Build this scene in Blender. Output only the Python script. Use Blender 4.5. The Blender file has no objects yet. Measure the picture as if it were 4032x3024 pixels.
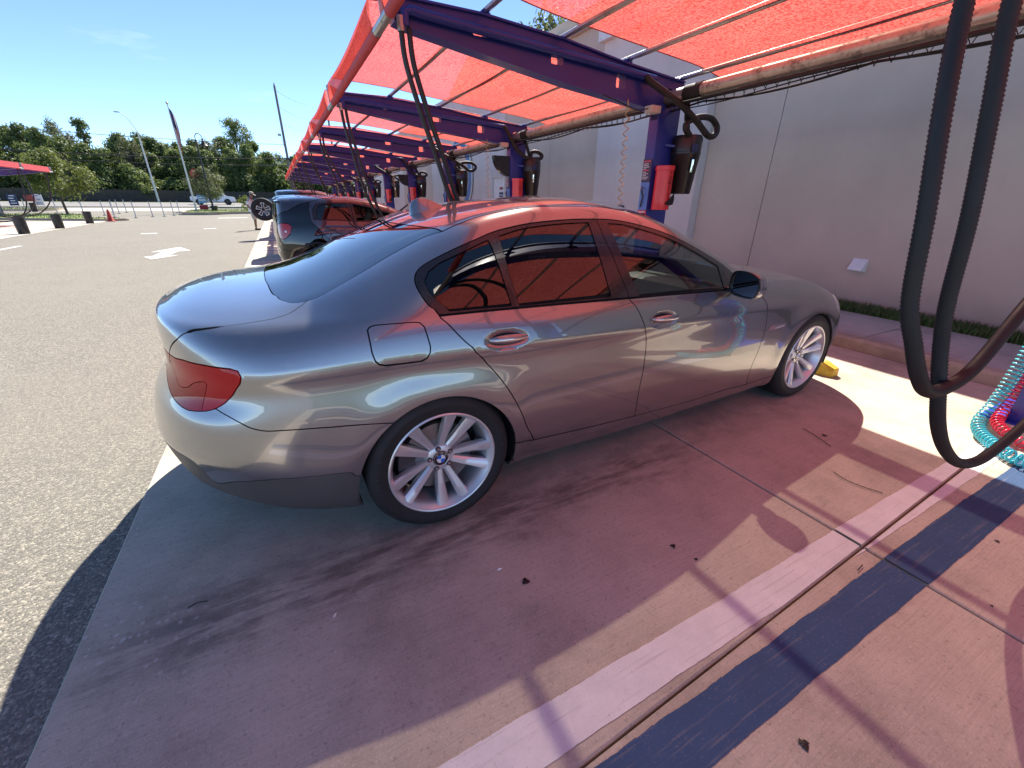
import bpy, bmesh, math, random
import numpy as np
from mathutils import Vector, Matrix
from mathutils.geometry import delaunay_2d_cdt
from mathutils.bvhtree import BVHTree

random.seed(7)
rng = np.random.default_rng(7)
SC = bpy.context.scene
COL = SC.collection
PI = math.pi
R = math.radians

# ------------------------------------------------------------------ camera
# lot frame: x towards the building, y along the row of vacuum bays, z up, metres
CAM_POS = (-0.440, -2.444, 1.427)
CAM_YAW, CAM_PITCH, CAM_ROLL, CAM_F = R(62.101), R(23.802), R(0.575), 1630.06
_cy, _sy, _cp, _sp = math.cos(CAM_YAW), math.sin(CAM_YAW), math.cos(CAM_PITCH), math.sin(CAM_PITCH)
_f = Vector((_cy*_cp, _sy*_cp, -_sp)); _r = Vector((_sy, -_cy, 0)); _u = _r.cross(_f)
CAM_R = _r*math.cos(CAM_ROLL) + _u*math.sin(CAM_ROLL)
CAM_U = -_r*math.sin(CAM_ROLL) + _u*math.cos(CAM_ROLL)
CAM_FW = _f
cam_data = bpy.data.cameras.new('camera')
cam = bpy.data.objects.new('camera', cam_data); COL.objects.link(cam)
cam_data.sensor_width = 36.0; cam_data.lens = CAM_F/4032*36.0
cam_data.clip_start = 0.05; cam_data.clip_end = 3000
_m = Matrix((CAM_R, CAM_U, -CAM_FW)).transposed().to_4x4(); _m.translation = Vector(CAM_POS)
cam.matrix_world = _m
SC.camera = cam

# ------------------------------------------------------------------ sky and sun
SUN_DIR = Vector((0.50, 0.78, 1.0)).normalized()          # towards the sun
SUN_EL = math.asin(SUN_DIR.z); SUN_AZ = math.atan2(SUN_DIR.x, SUN_DIR.y)   # clockwise from +y
world = bpy.data.worlds.new('World'); SC.world = world; world.use_nodes = True
wn = world.node_tree.nodes; wl = world.node_tree.links; wn.clear()
sky = wn.new('ShaderNodeTexSky'); sky.sky_type = 'NISHITA'; sky.sun_disc = False
sky.sun_elevation = SUN_EL; sky.sun_rotation = SUN_AZ
sky.altitude = 1200; sky.air_density = 0.60; sky.dust_density = 0.0; sky.ozone_density = 3.6
bg = wn.new('ShaderNodeBackground'); bg.inputs['Strength'].default_value = 0.105
wo = wn.new('ShaderNodeOutputWorld')
# thin high cloud, the same all over the sky
wtc = wn.new('ShaderNodeTexCoord'); wmp = wn.new('ShaderNodeMapping'); wmp.inputs['Scale'].default_value = (1.0, 1.6, 5.0)
wns = wn.new('ShaderNodeTexNoise'); wns.inputs['Scale'].default_value = 2.6; wns.inputs['Detail'].default_value = 7; wns.inputs['Roughness'].default_value = 0.62
wmr = wn.new('ShaderNodeMapRange'); wmr.inputs[1].default_value = 0.60; wmr.inputs[2].default_value = 0.85; wmr.inputs[3].default_value = 0.0; wmr.inputs[4].default_value = 0.35
wmx = wn.new('ShaderNodeMix'); wmx.data_type = 'RGBA'; wmx.inputs[7].default_value = (6.0, 6.4, 6.8, 1)
wl.new(wtc.outputs['Generated'], wmp.inputs[0]); wl.new(wmp.outputs[0], wns.inputs['Vector']); wl.new(wns.outputs[0], wmr.inputs[0])
wl.new(wmr.outputs[0], wmx.inputs[0]); wl.new(sky.outputs[0], wmx.inputs[6])
wl.new(wmx.outputs[2], bg.inputs[0]); wl.new(bg.outputs[0], wo.inputs[0])
sun_data = bpy.data.lights.new('sun', 'SUN'); sun_data.energy = 4.2; sun_data.angle = R(0.53)
sun_data.color = (1.0, 0.94, 0.84)
sun = bpy.data.objects.new('sun', sun_data); COL.objects.link(sun)
sun.rotation_euler = SUN_DIR.to_track_quat('Z', 'Y').to_euler()

SC.view_settings.view_transform = 'Standard'; SC.view_settings.look = 'None'
SC.view_settings.exposure = 1.45; SC.view_settings.gamma = 1.0
SC.view_settings.use_curve_mapping = False
SC.render.engine = 'CYCLES'
SC.cycles.use_denoising = True
SC.cycles.max_bounces = 10; SC.cycles.transparent_max_bounces = 16
SC.cycles.caustics_reflective = False; SC.cycles.caustics_refractive = False

# ------------------------------------------------------------------ object helpers
def tag(o, label=None, cat=None, group=None, kind=None):
    if label: o['label'] = label
    if cat: o['category'] = cat
    if group: o['group'] = group
    if kind: o['kind'] = kind
    return o
def empty(name, loc=(0, 0, 0), rz=0.0, parent=None):
    o = bpy.data.objects.new(name, None); COL.objects.link(o)
    o.location = loc; o.rotation_euler = (0, 0, rz); o.empty_display_size = 0.2
    if parent: o.parent = parent
    return o
def link(name, me, parent=None, loc=None, rot=None, scale=None):
    o = bpy.data.objects.new(name, me); COL.objects.link(o)
    if parent: o.parent = parent
    if loc is not None: o.location = loc
    if rot is not None: o.rotation_euler = rot
    if scale is not None: o.scale = scale
    return o
def copy_tree(o, parent=None):
    c = o.copy(); COL.objects.link(c); c.parent = parent
    for ch in list(o.children): copy_tree(ch, c)
    return c

class MB:
    """collects simple shapes into one mesh"""
    def __init__(s): s.v = []; s.f = []; s.m = []; s.cur = 0
    def add(s, vs, fs):
        o = len(s.v); s.v += [tuple(map(float, p)) for p in vs]
        s.f += [tuple(i+o for i in f) for f in fs]; s.m += [s.cur]*len(fs); return s
    def box(s, x0, x1, y0, y1, z0, z1, M=None):
        vs = [(x, y, z) for z in (z0, z1) for y in (y0, y1) for x in (x0, x1)]
        if M is not None: vs = [tuple(M @ Vector(v)) for v in vs]
        return s.add(vs, [(0,2,3,1),(4,5,7,6),(0,1,5,4),(2,6,7,3),(0,4,6,2),(1,3,7,5)])
    def bbox(s, x0, x1, y0, y1, z0, z1, b=0.01, M=None):
        """box with chamfered edges"""
        bm = bmesh.new(); bmesh.ops.create_cube(bm, size=1.0)
        for v in bm.verts:
            v.co = Vector(((x0+x1)/2+v.co.x*(x1-x0), (y0+y1)/2+v.co.y*(y1-y0), (z0+z1)/2+v.co.z*(z1-z0)))
        bmesh.ops.bevel(bm, geom=bm.edges[:]+bm.verts[:], offset=b, segments=2, affect='EDGES', profile=0.6)
        bm.verts.index_update()
        vs = [v.co.copy() if M is None else M @ v.co for v in bm.verts]; fs = [tuple(v.index for v in f.verts) for f in bm.faces]
        bm.free(); return s.add(vs, fs)
    def prism(s, poly, d, M=None, cap=True):
        """poly in xy, from z 0 to d"""
        n = len(poly); vs = [(p[0], p[1], 0) for p in poly]+[(p[0], p[1], d) for p in poly]
        if M is not None: vs = [tuple(M @ Vector(v)) for v in vs]
        fs = [(i, (i+1) % n, n+(i+1) % n, n+i) for i in range(n)]
        if cap: fs += [tuple(range(n-1, -1, -1)), tuple(range(n, 2*n))]
        return s.add(vs, fs)
    def tube(s, path, r, n=8, cap=True, closed=False):
        P = [Vector(p) for p in path]; k = len(P)
        rr = r if hasattr(r, '__len__') else [r]*k
        vs = []; up = None
        for i in range(k):
            if closed: t = P[(i+1) % k]-P[i-1]
            else: t = P[min(i+1, k-1)]-P[max(i-1, 0)]
            t.normalize()
            if up is None:
                up = Vector((0, 0, 1)) if abs(t.z) < 0.9 else Vector((1, 0, 0))
            up = (up-t*up.dot(t))
            if up.length < 1e-6: up = t.orthogonal()
            up.normalize(); q = t.cross(up)
            for j in range(n):
                a = 2*PI*j/n
                vs.append(P[i]+(up*math.cos(a)+q*math.sin(a))*rr[i])
        fs = []
        for i in range(k if closed else k-1):
            i2 = (i+1) % k
            for j in range(n):
                j2 = (j+1) % n
                fs.append((i*n+j, i*n+j2, i2*n+j2, i2*n+j))
        if cap and not closed: fs += [tuple(range(n-1, -1, -1)), tuple(range((k-1)*n, k*n))]
        return s.add(vs, fs)
    def lathe(s, prof, n=32, M=None, closed=False):
        """prof [(r, h)] turned about z"""
        k = len(prof); vs = []
        for (r_, h) in prof:
            for j in range(n):
                a = 2*PI*j/n; vs.append((r_*math.cos(a), r_*math.sin(a), h))
        if M is not None: vs = [tuple(M @ Vector(v)) for v in vs]
        fs = []
        for i in range(k if closed else k-1):
            i2 = (i+1) % k
            for j in range(n):
                j2 = (j+1) % n; fs.append((i*n+j, i*n+j2, i2*n+j2, i2*n+j))
        return s.add(vs, fs)
    def grid(s, nu, nv, fn):
        vs = [fn(i/(nu-1), j/(nv-1)) for i in range(nu) for j in range(nv)]
        fs = [(i*nv+j, (i+1)*nv+j, (i+1)*nv+j+1, i*nv+j+1) for i in range(nu-1) for j in range(nv-1)]
        return s.add(vs, fs)
    def mesh(s, name, mats=(), smooth=None):
        me = bpy.data.meshes.new(name); me.from_pydata(s.v, [], s.f)
        for m in (mats if isinstance(mats, (list, tuple)) else [mats]): me.materials.append(m)
        if any(s.m): me.polygons.foreach_set('material_index', s.m)
        me.validate(); me.update()
        if smooth is not None:
            me.shade_smooth()
            if smooth < 180:
                me.set_sharp_from_angle(angle=R(smooth))
        return me
    def build(s, name, mats=(), parent=None, smooth=None, loc=None, rot=None):
        return link(name, s.mesh(name, mats, smooth), parent, loc, rot)

def pchip(xk, yk, x):
    """monotone cubic interpolation"""
    xk = np.asarray(xk, float); yk = np.asarray(yk, float); x = np.asarray(x, float)
    h = np.diff(xk); d = np.diff(yk)/h; n = len(xk); m = np.zeros(n)
    if n == 2: return yk[0]+(x-xk[0])*d[0]
    for i in range(1, n-1):
        if d[i-1]*d[i] > 0:
            w1 = 2*h[i]+h[i-1]; w2 = h[i]+2*h[i-1]; m[i] = (w1+w2)/(w1/d[i-1]+w2/d[i])
    m[0] = d[0]; m[-1] = d[-1]
    i = np.clip(np.searchsorted(xk, x)-1, 0, n-2)
    t = (x-xk[i])/h[i]
    y = (1+2*t)*(1-t)**2*yk[i]+t*(1-t)**2*h[i]*m[i]+t*t*(3-2*t)*yk[i+1]+t*t*(t-1)*h[i]*m[i+1]
    y = np.where(t < 0, yk[0]+(x-xk[0])*m[0], y); y = np.where(t > 1, yk[-1]+(x-xk[-1])*m[-1], y)
    return y
def curve_pts(pts, n=10):
    """Catmull-Rom through points"""
    P = [Vector(p) for p in pts]; out = []
    for i in range(len(P)-1):
        a = P[max(i-1, 0)]; b = P[i]; c = P[i+1]; d = P[min(i+2, len(P)-1)]
        for k in range(n):
            t = k/n
            out.append(0.5*((2*b)+(c-a)*t+(2*a-5*b+4*c-d)*t*t+(3*b-a-3*c+d)*t**3))
    out.append(P[-1]); return out

# ------------------------------------------------------------------ material helpers
class NT:
    def __init__(s, name):
        s.mat = bpy.data.materials.new(name); s.mat.use_nodes = True
        s.t = s.mat.node_tree; s.n = s.t.nodes; s.l = s.t.links
        s.b = s.n['Principled BSDF']; s.out = s.n['Material Output']; s._obj = None
    def new(s, t, **kw):
        nd = s.n.new(t)
        for k, v in kw.items(): setattr(nd, k, v)
        return nd
    def put(s, sock, v):
        if hasattr(v, 'is_output') or isinstance(v, bpy.types.NodeSocket): s.l.new(v, sock)
        else:
            if isinstance(v, (tuple, list)) and sock.type == 'RGBA' and len(v) == 3: v = (*v, 1)
            sock.default_value = v
    def set(s, **kw):
        names = dict(col='Base Color', rough='Roughness', metal='Metallic', spec='Specular IOR Level', coat='Coat Weight', coatr='Coat Roughness',
                     normal='Normal', em='Emission Color', ems='Emission Strength', alpha='Alpha', trans='Transmission Weight', ior='IOR', sheen='Sheen Weight', coatn='Coat Normal')
        for k, v in kw.items(): s.put(s.b.inputs[names[k]], v)
        return s
    def obj(s):
        if s._obj is None: s._obj = s.new('ShaderNodeTexCoord').outputs['Object']
        return s._obj
    def pos(s): return s.new('ShaderNodeNewGeometry').outputs['Position']
    def xyz(s, v):
        nd = s.new('ShaderNodeSeparateXYZ'); s.l.new(v, nd.inputs[0]); return nd.outputs
    def mapv(s, v, scale=(1, 1, 1), loc=(0, 0, 0), rot=(0, 0, 0)):
        nd = s.new('ShaderNodeMapping'); s.l.new(v, nd.inputs[0])
        nd.inputs['Scale'].default_value = scale; nd.inputs['Location'].default_value = loc; nd.inputs['Rotation'].default_value = rot
        return nd.outputs[0]
    def noise(s, v, scale, detail=4, rough=0.55, dist=0.0, col=False):
        nd = s.new('ShaderNodeTexNoise'); s.l.new(v, nd.inputs['Vector'])
        nd.inputs['Scale'].default_value = scale; nd.inputs['Detail'].default_value = detail
        nd.inputs['Roughness'].default_value = rough; nd.inputs['Distortion'].default_value = dist
        return nd.outputs[1 if col else 0]
    def voro(s, v, scale, out=0, feature='F1'):
        nd = s.new('ShaderNodeTexVoronoi', feature=feature); s.l.new(v, nd.inputs['Vector']); nd.inputs['Scale'].default_value = scale
        return nd.outputs[out]
    def math(s, op, a, b=0.0, c=None, clamp=False):
        nd = s.new('ShaderNodeMath', operation=op, use_clamp=clamp); s.put(nd.inputs[0], a); s.put(nd.inputs[1], b)
        if c is not None: s.put(nd.inputs[2], c)
        return nd.outputs[0]
    def ss(s, v, a, b, lo=0.0, hi=1.0):
        nd = s.new('ShaderNodeMapRange', interpolation_type='SMOOTHSTEP'); s.put(nd.inputs[0], v)
        nd.inputs[1].default_value = a; nd.inputs[2].default_value = b; nd.inputs[3].default_value = lo; nd.inputs[4].default_value = hi
        return nd.outputs[0]
    def mix(s, f, a, b, mode='MIX'):
        nd = s.new('ShaderNodeMix', data_type='RGBA', blend_type=mode); s.put(nd.inputs[0], f); s.put(nd.inputs[6], a); s.put(nd.inputs[7], b)
        return nd.outputs[2]
    def ramp(s, v, stops):
        nd = s.new('ShaderNodeValToRGB'); s.put(nd.inputs[0], v); e = nd.color_ramp.elements
        while len(e) < len(stops): e.new(0.5)
        for el, (p, c) in zip(e, stops):
            el.position = p; el.color = (*c, 1) if len(c) == 3 else c
        return nd.outputs[0]
    def bump(s, h, strength=0.3, dist=0.01, normal=None):
        nd = s.new('ShaderNodeBump'); s.put(nd.inputs['Height'], h)
        nd.inputs['Strength'].default_value = strength; nd.inputs['Distance'].default_value = dist
        if normal is not None: s.l.new(normal, nd.inputs['Normal'])
        return nd.outputs[0]
def plain(name, col, rough=0.5, metal=0.0, var=0.12, scale=6.0, bump=0.0, bscale=60.0, **kw):
    """simple material with a little colour and gloss variation"""
    n = NT(name); o = n.obj(); nz = n.noise(o, scale, 5, 0.6)
    lo = tuple(max(0, c*(1-var)) for c in col); hi = tuple(min(1, c*(1+var)) for c in col)
    n.set(col=n.ramp(nz, [(0.3, lo), (0.7, hi)]), rough=n.ss(nz, 0.2, 0.8, max(0.02, rough*0.85), min(1, rough*1.15)), metal=metal, **kw)
    if bump: n.set(normal=n.bump(n.noise(o, bscale, 3), bump, 0.004))
    return n.mat
# ------------------------------------------------------------------ materials
def car_paint(name, col, flake=0.30, rough=0.25, metal=0.85):
    n = NT(name); o = n.obj()
    fl = n.voro(o, 900.0, 1); s = n.xyz(fl)[0]
    c = n.mix(n.math('MULTIPLY', s, flake), col, tuple(min(1, x*1.9) for x in col))
    dust = n.ss(n.noise(o, 3.0, 6, 0.65), 0.45, 0.8)
    c = n.mix(n.math('MULTIPLY', dust, 0.10), c, (0.42, 0.40, 0.37))
    n.set(col=c, metal=metal, rough=rough, coat=1.0, coatr=n.ss(n.noise(o, 2.2, 5, 0.6), 0.3, 0.8, 0.01, 0.04))
    n.b.inputs['Coat IOR'].default_value = 1.9
    return n.mat
M = {}
M['paint'] = car_paint('grey_metallic_paint', (0.25, 0.25, 0.257))
M['dark_valance'] = plain('grey_valance', (0.085, 0.083, 0.085), 0.5, 0.2)  # lower rear bumper tone, darker than the bumper above it
M['gap'] = plain('black_gap', (0.006, 0.006, 0.006), 0.9)
M['trim'] = plain('satin_black_trim', (0.012, 0.012, 0.014), 0.28, coat=0.4)
M['rubber'] = plain('black_rubber', (0.014, 0.014, 0.015), 0.75, bump=0.1, bscale=150)
M['chrome'] = plain('chrome', (0.82, 0.82, 0.84), 0.08, 1.0, var=0.03)
M['alloy'] = plain('silver_alloy', (0.74, 0.74, 0.75), 0.36, 0.65, var=0.05, coat=0.6)
M['alloy_dark'] = plain('dark_steel', (0.10, 0.10, 0.105), 0.45, 0.8)
M['disc'] = plain('brake_disc_steel', (0.30, 0.29, 0.28), 0.38, 0.9)
M['seat'] = plain('dark_leather', (0.02, 0.019, 0.018), 0.5, bump=0.15, bscale=90)
M['dash'] = plain('dark_plastic', (0.012, 0.012, 0.013), 0.6)
M['white_paint'] = plain('white_paint', (0.78, 0.78, 0.76), 0.45)
M['blue_plastic'] = plain('roundel_blue', (0.02, 0.16, 0.62), 0.25)
def glass_mat(name, tint, refl=1.0, rough=0.0, ior=1.75):
    n = NT(name)
    tr = n.new('ShaderNodeBsdfTransparent'); tr.inputs[0].default_value = (*tint, 1)
    gl = n.new('ShaderNodeBsdfGlossy'); gl.inputs['Roughness'].default_value = rough
    gl.inputs[0].default_value = (refl, refl, refl, 1)
    fr = n.new('ShaderNodeFresnel'); fr.inputs[0].default_value = ior
    geo = n.new('ShaderNodeNewGeometry')
    f = n.math('MULTIPLY', fr.outputs[0], n.math('SUBTRACT', 1.0, geo.outputs['Backfacing']))
    mx = n.new('ShaderNodeMixShader')
    n.l.new(f, mx.inputs[0]); n.l.new(tr.outputs[0], mx.inputs[1]); n.l.new(gl.outputs[0], mx.inputs[2])
    n.l.new(mx.outputs[0], n.out.inputs[0]); n.n.remove(n.b)
    return n.mat
M['glass_dark'] = glass_mat('dark_tinted_glass', (0.05, 0.055, 0.055))
M['glass_front'] = glass_mat('tinted_glass', (0.22, 0.24, 0.23))
M['glass_rear'] = glass_mat('rear_window_glass', (0.04, 0.045, 0.05), ior=3.0)
M['glass_clear'] = glass_mat('clear_glass', (0.75, 0.8, 0.78))
def lamp_red():
    """reflector behind the lens: brighter L-shaped light guides on a darker body"""
    n = NT('red_lamp_reflector'); o = n.obj(); x, y, z = n.xyz(o)
    zz = n.math('ADD', z, n.math('MULTIPLY', x, .10))
    w = n.math('PINGPONG', n.math('MULTIPLY', zz, 15.0), 1.0)
    bar = n.math('MULTIPLY', n.ss(w, .55, .66), n.ss(x, -.80, -.82))
    c = n.mix(bar, (.42, .03, .035), (.95, .22, .20))
    c = n.mix(n.ss(n.voro(o, 160, 0), .2, .5, 0, .35), c, (.16, .01, .012))
    n.set(col=c, rough=.35, metal=.2); return n.mat
M['lamp_red'] = lamp_red()
def lamp_lens(nm='clear_red_lens', dc=(.80, .008, .018, 1)):
    n = NT(nm); tr = n.new('ShaderNodeBsdfTransparent'); tr.inputs[0].default_value = (.80, .05, .06, 1)
    df = n.new('ShaderNodeBsdfDiffuse'); df.inputs[0].default_value = dc
    gl = n.new('ShaderNodeBsdfGlossy'); gl.inputs['Roughness'].default_value = .02
    fr = n.new('ShaderNodeFresnel'); fr.inputs[0].default_value = 1.45
    m1 = n.new('ShaderNodeMixShader'); m1.inputs[0].default_value = .60; n.l.new(tr.outputs[0], m1.inputs[1]); n.l.new(df.outputs[0], m1.inputs[2])
    m2 = n.new('ShaderNodeMixShader'); n.l.new(fr.outputs[0], m2.inputs[0]); n.l.new(m1.outputs[0], m2.inputs[1]); n.l.new(gl.outputs[0], m2.inputs[2])
    n.l.new(m2.outputs[0], n.out.inputs[0]); n.n.remove(n.b); return n.mat
M['lamp_lens'] = lamp_lens(); M['lamp_lens2'] = lamp_lens('dark_red_inset_lens', (.66, .006, .015, 1))
M['lamp_dark'] = plain('dark_red_lens', (0.10, 0.004, 0.006), 0.12, coat=1.0)
M['lamp_bright'] = plain('bright_red_lens', (0.40, 0.006, 0.008), 0.15, coat=1.0)
M['lamp_clear'] = plain('clear_lamp_lens', (0.7, 0.7, 0.68), 0.1, 0.3, coat=1.0)
M['amber'] = plain('amber_lens', (0.7, 0.16, 0.02), 0.2, coat=1.0)
# ------------------------------------------------------------------ car bodies: one smooth surface cut into panels by shut lines
class Body:
    """right half of a car body: rows run lengthwise from the sill to the centreline and wrap round tail and nose.
    car frame: x forward from the rear axle, y to the left (so the right side is y = -w), z up"""
    def __init__(s, rows, tail, nose, arches, xs_main, flare=0.014, n_wrap=14, ntail=4.0, nnose=4.0):
        # rows: [(keys_z [(x,z)], keys_w [(x,w)])]; tail: (x_t, [x_end per row]); nose likewise
        nr = len(rows); cols = []
        xt, xe = tail; xn, xf = nose
        ph = np.linspace(PI/2, 0, n_wrap+1)[:-1]
        for p in ph:        # tail columns
            t = math.sin(p)**(2/ntail); g = math.cos(p)
            cols.append([('t', xt-(xt-xe[r])*t, g) for r in range(nr)])
        for x in xs_main: cols.append([('m', x, 1.0)]*nr)
        for p in ph[::-1]:
            t = math.sin(p)**(2/nnose); g = math.cos(p)
            cols.append([('n', xn+(xf[r]-xn)*t, g) for r in range(nr)])
        nc = len(cols); net = np.zeros((nc, nr, 3))
        for r, (kz, kw) in enumerate(rows):
            X = np.array([c[r][1] for c in cols]); G = np.array([c[r][2] for c in cols])
            Zv = pchip([k[0] for k in kz], [k[1] for k in kz], X)
            Wv = pchip([k[0] for k in kw], [k[1] for k in kw], X)
            net[:, r, 0] = X; net[:, r, 1] = np.maximum(Wv, 0)*G; net[:, r, 2] = Zv
        for (ax, az, ar) in arches:      # swell round the wheel openings
            d = np.hypot(net[:, :, 0]-ax, net[:, :, 2]-az)
            bump = flare*np.exp(-((d-ar)/0.055)**2)
            side = (np.abs(net[:, :, 1]) > 0.75)
            net[:, :, 1] += bump*side
        s.nc, s.nr = nc, nr
        # pad for a cubic B-spline that reaches its ends
        P = np.zeros((nc+2, nr+2, 3)); P[1:-1, 1:-1] = net
        P[1:-1, 0] = 2*net[:, 0]-net[:, 1]
        mir = net[:, -2].copy(); mir[:, 1] *= -1; P[1:-1, -1] = mir
        l = P[2, :].copy(); l[:, 1] *= -1; P[0] = l
        l = P[-3, :].copy(); l[:, 1] *= -1; P[-1] = l
        s.P = P
        # metric parameters
        mid = net[:, min(6, nr-1)]; da = np.linalg.norm(np.diff(mid, axis=0), axis=1); s.A = np.concatenate([[0], np.cumsum(da)])
        ms = net[n_wrap+1:-n_wrap-1]
        db = np.linalg.norm(np.diff(ms, axis=1), axis=2).mean(0); s.B = np.concatenate([[0], np.cumsum(db)])
        s.dents = []
        # lookup mesh
        ia = np.linspace(0, nc-1, (nc-1)*3+1); ib = np.linspace(0, nr-1, (nr-1)*6+1)
        s.ga, s.gb = ia, ib
        AA, BB = np.meshgrid(ia, ib, indexing='ij')
        pts = s.ev(AA.ravel(), BB.ravel()); na, nb = len(ia), len(ib); s.na, s.nb = na, nb
        faces = []; s.fid = []
        for i in range(na-1):
            for j in range(nb-1):
                q = i*nb+j
                faces.append((q, q+nb, q+nb+1)); s.fid.append((i, j, 0))
                faces.append((q, q+nb+1, q+1)); s.fid.append((i, j, 1))
        s.bv = BVHTree.FromPolygons([tuple(p) for p in pts], faces); s.bp = pts; s.bf = faces
    def ev(s, ia, ib):
        """surface at column / row index; y negative = right side"""
        ia = np.clip(np.asarray(ia, float), 0, s.nc-1); ib = np.clip(np.asarray(ib, float), 0, s.nr-1)
        i = np.minimum(ia.astype(int), s.nc-2); j = np.minimum(ib.astype(int), s.nr-2)
        u = ia-i; v = ib-j
        def w(t): return [(1-t)**3/6, (3*t**3-6*t**2+4)/6, (-3*t**3+3*t**2+3*t+1)/6, t**3/6]
        wu, wv = w(u), w(v); out = np.zeros((len(ia), 3))
        for a in range(4):
            for b in range(4):
                out += (wu[a]*wv[b])[:, None]*s.P[i+a, j+b]
        out[:, 1] *= -1
        return out
    def to_idx(s, A, Bm): return np.interp(A, s.A, np.arange(s.nc)), np.interp(Bm, s.B, np.arange(s.nr))
    def ev_m(s, A, Bm):
        ia, ib = s.to_idx(A, Bm)
        p = s.ev(ia, ib); e = 0.02
        du = s.ev(ia+e, ib)-s.ev(ia-e, ib); dv = s.ev(ia, ib+e)-s.ev(ia, ib-e)
        n = np.cross(dv, du); l = np.linalg.norm(n, axis=1); l[l < 1e-12] = 1; n /= l[:, None]
        ctr = p-np.array([1.3, 0, 0.6]); flip = (n*ctr).sum(1) < 0
        n[flip] *= -1
        return p, n
    def _hit(s, o, d):
        loc, nrm, fi, dist = s.bv.ray_cast(Vector(o), Vector(d).normalized())
        if fi is None: return None
        i, j, k = s.fid[fi]; f = s.bf[fi]
        a, b, c = (Vector(s.bp[q]) for q in f)
        v0, v1, v2 = b-a, c-a, loc-a
        d00, d01, d11, d20, d21 = v0.dot(v0), v0.dot(v1), v1.dot(v1), v2.dot(v0), v2.dot(v1)
        den = d00*d11-d01*d01
        v = (d11*d20-d01*d21)/den if den else 0; w = (d00*d21-d01*d20)/den if den else 0
        da = s.ga[i+1]-s.ga[i]; db = s.gb[j+1]-s.gb[j]
        if k == 0: ia = s.ga[i]+da*(v+w); ib = s.gb[j]+db*w
        else: ia = s.ga[i]+da*v; ib = s.gb[j]+db*(v+w)
        return (float(np.interp(ia, np.arange(s.nc), s.A)), float(np.interp(ib, np.arange(s.nr), s.B)))
    def side(s, pts): return [h for h in (s._hit((x, -4, z), (0, 1, 0)) for x, z in pts) if h]
    def top(s, pts): return [h for h in (s._hit((x, -w, 4), (0, 0, -1)) for x, w in pts) if h]
    def rear(s, pts): return [h for h in (s._hit((-4, -w, z), (1, 0, 0)) for w, z in pts) if h]
    def front(s, pts): return [h for h in (s._hit((8, -w, z), (-1, 0, 0)) for w, z in pts) if h]
    def pix(s, pts, Minv):
        out = []
        for (px, py) in pts:
            d = CAM_FW+CAM_R*((px-2016)/CAM_F)-CAM_U*((py-1512)/CAM_F)
            h = s._hit(Minv @ Vector(CAM_POS), Minv.to_3x3() @ d)
            if h: out.append(h)
        return out
    def cut(s, lines, arches, step=0.024, fine=()):
        """lines: [(points, width, closed)] in metric parameters. Returns verts(a,b), regions list of triangle lists"""
        V = []; E = []; polys = []
        def dens(p, closed, d=0.012):
            q = p+[p[0]] if closed else p; out = []
            for (a, b) in zip(q[:-1], q[1:]):
                L = math.hypot(b[0]-a[0], b[1]-a[1]); k = max(1, int(L/d))
                out += [(a[0]+(b[0]-a[0])*t/k, a[1]+(b[1]-a[1])*t/k) for t in range(k)]
            if not closed: out.append(q[-1])
            return out
        def loop(p):
            o = len(V); V.extend(p); n = len(p)
            E.extend([(o+i, o+(i+1) % n) for i in range(n)])
        Amax, Bmax = s.A[-1], s.B[-1]
        for (p, w, closed) in lines:
            q = dens(list(p), closed); k = len(q)
            if k < 2: continue
            off = []
            for i in range(k):
                if closed: t = (q[(i+1) % k][0]-q[i-1][0], q[(i+1) % k][1]-q[i-1][1])
                else: t = (q[min(i+1, k-1)][0]-q[max(i-1, 0)][0], q[min(i+1, k-1)][1]-q[max(i-1, 0)][1])
                L = math.hypot(*t) or 1; off.append((-t[1]/L*w/2, t[0]/L*w/2))
            l = [(q[i][0]+off[i][0], q[i][1]+off[i][1]) for i in range(k)]
            r = [(q[i][0]-off[i][0], q[i][1]-off[i][1]) for i in range(k)]
            cl = lambda z: (min(max(z[0], 0), Amax), min(max(z[1], 0), Bmax))
            l = [cl(z) for z in l]; r = [cl(z) for z in r]
            if closed:
                loop(l); loop(r); polys.append(('ring', np.array(l), np.array(r)))
            else:
                pl = l+r[::-1]; loop(pl); polys.append(('strip', np.array(pl), None))
        for hole in arches:
            h = dens(list(hole), True, 0.02); loop(h); polys.append(('strip', np.array(h), None))
        bd = dens([(0, 0), (Amax, 0), (Amax, Bmax), (0, Bmax)], True, step); loop(bd)
        nb = len(V); lineV = np.array(V)
        ga = np.arange(step/2, Amax, step); gb = np.arange(step/2, Bmax, step)
        G = np.array([(a+(step/2 if j % 2 else 0), b) for j, b in enumerate(gb) for a in ga if a+step/2 < Amax-0.3*step])
        # fine patches
        for (a0, a1, b0, b1, st) in fine:
            keep = ~((G[:, 0] > a0) & (G[:, 0] < a1) & (G[:, 1] > b0) & (G[:, 1] < b1)); G = G[keep]
            F = np.array([(a, b) for a in np.arange(a0, a1, st) for b in np.arange(b0, b1, st)]); G = np.vstack([G, F])
        # drop grid points too near a line
        cell = {}
        for (a, b) in lineV: cell.setdefault((int(a/0.012), int(b/0.012)), []).append((a, b))
        keep = []
        for (a, b) in G:
            ca, cb = int(a/0.012), int(b/0.012); ok = True
            for x in (-1, 0, 1):
                for y in (-1, 0, 1):
                    for (p, q) in cell.get((ca+x, cb+y), ()):
                        if (p-a)**2+(q-b)**2 < 0.007**2: ok = False; break
                    if not ok: break
                if not ok: break
            keep.append(ok)
        G = G[np.array(keep)]
        V2 = [Vector(v) for v in V]+[Vector(g) for g in G]
        cv, ce, cf, _, _, _ = delaunay_2d_cdt(V2, E, [], 0, 1e-6)
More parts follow.
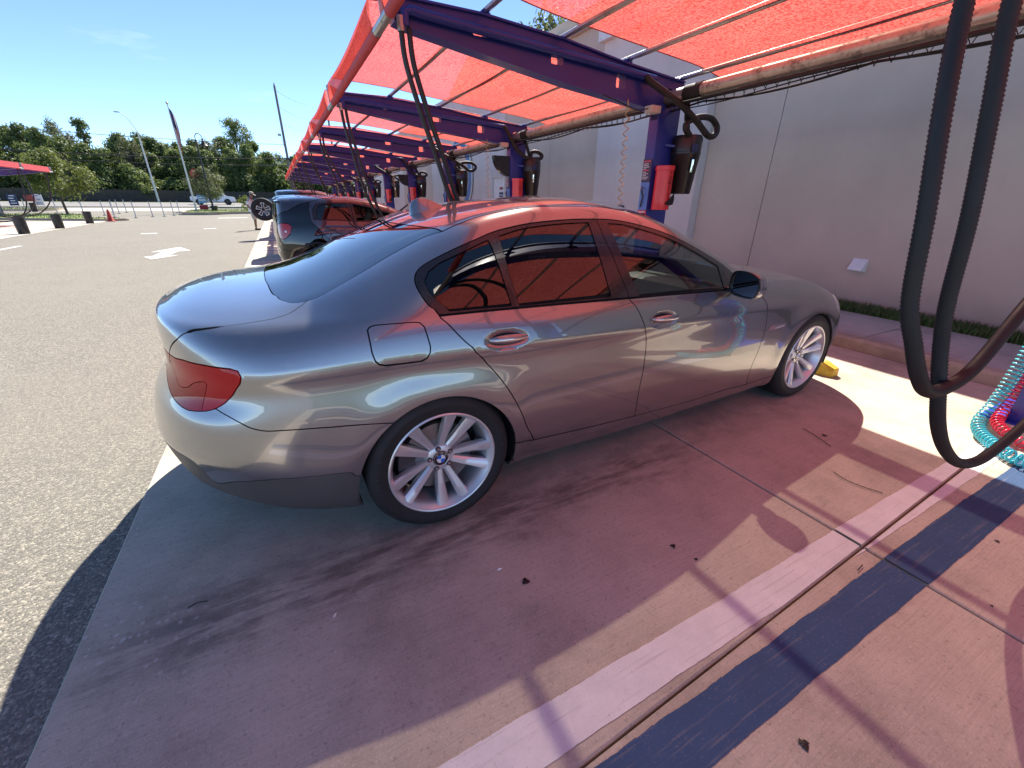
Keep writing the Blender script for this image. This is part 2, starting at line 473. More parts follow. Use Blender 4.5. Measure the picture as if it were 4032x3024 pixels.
        cv = np.array([tuple(v) for v in cv]); cf = np.array([tuple(f) for f in cf if len(f) == 3])
        cen = cv[cf].mean(1)
        gapm = np.zeros(len(cf), bool)
        for (k, p, q) in polys:
            if k == 'strip': gapm |= inpoly(p, cen)
            else: gapm |= inpoly(p, cen) ^ inpoly(q, cen)
        # flood fill
        par = list(range(len(cf)))
        def find(i):
            while par[i] != i: par[i] = par[par[i]]; i = par[i]
            return i
        em = {}
        for fi, f in enumerate(cf):
            if gapm[fi]: continue
            for a, b in ((f[0], f[1]), (f[1], f[2]), (f[2], f[0])):
                k = (a, b) if a < b else (b, a)
                if k in em:
                    ra, rb = find(em[k]), find(fi)
                    if ra != rb: par[ra] = rb
                else: em[k] = fi
        reg = {}
        for fi in range(len(cf)):
            if not gapm[fi]: reg.setdefault(find(fi), []).append(fi)
        s.cv, s.cf, s.cen, s.gapm = cv, cf, cen, gapm
        s.reg = list(reg.values())
        s.pos, s.nrm = s.ev_m(cv[:, 0], cv[:, 1])
        for (ca, cb, ra, rb, dep) in s.dents:
            q = ((cv[:, 0]-ca)/ra)**2+((cv[:, 1]-cb)/rb)**2
            h = 0.0015
            def kf(a, b): return np.clip(1-((a-ca)/ra)**2-((b-cb)/rb)**2, 0, 1)**1.3*dep
            k = kf(cv[:, 0], cv[:, 1]); g = np.where(q < 1.1)[0]
            A0, B0 = cv[g, 0], cv[g, 1]
            ta = s.ev_m(A0+h, B0)[0]-s.ev_m(A0-h, B0)[0]; tb = s.ev_m(A0, B0+h)[0]-s.ev_m(A0, B0-h)[0]
            ka = (kf(A0+h, B0)-kf(A0-h, B0))/np.linalg.norm(ta, axis=1); kb = (kf(A0, B0+h)-kf(A0, B0-h))/np.linalg.norm(tb, axis=1)
            nn = s.nrm[g]+ta/np.linalg.norm(ta, axis=1)[:, None]*ka[:, None]+tb/np.linalg.norm(tb, axis=1)[:, None]*kb[:, None]
            s.pos -= s.nrm*k[:, None]
            s.nrm[g] = nn/np.linalg.norm(nn, axis=1)[:, None]
        return s
    def region(s, pt):
        """triangle list of the region holding parameter point pt"""
        best = None; bd = 1e9
        for r in s.reg:
            c = s.cen[r]; d = ((c-np.array(pt))**2).sum(1).min()
            if d < bd: bd = d; best = r
        return best
    def mesh(s, name, tris, mat, mirror=False, rim=0.012, both=False, inset=0.0):
        """one panel; mirror = left side; both = joined across the centreline"""
        tris = np.array(tris); f = s.cf[tris]; used = np.unique(f); mp = -np.ones(len(s.cv), int); mp[used] = np.arange(len(used))
        P = s.pos[used].copy()-s.nrm[used]*inset; N = s.nrm[used].copy(); F = mp[f]
        # orientation
        t = P[F]; fn = np.cross(t[:, 1]-t[:, 0], t[:, 2]-t[:, 0]); sgn = (fn*N[F].mean(1)).sum(1) < 0
        F[sgn] = F[sgn][:, ::-1]
        edges = {}
        for a, b, c in F:
            for e in ((a, b), (b, c), (c, a)): edges[e] = edges.get(e, 0)+1
        bnd = [e for e in edges if (e[1], e[0]) not in edges]
        ctr = np.abs(P[:, 1]) < 1e-5
        if both: bnd = [e for e in bnd if not (ctr[e[0]] and ctr[e[1]])]
        V = P; NN = N; faces = [tuple(x) for x in F]
        if rim > 0 and bnd:
            bv = sorted({i for e in bnd for i in e}); m2 = {v: len(P)+k for k, v in enumerate(bv)}
            V = np.vstack([P, P[bv]-N[bv]*rim]); NN = np.vstack([N, N[bv]])
            faces += [(e[1], e[0], m2[e[0]], m2[e[1]]) for e in bnd]
        if mirror or both:
            V2 = V*np.array([1, -1, 1]); N2 = NN*np.array([1, -1, 1]); f2 = [q[::-1] for q in faces]
            if mirror: V, NN, faces = V2, N2, f2
            else:
                o = len(V); V = np.vstack([V, V2]); NN = np.vstack([NN, N2]); faces = faces+[tuple(i+o for i in q) for q in f2]
        me = bpy.data.meshes.new(name); me.from_pydata([tuple(map(float, v)) for v in V], [], [tuple(map(int, q)) for q in faces])
        me.materials.append(mat); me.shade_smooth()
        nt = len(F)
        ln = np.zeros((len(me.loops), 3), np.float32)
        for p in me.polygons:
            if p.loop_total == 3:
                for li in p.loop_indices: ln[li] = NN[me.loops[li].vertex_index]
            else:
                for li in p.loop_indices: ln[li] = p.normal
        me.normals_split_custom_set([tuple(map(float, x)) for x in ln])
        return me
def inpoly(poly, pts):
    """vectorised even-odd test"""
    x, y = pts[:, 0], pts[:, 1]; res = np.zeros(len(pts), bool)
    mn = poly.min(0); mx = poly.max(0)
    sel = np.where((x >= mn[0]) & (x <= mx[0]) & (y >= mn[1]) & (y <= mx[1]))[0]
    if not len(sel): return res
    xs, ys = x[sel], y[sel]; r = np.zeros(len(sel), bool)
    x0, y0 = poly[:, 0], poly[:, 1]; x1, y1 = np.roll(x0, -1), np.roll(y0, -1)
    for a, b, c, d in zip(x0, y0, x1, y1):
        if b == d: continue
        k = ((b > ys) != (d > ys)) & (xs < (c-a)*(ys-b)/(d-b)+a); r ^= k
    res[sel] = r; return res
def circle_param(body, cx, cz, r, z0=0.0, n=48):
    """wheel opening on the side, open at the bottom"""
    pts = []
    for i in range(n+1):
        a = PI+0.45-(PI+0.9)*i/n
        pts.append((cx+r*math.cos(a), cz+r*math.sin(a)))
    h = body.side(pts)
    return h
# ------------------------------------------------------------------ the grey sedan
CAR_YAW = R(1.7209)
sedan = empty('sedan', (0, 0, 0), CAR_YAW)
tag(sedan, 'silver grey four-door sedan with dark tinted windows and silver ten-spoke wheels', 'car')
SED_M = Matrix.Rotation(CAR_YAW, 4, 'Z'); SED_INV = SED_M.inverted()

def rows_sedan():
    Rz = []
    def row(keys): Rz.append(([(k[0], k[1]) for k in keys], [(k[0], k[2]) for k in keys]))
    row([(-1.1, .33, .60), (-.8, .29, .62), (-.4, .19, .66), (.4, .19, .70), (2.5, .18, .70), (3.4, .22, .66), (3.8, .24, .6)])
    row([(-1.1, .32, .79), (-.85, .295, .795), (-.63, .22, .822), (-.40, .165, .845), (.4, .155, .855), (1.35, .14, .86), (2.55, .145, .86), (3.4, .19, .83), (3.8, .2, .8)])
    row([(-1.1, .43, .835), (-.85, .405, .84), (-.63, .345, .868), (-.4, .29, .888), (.4, .235, .892), (1.35, .205, .895), (2.55, .205, .89), (3.4, .27, .88), (3.8, .28, .85)])
    row([(-1.1, .55, .880), (-.88, .53, .882), (-.77, .495, .892), (-.6, .455, .905), (-.4, .415, .913), (.4, .315, .900), (1.17, .278, .905), (2.28, .245, .902), (2.5, .255, .90), (3.4, .36, .90), (3.8, .38, .86)])
    row([(-1.1, .566, .886), (-.88, .546, .887), (-.6, .475, .909), (-.4, .435, .916), (.4, .36, .914), (1.17, .325, .918), (2.28, .30, .914), (3.4, .40, .905), (3.8, .41, .87)])
    row([(-1.1, .63, .885), (-.6, .56, .912), (-.4, .53, .921), (.4, .46, .926), (1.2, .43, .930), (2.3, .41, .922), (3.4, .46, .905), (3.8, .47, .88)])
    row([(-1.1, .70, .885), (-.8, .685, .900), (-.6, .65, .912), (0, .62, .926), (.5, .57, .927), (1.2, .55, .932), (2.3, .54, .922), (3.0, .58, .915), (3.4, .53, .90), (3.8, .52, .88)])
    row([(-1.1, .742, .868), (-.8, .738, .888), (-.6, .73, .901), (-.2, .705, .913), (.3, .68, .920), (1.2, .66, .928), (2.3, .65, .916), (3.0, .67, .912), (3.4, .61, .89), (3.8, .58, .87)])
    row([(-1.1, .795, .838), (-.8, .80, .862), (-.6, .808, .885), (-.2, .800, .893), (.3, .785, .904), (1.2, .765, .920), (2.3, .74, .910), (3.0, .74, .903), (3.4, .67, .875), (3.8, .63, .85)])
    row([(-1.1, .855, .842), (-.8, .853, .872), (-.6, .850, .893), (-.2, .845, .903), (.3, .834, .915), (1.2, .814, .9255), (2.3, .795, .909), (3.0, .785, .895), (3.4, .71, .858), (3.8, .66, .82)])
    row([(-1.1, .868, .841), (-.8, .866, .871), (-.6, .863, .892), (-.2, .858, .902), (.3, .847, .914), (1.2, .827, .9245), (2.3, .825, .903), (3.0, .81, .885), (3.4, .735, .84), (3.8, .68, .80)])
    row([(-1.1, .955, .818), (-.8, .955, .845), (-.6, .955, .862), (-.2, .945, .882), (.3, .93, .893), (1.2, .91, .902), (2.3, .885, .883), (3.0, .85, .853), (3.4, .765, .81), (3.8, .70, .77)])
    # belt / boot edge / wing crest
    row([(-1.1, .995, .775), (-.8, 1.005, .795), (-.6, 1.008, .812), (-.4, 1.010, .835), (-.2, 1.008, .852), (.05, 1.0, .864), (.41, .988, .868), (1.06, .968, .872), (1.93, .942, .862), (2.2, .938, .845), (2.5, .93, .825), (2.8, .91, .81), (3.0, .885, .80), (3.25, .825, .775), (3.45, .75, .74), (3.8, .66, .70)])
    # just inside the edge
    row([(-1.1, 1.012, .752), (-.8, 1.021, .772), (-.6, 1.023, .790), (-.4, 1.023, .818), (-.2, 1.022, .842), (.05, 1.016, .857), (.41, 1.004, .862), (1.06, .984, .866), (1.93, .952, .857), (2.2, .948, .838), (2.5, .945, .806), (2.8, .925, .79), (3.0, .898, .78), (3.25, .838, .755), (3.45, .763, .72), (3.8, .667, .68)])
    # side glass / C-pillar / deck side
    row([(-1.1, 1.01, .70), (-.8, 1.030, .71), (-.6, 1.035, .725), (-.4, 1.045, .765), (-.2, 1.075, .795), (.05, 1.105, .805), (.41, 1.15, .795), (1.06, 1.16, .795), (1.5, 1.11, .805), (1.93, 1.005, .82), (2.2, .962, .80), (2.5, .955, .755), (2.85, .925, .735), (3.2, .86, .71), (3.45, .785, .68), (3.8, .675, .62)])
    # cant rail
    row([(-1.1, 1.02, .58), (-.8, 1.046, .60), (-.6, 1.050, .625), (-.5, 1.055, .655), (-.4, 1.075, .69), (-.2, 1.135, .715), (-.02, 1.20, .712), (.1, 1.245, .705), (.25, 1.295, .695), (.4, 1.33, .685), (.6, 1.355, .68), (.8, 1.36, .68), (1.0, 1.352, .685), (1.26, 1.318, .70), (1.46, 1.273, .715), (1.7, 1.188, .738), (1.94, 1.09, .765), (2.15, 1.01, .78), (2.4, .975, .70), (2.85, .945, .64), (3.2, .88, .62), (3.45, .80, .59), (3.8, .68, .52)])
    # roof edge / screen edges
    row([(-1.1, 1.03, .42), (-.8, 1.058, .45), (-.6, 1.062, .50), (-.5, 1.066, .55), (-.4, 1.09, .595), (-.2, 1.165, .61), (0, 1.25, .605), (.2, 1.335, .60), (.4, 1.388, .60), (.7, 1.42, .60), (1.0, 1.418, .605), (1.26, 1.388, .62), (1.46, 1.342, .635), (1.7, 1.255, .66), (1.94, 1.148, .69), (2.15, 1.05, .71), (2.4, .987, .58), (2.85, .957, .50), (3.2, .892, .48), (3.45, .81, .46), (3.8, .685, .40)])
    row([(-1.1, 1.035, .22), (-.8, 1.068, .24), (-.6, 1.076, .27), (-.5, 1.09, .30), (-.35, 1.14, .32), (-.15, 1.228, .32), (.1, 1.318, .32), (.35, 1.382, .32), (.7, 1.434, .32), (1.0, 1.452, .325), (1.3, 1.432, .33), (1.6, 1.358, .345), (1.9, 1.22, .37), (2.2, 1.06, .38), (2.45, .995, .30), (2.85, .965, .25), (3.2, .90, .24), (3.45, .82, .23), (3.8, .69, .2)])
    row([(-1.1, 1.037, 0), (-.8, 1.07, 0), (-.6, 1.08, 0), (-.5, 1.095, 0), (-.35, 1.15, 0), (-.15, 1.236, 0), (.1, 1.326, 0), (.35, 1.390, 0), (.7, 1.442, 0), (1.0, 1.462, 0), (1.3, 1.446, 0), (1.6, 1.375, 0), (1.9, 1.245, 0), (2.25, 1.06, 0), (2.5, .998, 0), (2.85, .97, 0), (3.2, .905, 0), (3.45, .825, 0), (3.8, .69, 0)])
    return Rz
_te = [-1.00, -1.05, -1.085, -1.10, -1.10, -1.088, -1.064, -1.020, -.992, -.988, -.988, -.990, -.990, -.977, -.958, -.925, -.875, -.81, -.75]
_ne = [3.60, 3.70, 3.76, 3.79, 3.80, 3.80, 3.80, 3.79, 3.77, 3.76, 3.75, 3.73, 3.71, 3.70, 3.67, 3.62, 3.56, 3.50, 3.45]
ARCH_R = (0.0, 0.298, 0.374); ARCH_F = (2.962, 0.305, 0.380)
sb = Body(rows_sedan(), (-.40, _te), (3.12, _ne), [(0, .30, .40), (2.962, .31, .405)], list(np.linspace(-.40, 3.12, 64)), ntail=3.4)

def Zp(x0, y0, k, l): return [(x0+a*k, y0+b*k) for a, b in l]
z5 = lambda *l: sb.pix(Zp(500, 700, .6329, l), SED_INV)
z6 = lambda *l: sb.pix(Zp(1500, 700, .6781, l), SED_INV)
z7 = lambda *l: sb.pix(Zp(2700, 900, .6027, l), SED_INV)
def sm(pts, closed=False, n=5):
    """smooth a parameter polyline"""
    if len(pts) < 3: return pts
    P = [(p[0], p[1], 0) for p in pts]
    if closed: P = P[-2:]+P+P[:3]
    q = [(v.x, v.y) for v in curve_pts(P, n)]
    return q[2*n:-2*n-1] if closed else q
G = 0.0055
Lw = []
belt_l = z6((340, 800), (560, 778), (800, 755), (1100, 728), (1430, 700), (1750, 673), (2040, 648))
win_l = z6((340, 800), (290, 752), (245, 700), (205, 630), (196, 580), (215, 535), (270, 492), (400, 425), (550, 358), (650, 315), (800, 277), (1000, 250), (1250, 240), (1400, 252), (1550, 288), (1700, 342), (1850, 420), (1980, 500), (2045, 555))
dlo = sm(win_l)+z6((2078, 590), (2082, 625))+sm(belt_l)[::-1]
Lw.append((dlo[:-1], 0.005, True))
qglass = z6((395, 770), (330, 715), (275, 655), (255, 600), (275, 545), (340, 495), (480, 430), (622, 362), (650, 420), (700, 560), (757, 738))
Lw.append((qglass, .004, True))
rglass = z6((684, 340), (800, 302), (1000, 272), (1203, 260), (1250, 400), (1335, 683), (1050, 712), (803, 737), (745, 550))
Lw.append((rglass, .004, True))
fglass = z6((1318, 266), (1400, 272), (1550, 312), (1700, 366), (1850, 446), (1955, 512), (1975, 580), (1992, 635), (1750, 660), (1502, 683), (1410, 480))
Lw.append((fglass, .004, True))
dg_top = z6((1246, 238), (1300, 360), (1360, 490), (1440, 697))
Lw.append((dg_top, .004, False))
dgap = z6((1440, 694), (1488, 760), (1525, 840), (1540, 950), (1525, 1100), (1495, 1250), (1470, 1390))
Lw.append((sm(dgap), G, False))
rgap = z6((336, 796), (420, 880), (500, 960), (620, 1085), (720, 1200), (795, 1320), (850, 1450), (888, 1524))
Lw.append((sm(rgap), G, False))
fgap_l = z6((2062, 600))+z7((462, 412), (505, 452), (530, 492), (536, 545), (520, 650), (480, 780), (430, 900), (402, 985))+sb.side([(2.275, .262), (2.275, .240)])
Lw.append((sm(fgap_l), G, False))
rock = sb.side([(.30, .345)])+z6((860, 1524), (888, 1522), (1100, 1473), (1465, 1385), (1800, 1295))+sb.side([(2.0, .262), (2.3, .250), (2.62, .262)])
Lw.append((sm(rock), G, False))
lamp_side = z5((300, 1121), (350, 1134), (400, 1150), (480, 1166), (560, 1180), (640, 1189), (690, 1203), (710, 1240), (695, 1295), (660, 1350), (610, 1402), (550, 1438), (490, 1452), (430, 1453), (380, 1446), (345, 1428), (312, 1400), (290, 1372))
lamp_l = lamp_side+z5((274, 1342))+sb.rear([(.34, .775), (.24, .80), (.22, .84), (.28, .892), (.50, .895)])
Lw.append((lamp_l, G, True))
lamp_div = sb.rear([(.22, .852), (.48, .855)])+z5((330, 1296), (420, 1276), (478, 1270), (496, 1290), (488, 1340), (474, 1400), (464, 1456))
Lw.append((sm(lamp_div), .0035, False))
bump_l = z5((545, 1432), (620, 1478), (700, 1522), (780, 1560), (870, 1576), (1000, 1570), (1300, 1550), (1600, 1528))+sb.side([(-.15, .592), (-.06, .585)])
Lw.append((sm(bump_l), G, False))
z8 = lambda *l: sb.pix(Zp(500, 1300, .7233, l), SED_INV)
val_l = sb.side([(-.33, .392), (-.38, .408)])+z8((1200, 776), (1050, 792), (900, 806), (750, 817), (600, 825), (480, 826))+sb.rear([(.70, .535), (.5, .545), (.3, .55), (.02, .55)])
val_l.append((0, val_l[-1][1]))
Lw.append((sm(val_l), .003, False))
bump_rear = sb.rear([(.30, .785), (.26, .77), (.2, .762), (.1, .76), (0.0, .76)])
Lw.append((bump_rear+[(0, bump_rear[-1][1])], G, False))
ts = z5((1122, 756), (1102, 780), (1060, 812), (1000, 848), (925, 873), (850, 888), (725, 908), (600, 924), (480, 940), (405, 951), (360, 968), (315, 1002), (282, 1036), (266, 1075), (264, 1110), (270, 1150))
ts2 = []
Lw.append((sm(ts+ts2), G, False))
gl = z5((1960, 335), (1880, 358), (1800, 392), (1600, 502), (1400, 622), (1300, 680), (1200, 735), (1140, 760), (1085, 774), (1030, 778), (985, 768), (945, 750), (915, 727), (893, 700), (877, 665))
gl2 = sb.top([(-.550, .16), (-.552, .02)])
glass_l = sm(gl+gl2); glass_l.append((glass_l[-1][0], sb.B[-1]))
Lw.append((glass_l, .006, False))
rg_c = gl[0]
roof_rear = [rg_c]+sb.top([(.13, .45), (.105, .3), (.09, .15), (.085, .02)]); roof_rear.append((roof_rear[-1][0], sb.B[-1]))
Lw.append((roof_rear, .006, False))
# roof moulding: from the rear screen corner to the windscreen corner
iB = lambda r: float(np.interp(r, np.arange(sb.nr), sb.B))
ws_side = sb.top([(1.43, .60)])
mould = [rg_c]+sb.top([(.35, .595), (.6, .592), (.9, .592), (1.2, .598)])+ws_side
Lw.append((sm(mould), .006, False))
ws_l = sb.top([(1.62, .02), (1.60, .2), (1.54, .42)])+ws_side+sb.top([(1.7, .645), (2.0, .68), (2.14, .70), (2.24, .62), (2.36, .4), (2.42, .2), (2.43, .02)])
ws_l = [(ws_l[0][0], sb.B[-1])]+ws_l+[(ws_l[-1][0], sb.B[-1])]
Lw.append((ws_l, .006, False))
Lw.append((z6((2062, 600))+sb.top([(2.17, .735), (2.14, .69), (2.10, .66)]), .005, False))
hood = sb.top([(2.12, .71), (2.17, .737), (2.3, .74), (2.6, .715), (3.0, .68), (3.3, .645), (3.48, .58), (3.56, .45), (3.6, .25), (3.61, .02)]); hood.append((hood[-1][0], sb.B[-1]))
Lw.append((sm(hood), G, False))
hl = sb.side([(3.27, .735), (3.34, .775), (3.42, .758), (3.50, .705), (3.56, .65), (3.50, .60), (3.42, .61), (3.33, .67)])
Lw.append((hl, G, True))
Lw.append((sb.side([(3.44, .70), (3.43, .745)])+sb.top([(3.45, .66), (3.46, .60), (3.46, .54)]), G, False))
fb = sb.side([(3.44, .612), (3.40, .58), (3.34, .545), (3.28, .53), (3.22, .52)])
Lw.append((fb, G, False))
flap = z5((1496, 950), (1508, 930), (1540, 918), (1660, 908), (1780, 899), (1822, 902), (1848, 925), (1865, 970), (1888, 1050), (1886, 1090), (1868, 1122), (1830, 1142), (1720, 1156), (1610, 1168), (1568, 1162), (1545, 1140), (1525, 1090))
Lw.append((flap, G, True))
def hole(a):
    h = circle_param(sb, *a); return h+[(h[-1][0], 0), (h[0][0], 0)]
holes = [hole(ARCH_R), hole(ARCH_F)]
# handle bowls
hb_r = z6((735, 938))[0]; hb_f = z6((1645, 818))[0]
sb.dents = [(hb_r[0], hb_r[1], .115, .050, .020), (hb_f[0], hb_f[1], .115, .050, .020)]
fine = [(c[0]-.125, c[0]+.125, c[1]-.06, c[1]+.06, .008) for c in (hb_r, hb_f)]
sb.cut(Lw, holes, step=0.024, fine=fine)
_seen = set()
def panel(name, pts, mat, mode='pair', parent=None, rim=.012, inset=0.0):
    """pts: one or more seed points in parameters"""
    tris = []
    for p in pts:
        r = sb.region(p); k = id(r)
        if k in _seen: continue
        _seen.add(k); tris += r
    if not tris: return None
    par = parent or sedan
    o = link(name, sb.mesh(name, tris, mat, both=(mode == 'both'), rim=rim, inset=inset), par)
    if mode == 'pair': link(name, sb.mesh(name, tris, mat, mirror=True, rim=rim, inset=inset), par)
    return o
S1 = lambda x, z: sb.side([(x, z)])[0]
T1 = lambda x, w: sb.top([(x, w)])[0]
panel('rear_quarter_glass', [z6((500, 600))[0]], M['glass_dark'], rim=.003, inset=.004)
panel('rear_door_glass', [z6((1000, 500))[0]], M['glass_dark'], rim=.003, inset=.004)
panel('front_door_glass', [z6((1650, 550))[0]], M['glass_front'], rim=.003, inset=.004)
panel('window_frame', [z6((1285, 400))[0], z6((1325, 350))[0]], M['trim'], rim=.01)
panel('rear_window', [T1(-.2, .2)], M['glass_rear'], 'both', rim=.004, inset=.002)
panel('windscreen', [T1(1.95, .2)], M['glass_clear'], 'both', rim=.004, inset=.002)
panel('roof', [T1(.9, .2)], M['paint'], 'both')
panel('bonnet', [T1(2.9, .2)], M['paint'], 'both')
panel('boot_lid', [T1(-.8, .2)], M['paint'], 'both')
panel('fuel_flap', [z5((1700, 1030))[0]], M['paint'], rim=.008)
panel('headlight', [S1(3.42, .69)], M['lamp_clear'])
_lampreg = sb.region(z5((600, 1300))[0])+sb.region(z5((430, 1360))[0])
panel('tail_light', [z5((600, 1300))[0]], M['lamp_lens'], rim=.004)
panel('tail_light_inset', [z5((430, 1360))[0]], M['lamp_lens2'], rim=.004)
for mi in (False, True): link('lamp_reflector', sb.mesh('lamp_reflector', _lampreg, M['lamp_red'], mirror=mi, rim=.0, inset=.022), sedan)
panel('rear_door', [S1(.75, .6)], M['paint'], rim=.014)
panel('front_door', [S1(1.8, .6)], M['paint'], rim=.014)
panel('rocker_panel', [S1(1.4, .21)], M['paint'])
panel('rear_bumper', [S1(-.6, .55)], M['paint'], 'both')
panel('rear_valance', [S1(-.6, .37)], M['dark_valance'], 'both')
panel('front_wing', [S1(2.75, .80)], M['paint'])
panel('front_bumper', [S1(3.55, .50)], M['paint'], 'both')
panel('rear_wing', [S1(-.3, .75)], M['paint'])
left = [r for r in sb.reg if id(r) not in _seen]
_big = sorted(((len(r), tuple(sb.pos[sb.cf[r]].reshape(-1, 3).mean(0).round(2))) for r in left), reverse=True)[:8]
print('unclaimed regions', _big)
for ob in sedan.children:
    if ob.type == 'MESH': print('PANEL', ob.name, len(ob.data.polygons))
# dark backing behind the shut lines
allt = np.arange(len(sb.cf))
glassr = set()
for p in (z6((500, 600))[0], z6((1000, 500))[0], z6((1650, 550))[0], T1(-.2, .2), T1(1.95, .2)): glassr.update(sb.region(p))
arc = np.zeros(len(sb.cf), bool)
for h in holes: arc |= inpoly(np.array(h), sb.cen)
_lr = set(_lampreg)
back = np.array([i for i in allt if i not in glassr and not arc[i] and i not in _lr])
link('body_shell', sb.mesh('body_shell', back, M['gap'], both=True, rim=0, inset=.016), sedan)
# ------------------------------------------------------------------ text as flat mesh
def text_mesh(txt, size, mat, extrude=0.0, align='CENTER', bold=False):
    cu = bpy.data.curves.new('text', 'FONT'); cu.body = txt; cu.size = size; cu.align_x = align; cu.align_y = 'CENTER'
    cu.extrude = extrude; cu.resolution_u = 3
    if bold: cu.offset = size*0.02
    ob = bpy.data.objects.new('text_tmp', cu); COL.objects.link(ob)
    bpy.context.view_layer.update()
    dg = bpy.context.evaluated_depsgraph_get()
    me = bpy.data.meshes.new_from_object(ob.evaluated_get(dg))
    bpy.data.objects.remove(ob); bpy.data.curves.remove(cu)
    me.materials.clear(); me.materials.append(mat); me.name = 'lettering'
    return me
def text_obj(name, txt, size, mat, M_, parent=None, extrude=0.0, bold=False):
    me = text_mesh(txt, size, mat, extrude, bold=bold)
    me.transform(M_); return link(name, me, parent)

# ------------------------------------------------------------------ wheels
TO_Y = Matrix.Rotation(PI/2, 4, 'X')        # +z (outer face) -> -y
M['tyre'] = plain('tyre_rubber', (0.016, 0.016, 0.017), 0.7, bump=0.08, bscale=120)
M['tyre_text'] = plain('tyre_lettering', (0.03, 0.03, 0.032), 0.5)
def tyre_mesh(r_out=.339, r_in=.245, wd=.25):
    h = wd/2; p = [(r_in, -.88*h), (r_in+.014, -.97*h), (r_in+.045, -h), (r_out-.018, -.92*h), (r_out-.005, -.80*h)]
    tr = []
    for k in range(5):
        c = -.6*h+k*.3*h
        tr += [(r_out-.0005, c-.11*h), (r_out-.0005, c+.11*h), (r_out-.007, c+.12*h), (r_out-.007, c+.18*h)]
    p += tr[:-2]+[(r_out-.005, .80*h), (r_out-.018, .92*h), (r_out-.030, .955*h), (r_out-.034, .975*h), (r_in+.052, 1.0*h), (r_in+.045, .985*h), (r_in+.014, .97*h), (r_in, .88*h)]
    m = MB(); m.lathe(p, 72, TO_Y); return m.mesh('tyre', M['tyre'], 40)
def make_wheel(parent, loc, turn, detail=True):
    w = empty('wheel', loc, 0, parent)
    w.rotation_euler = (0, turn, 0)
    ty = link('tyre', tyre_mesh(), w)
    rm = MB()
    rm.lathe([(.246, .108), (.2535, .113), (.2535, .120), (.248, .1235), (.243, .121), (.239, .110), (.229, .098), (.223, .055), (.214, -.02), (.218, -.09), (.246, -.112)], 72, TO_Y)
    # spokes
    for k in range(5):
        for sgn in (-1, 1):
            a0 = 2*PI*k/5+sgn*R(15.5); a1 = 2*PI*k/5+sgn*R(13.0)
            N_ = 9; vs = []
            for i in range(N_):
                t = i/(N_-1); r_ = .052+(.2385-.052)*t; a = a0+(a1-a0)*t
                hh = .060+.030*math.sin(t*1.2)+.020*t*t
                wd = .032+.026*t**1.3; skew = sgn*.25
                e = (math.cos(a), math.sin(a)); q = (-math.sin(a), math.cos(a))
                for (u, dz) in ((-.5, -.034), (-.5, -.010), (-.28+skew*.3, 0), (.30+skew*.3, -.001), (.5, -.010), (.5, -.034)):
                    vs.append(tuple(TO_Y @ Vector((e[0]*r_+q[0]*u*wd, e[1]*r_+q[1]*u*wd, hh+dz))))
            fs = [(i*6+j, (i+1)*6+j, (i+1)*6+(j+1) % 6, i*6+(j+1) % 6) for i in range(N_-1) for j in range(6)]
            rm.add(vs, fs)
    rm.lathe([(.036, .066), (.040, .069), (.052, .068), (.066, .060), (.070, .045), (.070, .02)], 40, TO_Y)
    rim = rm.build('rim', M['alloy'], w, 35)
    for k in range(5):
        a = 2*PI*(k+.5)/5
        bo = MB(); bo.lathe([(.0, .062), (.013, .062), (.0135, .058)], 14, TO_Y @ Matrix.Translation((.053*math.cos(a), .053*math.sin(a), .0075))); q_ = bo.build('bolt_recess', M['alloy_dark'], w, 40)
        b2 = MB(); b2.lathe([(.0, .071), (.007, .071), (.0082, .066), (.0082, .058)], 6, TO_Y @ Matrix.Translation((.053*math.cos(a), .053*math.sin(a), 0.002))); b2.build('wheel_bolt', M['chrome'], q_)
    cp = MB(); cp.lathe([(0.0345, .062), (.0345, .070), (.0335, .0715), (0, .0718)], 40, TO_Y)
    cap = cp.build('centre_cap', M['trim'], w, 40)
    for (ra, rb, a0, a1, m_, h_) in [(.0, .0205, 0, 90, M['white_paint'], .0722), (0, .0205, 90, 180, M['blue_plastic'], .0722), (0, .0205, 180, 270, M['white_paint'], .0722), (0, .0205, 270, 360, M['blue_plastic'], .0722)]:
        q = MB(); pts = [(0, 0, h_)]+[(rb*math.cos(R(a0+(a1-a0)*i/10)), rb*math.sin(R(a0+(a1-a0)*i/10)), h_) for i in range(11)]
        q.add([tuple(TO_Y @ Vector(p)) for p in pts], [tuple(range(len(pts)))]); q.build('emblem_quarter', m_, cap)
    rg = MB(); rg.lathe([(.0205, .0720), (.0205, .0726), (.0218, .0726), (.0218, .0720)], 40, TO_Y); rg.lathe([(.0325, .0718), (.0327, .0726), (.0345, .0722)], 40, TO_Y); rg.build('emblem_ring', M['chrome'], cap)
    for ch, an in (('B', 135), ('M', 90), ('W', 45)):
        a = R(an); text_obj('emblem_letter', ch, .011, M['white_paint'], TO_Y @ Matrix.Translation((.027*math.cos(a), .027*math.sin(a), .0728)) @ Matrix.Rotation(a-PI/2, 4, 'Z'), cap)
    dk = MB(); dk.lathe([(.06, .035), (.168, .035), (.170, .030), (.170, .012), (.06, .010)], 48, TO_Y); dk.build('brake_disc', M['disc'], w, 40)
    ca = MB(); ca.lathe([(.12, .05), (.185, .05), (.19, .0), (.12, 0)], 24, TO_Y)
    ca = MB(); pts = [(r_*math.cos(R(a)), r_*math.sin(R(a))) for r_, A_ in ((.115, range(150, 211, 10)), (.192, range(210, 149, -10))) for a in A_]
    ca.prism(pts, .05, TO_Y @ Matrix.Translation((0, 0, 0.0))); ca.build('brake_caliper', M['alloy_dark'], w, 30)
    bk = MB(); bk.lathe([(0, -.02), (.21, -.02)], 32, TO_Y); bk.build('wheel_back', M['gap'], w)
